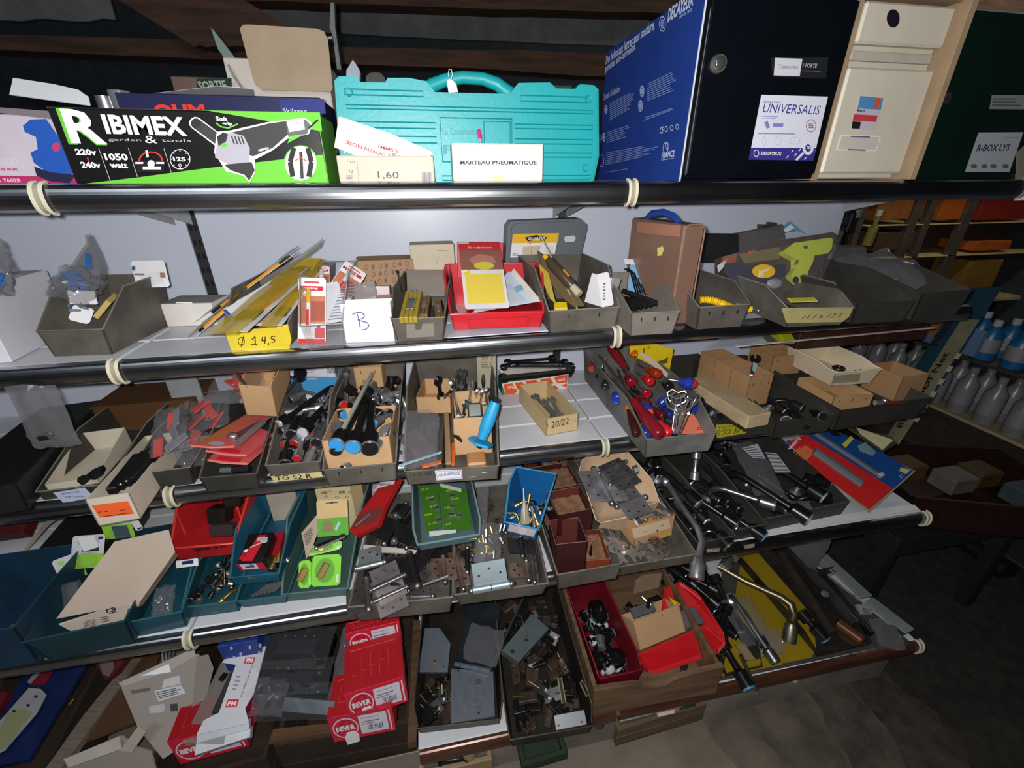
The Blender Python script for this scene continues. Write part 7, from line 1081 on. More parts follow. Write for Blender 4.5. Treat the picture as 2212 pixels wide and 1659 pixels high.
quadplate('red_label','red and white card corner above the rounded white card','card',[zz((65,1480),S5+.03),zz((98,1478),S5+.03),zz((120,1440),S5+.035),zz((86,1446),S5+.035)],.002,m((120,26,36),rough=.5,name='dim_red2'));quadplate('white_tab','small white rounded tab beside the red card corner','tab',[zz((58,1474),S5+.036),zz((66,1477),S5+.036),zz((88,1452),S5+.038),zz((80,1446),S5+.038)],.001,m((150,136,146),rough=.5,name='dim_tab'))
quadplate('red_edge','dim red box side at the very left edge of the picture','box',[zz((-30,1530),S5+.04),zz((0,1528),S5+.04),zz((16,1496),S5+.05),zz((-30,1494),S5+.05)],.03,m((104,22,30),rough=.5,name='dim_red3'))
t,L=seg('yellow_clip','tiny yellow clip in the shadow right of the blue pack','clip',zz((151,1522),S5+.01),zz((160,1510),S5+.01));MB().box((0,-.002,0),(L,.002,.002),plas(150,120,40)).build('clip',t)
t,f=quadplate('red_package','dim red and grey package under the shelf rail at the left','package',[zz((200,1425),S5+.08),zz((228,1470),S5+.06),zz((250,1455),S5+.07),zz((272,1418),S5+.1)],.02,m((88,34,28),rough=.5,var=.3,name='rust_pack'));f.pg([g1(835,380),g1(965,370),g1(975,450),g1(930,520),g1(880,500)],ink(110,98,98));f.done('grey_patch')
CG=m((152,142,136),rough=.8,var=.06,bump=.2,scale=6,name='grey_board')
A=zz((298,1578),S5+.05);t,f=quadplate('open_carton','big unfolded grey cardboard carton with white labels, leaning','carton',[Z(352,1640,S5+.01),Z(405,1605,S5+.02),Z(452,1500,S5+.07),Z(440,1422,S5+.13),Z(425,1412,S5+.14),Z(256,1475,S5+.13),Z(298,1572,S5+.06)],.003,CG)
f.pg([g1(1010,575),g1(1655,275),g1(1672,340),g1(1460,460),g1(1360,500),g1(1060,600)],m((172,164,158),rough=.8,var=0,name='flap_light'));f.pg([g1(1200,515),g1(1440,410),g1(1460,480),g1(1340,500)],W_);f.pg([g1(1318,640),g1(1545,590),g1(1585,660),g1(1352,732)],ink(200,200,206));f.pg([g1(1400,545),g1(1530,510),g1(1545,580),g1(1380,620)],ink(196,196,200));f.lines([g1(1330,650),g1(1545,605),g1(1570,655),g1(1360,715)],4,ink(90,90,100))
f.pg([g1(1110,640),g1(1290,610),g1(1280,640),g1(1130,668)],ink(100,96,92));f.pg([g1(1270,775),g1(1400,750),g1(1410,790),g1(1390,825),g1(1280,832)],ink(184,180,184));f.pg([g1(1450,755),g1(1515,748),g1(1520,810),g1(1460,818)],ink(60,60,62));f.done('printed_labels')
quadplate('cardboard_piece','grey cardboard flap standing right behind the big unfolded carton','cardboard',[Z(405,1606,S5+.01),Z(442,1520,S5+.06),Z(462,1445,S5+.12),Z(450,1414,S5+.15),Z(425,1414,S5+.14),Z(418,1500,S5+.09)],.003,m((134,126,122),rough=.8,var=.06,name='grey_board2'))
quadplate('crushed_carton','crushed white and grey carton at the very bottom left','carton',[Z(140,1642,S5+.02),Z(150,1680,S5-.02),Z(330,1670,S5-.02),Z(322,1630,S5+.02),Z(296,1616,S5+.03),Z(262,1592,S5+.06),(Z(258,1590,S5+.06))],.004,CG)
quadplate('carton_flap','pale folded flap crossing the crushed carton','cardboard',[Z(258,1622,S5+.06),Z(285,1625,S5+.06),Z(319,1578,S5+.09),Z(300,1567,S5+.1)],.002,m((176,164,152),rough=.8,name='flap_pale'))
quadplate('carton_flap','narrow whitish flap edge along the top of the crushed carton','cardboard',[Z(137,1640,S5+.035),Z(150,1658,S5+.03),Z(262,1618,S5+.05),Z(259,1590,S5+.06)],.002,m((186,178,170),rough=.8,name='flap_pale2'))
for i in range(4):t,L=seg('chrome_prong','chrome prong glinting in the dark under the rail','fitting',zz((352+i*6,1430),S5+.05),zz((350+i*9,1402),S5+.08),group='chrome prongs under the fourth rail');mb=MB();mb.tube([(0,0,0),(L,0,0)],[.004,.002],CHROME,8);mb.build('prong',t)
quadplate('plastic_case','clear plastic case lid whose edge shines left of the white packaging','case',[zz((392,1606),S5+.06),zz((480,1606),S5+.06),zz((520,1430),S5+.1),zz((478,1430),S5+.1)],.02,m((150,148,142),rough=.1,alpha=.5,var=0,name='grey_clear'))
t,f=quadplate('white_packaging','white carton tray with red PM logos around a grey mortise lock','packaging',[zz((424,1588),S5+.09),zz((538,1562),S5+.09),zz((530,1530),S5+.1),zz((548,1500),S5+.11),zz((578,1398),S5+.14),zz((548,1408),S5+.14),zz((494,1424),S5+.13),zz((488,1436),S5+.12),zz((516,1440),S5+.12),zz((474,1540),S5+.1),zz((440,1556),S5+.1)],.004,m((206,206,214),rough=.5,var=.03,name='pack_white2'))
for a,b,c,d in((g2(640,385),g2(730,380),g2(712,445),g2(622,440)),(g2(478,770),g2(582,765),g2(560,838),g2(452,845))):f.pg([a,b,c,d],ink(206,60,70))
f.tx('PM',g2(640,435),g2(700,432),9,W_,.03);f.tx('PM',g2(470,830),g2(545,828),9,W_,.03);f.tx('Fermer & Protéger dans',g2(690,455),g2(585,745),5,ink(60,60,70),.01);f.lines([g2(560,540),g2(610,545),g2(560,700),g2(510,690)],4,ink(150,150,156));f.done('printed_logo')
slabbox('packaging_end','white end flap of the PM packaging, folded, lowest part','packaging',zz((424,1606),S5+.07),zz((538,1576),S5+.07),zz((428,1582),S5+.085),.012,m((196,200,210),rough=.5,name='pack_shade'))
t,f=slabbox('lock_carton','flat white carton with blue print under the PM packaging','box',zz((420,1632),S5+.05),zz((540,1592),S5+.05),zz((440,1600),S5+.06),.02,m((206,208,216),rough=.5,name='white_blue'));fr=Face(t,t.matrix_world@Matrix.Translation((0,-.0008,-.02))@FRONT);w_=t['_w'];fr.mb.rc(0,0,w_,.02,ink(206,208,216));fr.mb.tx('IUV sumutus',w_*.12,.004,w_*.65,.01,ink(60,80,130),0,.2);fr.mb.rc(w_*.02,.003,w_*.1,.014,ink(60,100,160));fr.done('printed_front')
t,f=slabbox('mortise_lock','dark grey mortise lock lying in the PM packaging','lock',zz((456,1540),S5+.1),zz((476,1540),S5+.1),zz((500,1440),S5+.12),.01,m((84,88,92),rough=.35,metal=.6,name='lock_grey'),c=.001)
t,L=seg('lock_bolt','small black bolt sticking left out of the mortise lock','bolt',zz((476,1470),S5+.1),zz((488,1455),S5+.1));MB().box((0,-.006,-.004),(L,.006,.004),BLACK).build('bolt',t)
t=standing('blue carton patterned with white drops under the fourth rail',484,574,-.02,1392,.07,m((34,62,140),rough=.4,var=.05,name='blue_carton'),z=S5+.04,vb=1432,um=520);f=FF(t)
for x,y in((500,1400),(520,1412),(540,1398),(560,1410),(548,1424),(506,1420),(562,1394)):f.el(x,y,3,4.5,ink(180,190,216))
f.done('printed_pattern')
RBX=m((214,34,66),rough=.45,var=.03,name='crimson_card');RB2=m((168,24,34),rough=.45,var=.05,name='crimson_top')
def redbox(lb,pl,pr,vt,z,d,top=None,tg=True):
 A,rz,w_=base(pl,pr,z);t=thing('lock_carton',lb,'box',A,rz);h=topz(A,vt)-z;MB().box((0,0,0),(w_,d,h),RBX,.001).build('body',t);MB().box((.0005,.0005,h-.0004),(w_-.0005,d,h+.0006),RB2).build('top',t)
 f=Face(t,t.matrix_world@Matrix.Translation((0,-.0006,0))@FRONT);b=f.mb;b.rc(w_*.46,h*.14,w_*.9,h*.88,ink(222,218,230));b.rc(w_*.93,h*.1,w_*.955,h*.9,ink(226,222,230));b.el(w_*.24,h*.5,w_*.2,h*.4,ink(222,210,216));b.el(w_*.24,h*.5,w_*.18,h*.35,RBX);b.tx('BEVER',w_*.09,h*.4,w_*.3,h*.2,W_,.05)
 for k in range(11):b.rc(w_*(.58+k*.022),h*.26,w_*(.58+k*.022+RN.uniform(.004,.014)),h*.46,ink(60,56,66))
 b.tx('Serrure magasin A',w_*.5,h*.74,w_*.28,h*.06,ink(60,56,66));b.rc(w_*.5,h*.6,w_*.78,h*.64,ink(130,126,136));b.rc(w_*.5,h*.52,w_*.72,h*.55,ink(130,126,136));f.done('printed_front')
 if tg:
  mb=MB();mb.prism([(w_*.2,-h*.15),(w_*.4,-h*.1),(w_*.42,h*.2),(w_*.36,h*.36),(w_*.24,h*.34),(w_*.19,h*.15)],.0,.0007,W_);mb.v=[(x,-.0025-z_,y)for x,y,z_ in mb.v];mb.build('price_tag',t);mb=MB();mb.tube([(w_*.12,-.003,h*.2),(w_*.14,-.003,h*.6),(w_*.26,-.003,h*.85),(w_*.32,-.003,h*.8),(w_*.3,-.003,h*.35)],.0006,BLACK,5);mb.build('tag_string',t)
 g=Face(t,t.matrix_world@Matrix.Translation((0,0,h+.0008)));b=g.mb;b.tx('SERRURERIE  CONSTRUCTION  BÂTIMENT',w_*.08,d*.84,w_*.84,.004,ink(214,120,126));
 for k in range(5):x=w_*(.15+k*.15);b.rc(x,d*.2,x+.0006,d*.7,ink(206,90,100));b.rc(x,d*(.3+.06*k),x+w_*.1,d*(.3+.06*k)+.0006,ink(206,90,100))
 g.done('line_drawing');return t
redbox('lowest crimson lock carton in front, with a white tag on a black string',(722,1604),(856,1577),1552,S5+.03,.1);redbox('middle crimson lock carton with the line drawing on its top',(757,1556),(883,1515),1501,S5+.11,.12)
redbox('uppermost crimson lock carton just under the fourth shelf',(757,1416),(870,1388),1369,S5+.16,.03);redbox('crimson lock carton at the bottom left under the white cartons',(390,1652),(540,1612),1604,S5-.035,.09,tg=False)
for i,(q,mt,lb)in enumerate(((((556,1440),(700,1440),(610,1365),.13),m((20,21,22),rough=.2,var=.3,name='black_glossy_lock'),'black rim lock in clear film, uppermost under the rail'),(((545,1500),(705,1490),(575,1440),.10),m((20,21,22),rough=.25,var=.3,name='black_lock2'),'dark rim lock pack in the middle of the lock pile'),(((560,1550),(722,1545),(575,1490),.07),m((20,21,22),rough=.25,var=.3,name='black_lock3'),'lowest dark rim lock pack with a silver face plate'))):
 t,f=slabbox('rim_lock',lb,'lock',zz(q[0],S5+q[3]),zz(q[1],S5+q[3]),zz(q[2],S5+q[3]+.02),.03,mt,c=.003);w_,h=t['_w'],t['_h']
 mb=MB();mb.box((w_*.2,h*.3,0),(w_*.8,h*.75,.012),m((42,46,50),rough=.25,metal=.4,name='lock_case'),.003);mb.build('lock_case',t)
 for k in range(4):mb=MB();mb.cyl((w_*(.25+.15*k),h*.88,0),(w_*(.25+.15*k),h*.88,.002),.002,CHROME,8);mb.build('screw',t)
 mb=MB();mb.sheet(lambda a,b:(-.008+(w_+.016)*a,-.01+(h+.02)*b,.014+.005*noise.noise(V3((a*7,b*5,i*4)))),20,12,CLEAR);mb.build('clear_film',t,25)
slabbox('steel_face_plate','bright silver face plate across the front of the lock pile','plate',zz(g2(970,880),S5+.125),zz(g2(1440,920),S5+.125),zz(g2(985,745),S5+.145),.006,metal(206,214,220,r=.25),c=.001)
bag('clear wrap bulging at the left front of the lock pile',zz(g2(700,560),S5+.12),zz(g2(1000,560),S5+.12),zz(g2(660,930),S5+.08),.018,BAGM,seed=81)
bag('clear wrap shining down the right side of the lock pile',zz(g2(1380,120),S5+.17),zz(g2(1580,120),S5+.17),zz(g2(1360,900),S5+.09),.014,BAGM,seed=82)
quadplate('wood_strip','light wood strip of the crate top under the lock pile','plank',[zz((580,1604),S5),zz((728,1580),S5),zz((728,1560),S5),zz((590,1575),S5)],.012,OLDW)
LBM=m((40,36,32),rough=.45,var=.3,name='black_bin')
L1=shelf_bin('black bin with flat grey lock cases, left of the lowest shelf',(908,1584),(1078,1564),S5,1570,.08,.37,mt=LBM,rim=m((84,78,70),rough=.5,name='bin_edge'),ys=.06,rimr=.002,cut=.01)
GP=m((112,122,132),rough=.4,metal=.5,var=.08,name='lock_plate')
def plate(lb,pts,th=.012,mt=GP,holes=()):
 t,f=quadplate('lock_case',lb,'lock',pts,th,mt)
 for u,v,r,c in holes:
  a=f.q(u,v);mb=MB();mb.cyl((a[0],a[1],0),(a[0],a[1],.001),r,c,12);mb.build('hole',t)
 return t,f
t,f=plate('grey trapezoid lock plate with a brass ringed hole, back left',[zz((904,1452),S5+.06),zz((967,1452),S5+.06),zz((973,1390),S5+.075),zz((950,1357),S5+.085),zz((918,1357),S5+.085)],holes=((938,1428,.006,BRASS),(938,1428,.0025,BLACK),(912,1442,.0015,BLACK),(959,1440,.0015,BLACK)))
t,f=plate('large square steel lock case with a square hole, in front',[zz((974,1559),S5+.045),zz((1069,1546),S5+.045),zz((1065,1450),S5+.06),zz((974,1444),S5+.06)],mt=m((128,136,148),rough=.35,metal=.6,var=.1,scale=60,name='lock_steel'),holes=((1033,1473,.009,m((150,150,152),rough=.3,metal=.8,name='ring_steel')),(1034,1528,.003,STEEL),(990,1449,.003,BLACK),(1034,1540,.003,BLACK)));f.pg([g3(708,872),g3(732,872),g3(732,898),g3(708,898)],BK);f.done('square_hole')
slabbox('lock_cover','dark open lock cover box lying slanted at the back of the lock bin','lock cover',zz((981,1440),S5+.06),zz((1062,1450),S5+.06),zz((1050,1300),S5+.09),.02,m((34,40,46),rough=.2,var=.3,name='dark_glass_steel'),c=.002)
t,L=seg('cover_edge','grey steel edge bar along the front of the dark lock cover','bar',zz(g3(505,720),S5+.07),zz(g3(830,785),S5+.07));MB().box((0,-.004,-.008),(L,.004,.004),GP,.001).build('bar',t)
t,L=seg('cover_edge','grey steel edge bar up the right side of the dark lock cover','bar',zz(g3(830,770),S5+.07),zz(g3(1120,140),S5+.1));MB().box((0,-.003,-.008),(L,.003,.004),m((70,80,88),rough=.35,metal=.5,name='edge_grey'),.001).build('bar',t)
bag('clear wrap over the dark lock cover',zz(g3(560,330),S5+.1),zz(g3(850,400),S5+.1),zz(g3(560,680),S5+.08),.01,BAGM,seed=85)
def bits(t,n,seed,lb,grp,z0,z1,x=(.1,.9),y=(.05,.9),mats=None):
 R_=random.Random(seed);w_,d=t['_w'],t['_d'];mats=mats or(BLACKM,DSTEEL,m((78,62,52),rough=.5,metal=.3,var=.3,name='brown_steel'),metal(120,104,66,r=.4),STEEL)
 for i in range(n):
  p=t.matrix_world@V3((w_*R_.uniform(*x),d*R_.uniform(*y),z0+(z1-z0)*i/n));M=Matrix.Translation(p)@Matrix.Rotation(R_.uniform(0,3.1),4,'Z')@Matrix.Rotation(R_.uniform(-.5,.5),4,'X')@Matrix.Rotation(R_.uniform(-.4,.4),4,'Y')
  o=thing('small_lock',lb,'lock',group=grp,M=M);k=i%4;a=R_.uniform(.012,.026);b=R_.uniform(.008,.018);mt=R_.choice(mats[:3])
  MB().box((-a,-b,-.005),(a,b,.005),mt,.0012).build('case',o)
  if k<3:mb=MB();mb.tube([(-a*.4,-b*.3,.004),(-a*.4,-b*.3,.012)],.0035,mats[3]if k else mats[4],8);mb.build('cylinder',o)
  if k==0:mb=MB();mb.tube([(a*.3,0,.006),(a*1.6,0,.012)],.0018,mats[3],6);mb.build('spindle',o)
bits(L1,26,2,'small dark lock part in film at the left front of the lock bin','lock parts in the left lock bin',.01,.03,x=(.06,.35),y=(.05,.35))
L2=shelf_bin('dark bin heaped with old brown lock parts over the shelf edge',(1107,1612),(1271,1582),S5,1592,.075,.40,mt=LBM,rim=m((74,70,62),rough=.5,name='bin_edge2'),ys=.06,rimr=.002,cut=.01)
bits(L2,110,3,'small brown or dark lock part jumbled in the dark bin','lock parts jumbled in the dark bin',.012,.062)
t,f=plate('blackened steel box lock with a spring hole, lying across the lock bins',[zz(g3(1080,710),S5+.10),zz(g3(1355,405),S5+.10),zz(g3(1200,275),S5+.11),zz(g3(932,605),S5+.11)],.022,m((112,124,128),rough=.4,metal=.5,var=.12,name='box_lock'),((860+1028/4.159,1260+615/4.159,.007,STEEL),(860+1028/4.159,1260+615/4.159,.005,BLACK),(860+1140/4.159,1260+355/4.159,.0015,BLACK),(860+1150/4.159,1260+510/4.159,.004,DSTEEL)))
t,L=seg('brass_pin','thin brass pin standing in the box lock','pin',zz(g3(1160,490),S5+.11),zz(g3(1105,290),S5+.16));mb=MB();mb.tube([(0,0,0),(L,0,0)],.001,BRASS,6);mb.build('pin',t)
t,f=slabbox('name_plate','bright steel strip plate at the front right of the dark lock bin','plate',zz(g3(1420,1322),S5+.05),zz(g3(1698,1268),S5+.05),zz(g3(1397,1188),S5+.065),.01,m((150,154,158),rough=.35,metal=.4,var=.05,name='strip_steel'))
for u,v in((1440,1278),(1650,1245)):f.el(*g3(u,v),2.6,2.6,ink(120,60,56))
f.done('screw_heads')
for i,(a,b)in enumerate((((1450,850),(1490,1075)),((1645,885),(1700,1000)))):
 t,L=seg('brass_clasp',('tall brass edged plate at the right of the dark lock bin','brass framed clasp poking over the drawer side')[i],'clasp',zz(g3(*a),S5+.11),zz(g3(*b),S5+.075));mb=MB();mb.tube([(0,-.005,0),(L,-.005,0),(L,.005,0),(0,.005,0)],.0022,m((196,184,140),rough=.3,metal=.6,name='pale_brass'),6,closed=True);mb.build('frame',t);MB().box((0,-.004,-.001),(L,.004,.001),DSTEEL).build('plate',t)
t=crate('green crate bottom peeping out under the dark lock bin',(1128,1655),(1226,1625),S5-.04,.03,.1,m((26,46,30),rough=.6,name='dark_green_wood'),n=1)
DWD=m((104,80,58),rough=.7,var=.25,bump=.3,scale=5,streak=True,c2=(126,98,72),name='drawer_wood')
A,rz,w_=base((1277,1546),(1546,1496),S5-.0);t=thing('drawer_crate','old open wooden drawer with a scooped front, full of castors and boxes','drawer',A,rz);h=topz(A,1466)-A.z;D_=.36;h=min(h,.11)
pts=[(0,0),(w_,0),(w_,h*1.05),(w_*.76,h*.98),(w_*.64,h*.9),(w_*.55,h*.72),(w_*.48,h*.68),(w_*.40,h*.74),(w_*.33,h*.92),(w_*.2,h*.97),(0,h)]
mb=MB();mb.M=Matrix.Translation((0,0,0))@FRONT;mb.prism(pts,-.014,0,DWD);mb.build('front_board',t)
MB().box((0,.014,0),(.012,D_,h),DWD,.001).build('side_board',t);MB().box((w_-.012,.014,0),(w_,D_,h),DWD,.001).build('side_board',t)
mb=MB();mb.M=Matrix.Translation((0,D_-.012,0))@FRONT;mb.prism(pts,-.012,0,DWD);mb.build('back_board',t);MB().box((.012,.014,0),(w_-.012,D_-.012,.006),DWD).build('bottom_board',t)
DW=t;DW['_w']=w_;DW['_d']=D_;zb=S5+.008
MRP=m((112,22,34),rough=.4,var=.1,name='maroon_plastic')
MBN=shelf_bin('maroon plastic bin of castors in the wooden drawer',(1293,1500),(1372,1482),zb-S5+S5,1462,.10,.29,mt=MRP,rim=m((140,34,44),rough=.35,name='maroon_rim'),ys=.1,rimr=.0022,cut=.02,flare=.01,hf=.085)
def castor(lb,P,r,rz,grp=None,tilt=0.,mt=None):
 t=thing('castor_wheel',lb,'castor',group=grp,M=Matrix.Translation(P)@Matrix.Rotation(rz,4,'Z')@Matrix.Rotation(tilt,4,'X'))
 mb=MB();mb.tube([(0,-r*.38,0),(0,-r*.3,0),(0,r*.3,0),(0,r*.38,0)],[r*.86,r,r,r*.86],mt or m((20,20,22),rough=.18,var=.1,spec=.8,name='gloss_rubber'),20);mb.build('wheel',t,40)
 mb=MB();mb.tube([(0,-r*.44,0),(0,r*.44,0)],r*.4,DSTEEL,14);mb.build('hub',t);
 mb=MB();mb.box((-r*.15,-r*.5,0),(r*.15,-r*.44,r*1.15),ZINC,.0005);mb.box((-r*.15,-r*.5,r*1.1),(r*.15,r*.5,r*1.2),ZINC,.0005);mb.build('bracket',t);return t
for i,(x,y,r,z,a,ti,lb)in enumerate(((385,395,.018,.085,.3,1.2,'uppermost glossy black castor in the maroon bin'),(415,465,.018,.085,1.0,1.3,'second glossy black castor just below the uppermost'),(400,820,.019,.06,.4,1.3,'black castor at the front left of the maroon bin'),(545,800,.019,.06,.9,1.4,'black castor at the front right of the maroon bin'),(520,620,.013,.065,.2,.3,'small castor with a chrome side at the right of the bin'),(310,680,.014,.07,.5,.9,'grey white castor at the left of the maroon bin'),(330,560,.014,.07,.4,.6,'chrome capped castor in the middle of the maroon bin'),(245,500,.012,.06,.4,.8,'small black castor at the left wall of the maroon bin'))):castor(lb,zz(g4(x,y),S5+z),r*1.35,a,None,ti)
R_=random.Random(4)
for i in range(30):castor('small castor low in the maroon bin',MBN.matrix_world@V3((MBN['_w']*R_.uniform(.2,.8),MBN['_d']*R_.uniform(.1,.7),.018+.0014*i)),R_.uniform(.013,.018),R_.uniform(0,3),'castors low in the maroon bin',R_.uniform(0,1.5),R_.choice((None,WHC,None)))
t,L=seg('tin_cup','dull tin cone shaped cap in the middle of the castors','cap',zz(g4(420,640),S5+.09),zz(g4(440,730),S5+.09));mb=MB();mb.tube([(0,0,0),(L,0,0)],[.014,.010],ZINC,16);mb.build('cap',t)
castor('big black wheel standing at the back right of the wooden drawer',zz(g4(955,200),S5+.07),.026,.2,None,.3)
t,f=quadplate('chipboard','pale rounded board leaning at the back of the wooden drawer','board',[zz(g4(680,300),S5+.08),zz(g4(880,250),S5+.08),zz(g4(920,140),S5+.12),zz(g4(760,150),S5+.12),zz(g4(700,190),S5+.11)],.004,m((126,104,82),rough=.8,name='chip_tan'))
A,B,C_=zz(g4(730,745),S5+.06),zz(g4(1090,592),S5+.06),zz(g4(610,548),S5+.125)
M,w_,h=plane3(A,B,C_);t=thing('kraft_box','open kraft box with staples tipped over the red bin in the drawer','box',M=M);dep=.07
for nm,a,b in(('front_wall',(0,0,-.002),(w_,h,0)),('side_wall',(0,0,-dep),(.002,h,0)),('side_wall',(w_-.002,0,-dep),(w_,h,0)),('back_wall',(0,0,-dep),(w_,h,-dep+.002)),('bottom',(0,0,-dep),(w_,.002,0))):MB().box(a,b,KRAFT).build(nm,t)
mb=MB()
for k in range(4):mb.box((w_*(.15+.23*k),h*.82,0),(w_*(.15+.23*k)+.001,h*.9,.0008),m((92,48,34),rough=.5,metal=.5,name='rusty_staple'))
o=mb.build('staple',t);o['kind']='stuff'
t2,_=slabbox('hinge_part','grey notched metal part in the tipped kraft box','metal part',zz(g4(690,490),S5+.12),zz(g4(860,430),S5+.12),zz(g4(690,400),S5+.13),.01,m((120,122,126),rough=.4,metal=.5,name='part_grey'))
t2,L=seg('black_bracket','black bent bracket with a pin in the tipped kraft box','bracket',zz(g4(790,410),S5+.13),zz(g4(880,330),S5+.14));mb=MB();mb.tube([(0,0,0),(L*.4,.01,.01),(L,0,0)],.006,BLACKM,8);mb.build('arm',t2);mb=MB();mb.tube([(L*.3,0,0),(L*.2,.03,.01)],.003,CHROME,8);mb.build('pin',t2)
RP=m((200,22,30),rough=.42,var=.05,name='scarlet_plastic')
P={k:zz(g4(*p),S5+z)for k,p,z in(('a',(690,785),.075),('b',(1240,548),.085),('c',(1400,690),.07),('d',(1345,765),.055),('e',(860,925),.03),('f',(790,905),.035),('h',(1380,600),.085),('i',(1215,345),.1),('j',(1040,205),.11),('k',(920,260),.1),('l',(1175,290),.105),('m',(1090,560),.03),('n',(860,700),.025))}
t=thing('storage_bin','scarlet plastic bin lying askew in the wooden drawer','bin',P['a'])
def poly(nm,ks,mt=RP,off=V3((0,.0,-.003))):
 q=[local(t,P[k])for k in ks];n=len(q);mb=MB();mb.add([tuple(p)for p in q]+[tuple(p+off)for p in q],[tuple(range(n)),tuple(range(2*n-1,n-1,-1))]+[(i,i+n,(i+1)%n+n,(i+1)%n)for i in range(n)],mt);mb.build(nm,t,15)
poly('front_panel','abcdef'[:6],off=V3((.002,.003,0)));poly('bottom','nmhij');poly('side_panel','chij' if 0 else 'cdmh');poly('back_panel','hlji');poly('side_panel','kjmn')
mb=MB();mb.tube([local(t,P[k])for k in 'abchilj'],.0022,m((214,50,50),rough=.35,name='scarlet_rim'),6);mb.build('rim',t)
slabbox('steel_block','clear bagged grey steel block in the scarlet bin','block',zz(g4(1110,560),S5+.09),zz(g4(1240,520),S5+.09),zz(g4(1100,410),S5+.1),.02,m((120,116,122),rough=.25,metal=.3,name='bagged_steel'),c=.003)
quadplate('yellow_tag','bright yellow triangular tag inside the scarlet bin','tag',[zz(g4(1015,418),S5+.115),zz(g4(1052,380),S5+.115),zz(g4(960,325),S5+.12)],.001,m((226,204,30),rough=.5,name='bright_yellow'))
bits(DW,12,9,'small fitting in the right half of the wooden drawer','fittings loose in the wooden drawer',.01,.03,x=(.5,.9),y=(.1,.8))
YT=m((156,130,24),rough=.5,var=.1,scale=6,name='ochre_plastic')
t,f=quadplate('yellow_tray','long ochre yellow tray under the bent pipes, right bay of the lowest shelf','tray',[zz((1560,1460),S5+.006),zz((1692,1432),S5+.006),zz((1753,1420),S5+.006),zz((1764,1398),S5+.012),zz((1757,1328),S5+.012),zz((1633,1185),S5+.012),zz((1604,1190),S5+.006)],.004,YT)
t2=t;q=[local(t,p)for p in(zz((1612,1432),S5+.03),zz((1692,1416),S5+.03),zz((1690,1436),S5+.008),zz((1618,1450),S5+.008))];mb=MB();mb.add([tuple(p)for p in q]+[tuple(p+V3((0,.004,0)))for p in q],[(0,1,2,3),(7,6,5,4),(0,4,5,1),(1,5,6,2),(3,7,4,0)],YT);mb.build('front_lip',t)
tray('flat cardboard piece at the front of the ochre tray',(1612,1430),(1690,1412),S5,1424,.05,card(150,132,96),lift=.012,name='cardboard_insert',cat='cardboard',hf=.006)
quadplate('added_shade_sheet','added dark sheet as shade under the trays, right bay of the lowest shelf','lining',[zz((1550,1472),S5+.002),zz((1965,1385),S5+.002),zz((1720,1190),S5+.002),zz((1560,1200),S5+.002)],.001,m((66,66,64),rough=.7,var=.2,name='lining'))  # dark sheet added to paint the shade between the trays on the white shelf
PB_=shelf_bin('black tray of bagged pipe spanners left in the right bay, lowest shelf',(1566,1462),(1640,1446),S5,1455,.06,.42,mt=LBM,rim=None,ys=.1,hf=.02)
BRP=metal(140,128,104,r=.4)
t,L=seg('bent_pipe','long brass grey bent pipe spanner with a wide socket','socket spanner',zz((1551,1223),S5+.12),zz((1712,1330),S5+.09));pp=[local(t,zz(p,S5+z))for p,z in(((1551,1223),.12),((1610,1256),.115),((1686,1290),.11),((1708,1306),.105),((1716,1330),.09),((1710,1345),.08))]
mb=MB();mb.tube(pp,[.009,.010,.0115,.0125,.012,.012],BRP,12);mb.build('pipe',t,60);mb=MB();a=pp[-1];b=local(t,zz((1704,1385),S5+.03));mb.tube([a,a+(b-a)*.2,b],[.013,.019,.02],metal(150,142,128,r=.4),16);mb.build('socket',t,60)
pipes([('black capped pipe with a bright blue plug on the ochre tray',(1750,1345),(1735,1328),.09,BLUEC,.0125,BLACKM,0,.1),('black bar spanner with a blue plug hanging at the shelf front',(1590,1440),(1560,1390),.035,BLUEC,.0135,BLACKM,0,.05),('bagged spanner with a small blue plug, middle of the black tray',(1636,1368),(1590,1290),.05,BLUEC,.010,BLACKM,.02,.08),('dark bent pipe spanner along the black tray',(1652,1395),(1570,1270),.05,None,.011,CHD,.02,.1),('grey plugged black spanner in the middle of the black tray',(1582,1330),(1545,1250),.06,m((130,136,136),rough=.5,name='grey_plug6'),.012,BLACKM,0,.1),('chrome socket end up at the back near the fourth shelf rail',(1578,1208),(1565,1225),.12,None,.013,CHROME,0,.12)],S5)
heads(PB_,12,.02,.07,31,'dark pipe spanner low in the black tray','spanners low in the black tray',mats=(BLACKM,DSTEEL),r=(.008,.011))
bag('glossy clear bag around the spanners in the black tray',zz((1600,1290),S5+.09),zz((1660,1280),S5+.09),zz((1610,1400),S5+.05),.015,BAGM,seed=91);bag('clear bag with a chrome ball end near the front of the ochre tray',zz((1660,1360),S5+.06),zz((1710,1360),S5+.06),zz((1650,1410),S5+.03),.012,BAGM,seed=92)
t,L=seg('centre_punch','dark pointed steel bar sticking out over the brown shelf edge','bar',zz((1600,1415),S5+.05),zz((1638,1500),S5-.04));mb=MB();mb.tube([(0,0,0),(L*.9,0,0)],.0055,m((84,86,84),rough=.4,metal=.6,name='bar_grey'),10);mb.build('bar',t);mb=MB();mb.tube([(L*.9,0,0),(L,0,0)],[.005,.0012],CHROME,10);mb.build('tip',t)
PC=shelf_bin('long black tray with a brown cylinder, right of the ochre tray',(1765,1420),(1875,1394),S5,1412,.05,.55,mt=LBM,rim=None,ys=.1,hf=.018)
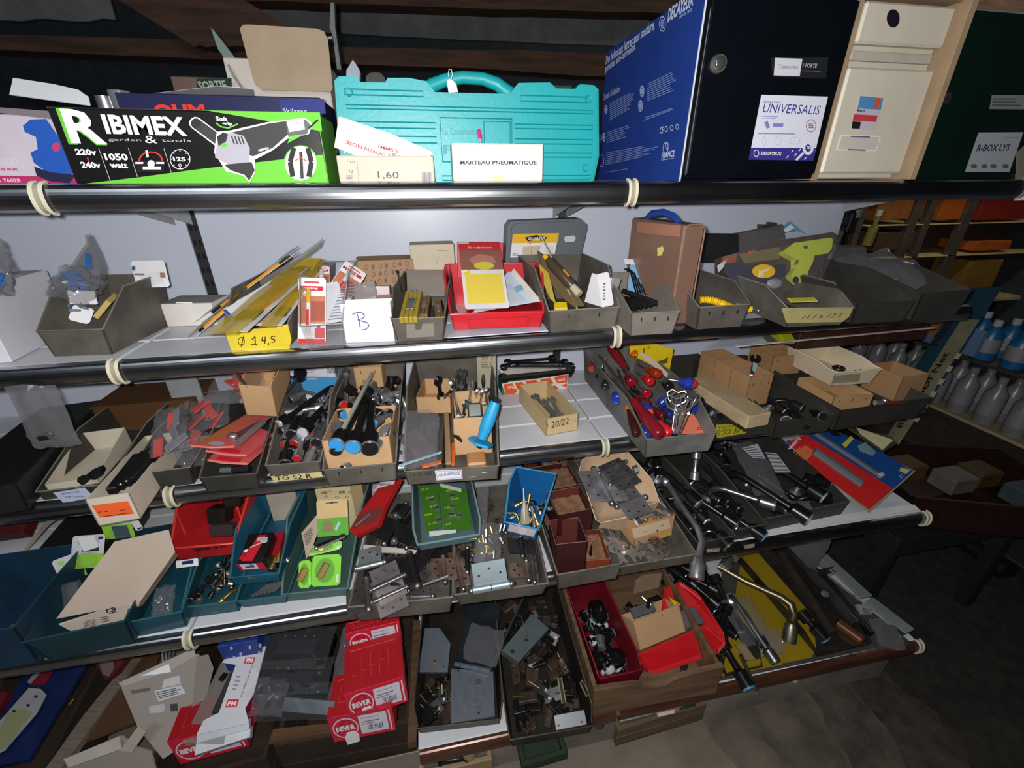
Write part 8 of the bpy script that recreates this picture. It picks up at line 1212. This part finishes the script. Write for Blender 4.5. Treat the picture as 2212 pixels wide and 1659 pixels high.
t,L=seg('brown_cylinder','short brown painted steel cylinder in the right black tray','cylinder',zz((1815,1350),S5+.04),zz((1862,1384),S5+.04));mb=MB();mb.tube([(-.01,0,0),(-.006,0,0),(L,0,0),(L+.004,0,0)],[.013,.018,.018,.013],m((104,66,42),rough=.35,metal=.4,var=.2,name='brown_paint'),16);mb.build('body',t,40)
t,L=seg('chrome_disc','small oval chrome knob on the dark pipe in the right tray','knob',zz((1782,1284),S5+.06),zz((1782,1280),S5+.07));mb=MB();mb.tube([(0,0,0),(.003,0,0)],.011,CHROME,20);mb.build('knob',t)
for i,(a,b,r,mt,lb)in enumerate((((1690,1200),(1800,1370),.016,m((48,40,34),rough=.5,var=.3,name='brown_black'),'thick dark brown pipe right beside the ochre tray'),((1720,1200),(1850,1350),.02,m((44,46,48),rough=.3,var=.3,name='wrapped_dark'),'thick film wrapped dark pipe in the right tray'),((1760,1220),(1880,1370),.012,BLACKM,'thinner black pipe at the right of the wrapped one'))):
 t,L=seg('steel_pipe',lb,'pipe',zz(a,S5+.04),zz(b,S5+.03));mb=MB();mb.tube([(0,0,0),(L,0,0)],r,mt,12);mb.build('pipe',t,50)
for i,(a,b,w2)in enumerate((((1735,1190),(1800,1240),.03),((1775,1200),(1872,1290),.045),((1876,1296),(1965,1365),.045))):
 t,L=seg('foam_strip',('pale grey strip partly under the thin rods','grey board strip along the right end, rear piece','grey board strip along the right end, front piece')[i],'strip',zz(a,S5+.01),zz(b,S5+.01));MB().box((0,-w2/2,-.006),(L,w2/2,.004),m((132,138,140),rough=.7,var=.08,name='grey_strip'),.001).build('strip',t)
for i,(a,b)in enumerate((((1698,1178),(1775,1232)),((1790,1245),(1862,1302)),((1704,1176),(1778,1230)))):t,L=seg('thin_rod','thin bright steel rod at the right end of the lowest shelf','rod',zz(a,S5+.06),zz(b,S5+.05),group='thin rods at the right end');mb=MB();mb.tube([(0,0,0),(L,0,0)],.0032,CHROME,8);mb.build('rod',t)
quadplate('dark_star','black pointed plastic star piece on the thin rods','clip',[zz((1766,1235),S5+.07),zz((1774,1243),S5+.07),zz((1796,1240),S5+.07),zz((1788,1234),S5+.07),zz((1800,1227),S5+.075),zz((1776,1228),S5+.075)],.003,BLACK)
t,f=slabbox('label_tube','small clear labelled tube at the end of the thin rods','tube',zz((1862,1325),S5+.05),zz((1886,1325),S5+.05),zz((1862,1305),S5+.055),.012,m((150,150,144),rough=.5,name='tube_label'));f.lines([(1864,1312),(1884,1316),(1880,1326),(1862,1322)],3,ink(70,70,70));f.done('printed_text')
bag('clear bag trailing over the right end of the lowest shelf',zz((1835,1330),S5+.05),zz((1890,1335),S5+.05),zz((1900,1400),S5+.01),.012,BAGM,seed=95)
t=thing('white_pouch','large hanging pale plastic pouch under the fourth shelf, right end','pouch',Y(1700,1180,-.05));q=[local(t,Y(u,v,y))for u,v,y in((1700,1170,-.06),(1800,1152,-.05),(1790,1185,-.04),(1768,1215,-.03),(1762,1232,-.03),(1745,1225,-.04),(1712,1190,-.05))]
mb=MB();mb.add([tuple(p)for p in q]+[tuple(p+V3((0,.02,0)))for p in q],[tuple(range(7)),tuple(range(13,6,-1))]+[(i,i+7,(i+1)%7+7,(i+1)%7)for i in range(7)],m((122,122,122),rough=.4,var=.1,name='pouch_grey'));mb.build('film',t,20)
t,f=quadplate('green_glass','dark green glassy corner plate at the right end of the lowest shelf','plate',[zz((1925,1385),S5+.012),zz((1966,1365),S5+.012),zz((1950,1352),S5+.012),zz((1905,1348),S5+.012)],.004,m((44,56,50),rough=.2,name='green_dark'))
C4=crate('small old wooden crate of papers standing on the floor',(1336,1577),(1528,1520),FL+.085,.085,.16,m((104,82,62),rough=.8,var=.3,bump=.4,scale=5,streak=True,name='worn_crate'),n=2)
for i,(x,y,c,lb)in enumerate(((640,1250,(190,186,180),'white crumpled packet in the small floor crate'),(760,1220,(180,178,178),'white packet with a round hole in the small floor crate'),(930,1210,(206,176,150),'white and orange printed card in the small floor crate'),(1100,1160,(40,60,52),'dark green box in the small floor crate'))):
 t,f=slabbox('packet',lb,'packet',zz(g4(x-60,y+50),FL+.09),zz(g4(x+70,y+20),FL+.09),zz(g4(x-50,y-50),FL+.13),.01,m(c,rough=.6,name='packet'));w_,h=t['_w'],t['_h']
 if i==2:f.mb.rc(0,0,w_,h*.3,WHITE);f.mb.rc(0,h*.3,w_,h*.5,ink(210,110,70));f.mb.tx('SKF',w_*.1,h*.6,w_*.5,h*.2,INK);f.done()
 if i==1:f.mb.el(w_*.4,h*.5,.008,.008,INK);f.mb.el(w_*.4,h*.5,.004,.004,W_);f.done()
t,L=seg('round_fitting','small dark round knob under the corner of the wooden drawer','knob',zz((1294,1562),FL+.1),zz((1294,1566),FL+.08));mb=MB();mb.ball((0,0,0),.016,m((70,50,48),rough=.3,name='knob_brown'),12);mb.build('knob',t,60)
t=crate('light wooden frame box at the very bottom with door fittings in it',(905,1676),(1063,1640),FL+.1,.1,.2,m((150,128,96),rough=.75,var=.15,streak=True,name='pale_wood'),n=1)
for i,(a,b,r,mt,lb)in enumerate((((950,1650),(1010,1640),.008,BLACKM,'black curved door handle at the bottom of the picture'),((955,1642),(985,1640),.005,BRASS,'brass handle arm beside the black curved handle'))):
 t,L=seg('door_lever',lb,'door handle',zz(a,FL+.1),zz(b,FL+.1));mb=MB();mb.tube([(0,0,0),(L*.15,0,.01),(L*.85,0,.01),(L,0,0)],r,mt,8);mb.build('grip',t,60)
t,L=seg('round_fitting','round dull brass knob in the pale frame box','knob',zz((1014,1624),FL+.12),zz((1014,1630),FL+.1));mb=MB();mb.ball((0,0,0),.02,m((176,168,120),rough=.3,metal=.6,name='dull_knob'),14);mb.build('knob',t,60)
#THE AISLE BEYOND, RIGHT
BGX=2.75
YF_=1.7;t=thing('far_shelving','dim shelving across the aisle with orange and red fronts','shelving',Y(1890,480,YF_))
def fbox(nm,q,dep,mt,parent=None):
 (u0,v0),(u1,v1)=q;a=Y(u0,v0,YF_);b=Y(u1,v0,YF_);a.z=Y((u0+u1)/2,v1,YF_).z;o=t.matrix_world.inverted();mb=MB();mb.box(tuple(o@a),tuple(o@V3((b.x,a.y+dep,b.z))),mt,.003);return mb.build(nm,parent)
EDG=m((206,186,130),rough=.5,var=.1,name='cream_far_edge');GPY=m((84,72,62),rough=.7,var=.2,name='far_grey_board')
for q in(((1880,476),(2320,484)),((1880,543),(2320,549)),((1880,640),(2320,646))):fbox('shelf_board',q,.4,EDG,t)
for q in(((1995,400),(2012,700)),((2028,400),(2042,700)),((2110,400),(2130,700)),((1880,400),(1892,700))):fbox('upright',q,.04,GPY,t)
fbox('back_board',((1880,486),(2330,700)),.02,GPY,t).location.y=.3
for i,(q,c,lb)in enumerate(((((1905,420),(1994,475)),(150,92,42),'tan orange carton at the left of the far shelving'),(((2046,418),(2108,475)),(184,92,26),'bright orange carton in the middle of the far shelving'),(((2134,412),(2240,475)),(140,36,22),'deep red carton at the right of the far shelving'),(((2112,520),(2188,542)),(190,96,30),'low orange carton on the second far shelf'),(((2100,560),(2170,639)),(140,104,40),'ochre carton on the third far shelf'),(((1900,500),(1980,542)),(84,66,48),'dull brown carton on the second far shelf'))):
 a=Y(q[0][0],q[0][1],YF_+.02);b=Y(q[1][0],q[0][1],YF_+.02);a.z=Y(q[0][0],q[1][1],YF_+.02).z;mb=MB();mb.box((0,0,0),(b.x-a.x,.25,b.z-a.z),m(c,rough=.6,var=.15,name='far_box'),.003);tag(mb.build('far_carton',loc=a),lb,'box')
UX=2.62
t=thing('bottle_shelving','dark shelving unit along the right aisle stacked with bottles','shelving',(UX,-.6,FL))
for z in(.25,.66,.89):MB().box((0,0,z-.012),(.45,1.6,z),m((150,132,104)if z==.66 else(50,46,42),rough=.6,name='unit_board'),.002).build('shelf_board',t)
for y in(0,1.56):MB().box((0,y,0),(.04,y+.04,1.2),m((58,60,62),rough=.5,name='unit_post')).build('upright',t)
def bottle(x,y,z,r,h,mt,cap,lab,first={}):
 key=(r,h,mt.name,cap.name)
 if key not in first:
  o=thing('detergent_bottle',lab,'bottle',(x,y,z),group='bottles on the right aisle shelving');mb=MB();mb.tube([(0,0,0),(0,0,h*.1),(0,0,h*.65),(0,0,h*.8),(0,0,h*.86)],[r*.95,r,r,r*.45,r*.35],mt,12);mb.build('bottle_body',o,50)
  mb=MB();mb.tube([(0,0,h*.86),(0,0,h)],r*.4,cap,10);mb.build('cap',o);mb=MB();mb.tube([(0,0,h*.2),(0,0,h*.55)],r*1.02,m((120,120,126),rough=.5,name='bottle_label'),12,cap=False);mb.build('label',o);first[key]=o
 else:o=copy_tree(first[key]);o.location=(x,y,z);o['label']=lab
GB=m((120,118,120),rough=.3,alpha=.85,var=.1,name='grey_bottle');BB=m((24,84,130),rough=.35,var=.1,name='blue_bottle');WB3=m((150,150,160),rough=.4,name='white_cap2');BC3=m((30,100,150),rough=.4,name='blue_cap')
for zi,(z,mt,cp,lab)in enumerate(((.66,GB,GB,'grey translucent bottle on the wood edged shelf at the right'),(.89,BB,WB3,'blue bottle on the middle shelf at the right edge'))):
 for j in range(15 if zi==0 else 14):
  for k in range(2):bottle(UX+.05+.09*k,-.55+j*.095,FL+z,.034,(.19,.15,.12)[zi],mt,cp,lab)
t,f=slabbox('flower_box','pale blue box with a flower picture among the blue bottles','box',V3((UX-.004,.55,FL+.90)),V3((UX-.004,.3,FL+.90)),V3((UX-.004,.55,FL+1.0)),.02,m((90,110,150),rough=.5,name='flower_card'));f.mb.el(.1,.07,.05,.045,ink(150,90,60));f.done('flower_picture')
PA,PB2=X(1905,925,2.05),X(2072,690,2.35)
M,L=frame_seg(V3(X(1925,955,2.12)),V3(X(2095,690,2.32)));M=M@rotx(-.6);t=thing('price_rail','olive price rail lettered Bio JARDI Net, running up beside the bottles','price rail',M=M)
MB().box((0,-.028,-.003),(L,.028,0),m((120,116,90),rough=.6,var=.15,name='olive_strip')).build('strip',t);MB().box((L*.32,-.03,-.006),(L*1.25,.09,-.004),m((22,56,74),rough=.6,var=.2,name='blue_cloth')).build('blue_panel',t)
mb=MB();mb.M=Matrix.Translation((0,0,0));mb.tx('Bio JARDI Net',L*.12,-.012,L*.62,.03,ink(30,32,24),.02);mb.tx('Net',L*.78,.05,L*.2,.035,ink(30,32,24),.03);mb.build('lettering',t,0)
for k in range(6):MB().box((L*(.2+.1*k),-.045,0),(L*(.2+.1*k)+.02,-.03,.002),m((160,156,140),rough=.5,name='white_tabs')).build('price_tab',t)
t=thing('plastic_crate','dark maroon plastic crate of packets on the right aisle shelf','crate',(2.05,-.05,-1.02),-.35);MC=m((38,15,15),rough=.5,var=.2,name='maroon_crate')
for a,b in(((0,0,0),(.5,.012,.12)),((0,.34,0),(.5,.352,.12)),((0,0,0),(.012,.35,.12)),((.49,0,0),(.502,.35,.12)),((0,0,0),(.5,.35,.008))):MB().box(a,b,MC,.002).build('crate_side',t)
for k in range(12):MB().box((.02+.04*k,-.003,.02),(.035+.04*k,.0,.1),m((34,14,14),rough=.6,name='slot')).build('slot',t)
for i,(x,y,c,lb)in enumerate(((.1,.2,(84,54,22),'orange brown packet in the maroon crate'),(.22,.15,(96,90,84),'white packet in the maroon crate'),(.33,.2,(70,54,28),'ochre packet in the maroon crate'),(.4,.1,(56,70,72),'pale blue packet in the maroon crate'))):
 o=MB();o.box((-.05,-.04,0),(.05,.04,.06),m(c,rough=.5,var=.2,name='packet2'),.004);tag(o.build('packet',loc=t.matrix_world@V3((x,y,.07))),lb,'packet')
TBL=m((16,16,17),rough=.7,name='table_black');t=thing('low_table','dark low stand under the maroon crate in the aisle','stand',(2.0,-.1,FL));MB().box((0,0,.4),(.6,.5,.475),TBL,.003).build('top',t)
for x in(.02,.54):
 for y in(.02,.44):MB().box((x,y,0),(x+.04,y+.04,.4),TBL).build('leg',t)
t,L=seg('black_cylinder','black ridged tube lying on the aisle floor at the right','tube',Z(2055,1150,FL+.04),Z(2150,1215,FL+.04));mb=MB();mb.tube([(0,0,0),(L,0,0)],.035,m((30,29,32),rough=.4,name='black_tube'),14);mb.build('tube',t);mb=MB();mb.tube([(L,0,0),(L+.05,0,0)],.05,BLACK,14);mb.build('end_cap',t)
for i,(u,v)in enumerate(((1808,440),(1825,470),(1846,440),(1872,500))):
 P=Y(u,v+30,.62);t,L=seg('hanging_bottle',('green and white bottle behind the right end of the shelving','dark bottle with a white neck behind the shelving end','tall grey bottle behind the shelving end','yellow black striped tool behind the shelving end')[i],'bottle',P,P+V3((.01,0,.11)));mb=MB();mb.tube([(0,0,0),(L*.6,0,0),(L*.7,0,0),(L,0,0)],[.018,.018,.008,.008],m(((24,46,34),(26,28,30),(130,128,126),(140,126,60))[i],rough=.3,name='far_bottle'),10);mb.build('body',t);mb=MB();mb.tube([(L,0,0),(L*1.2,0,0)],.01,WHC,10);mb.build('cap',t)
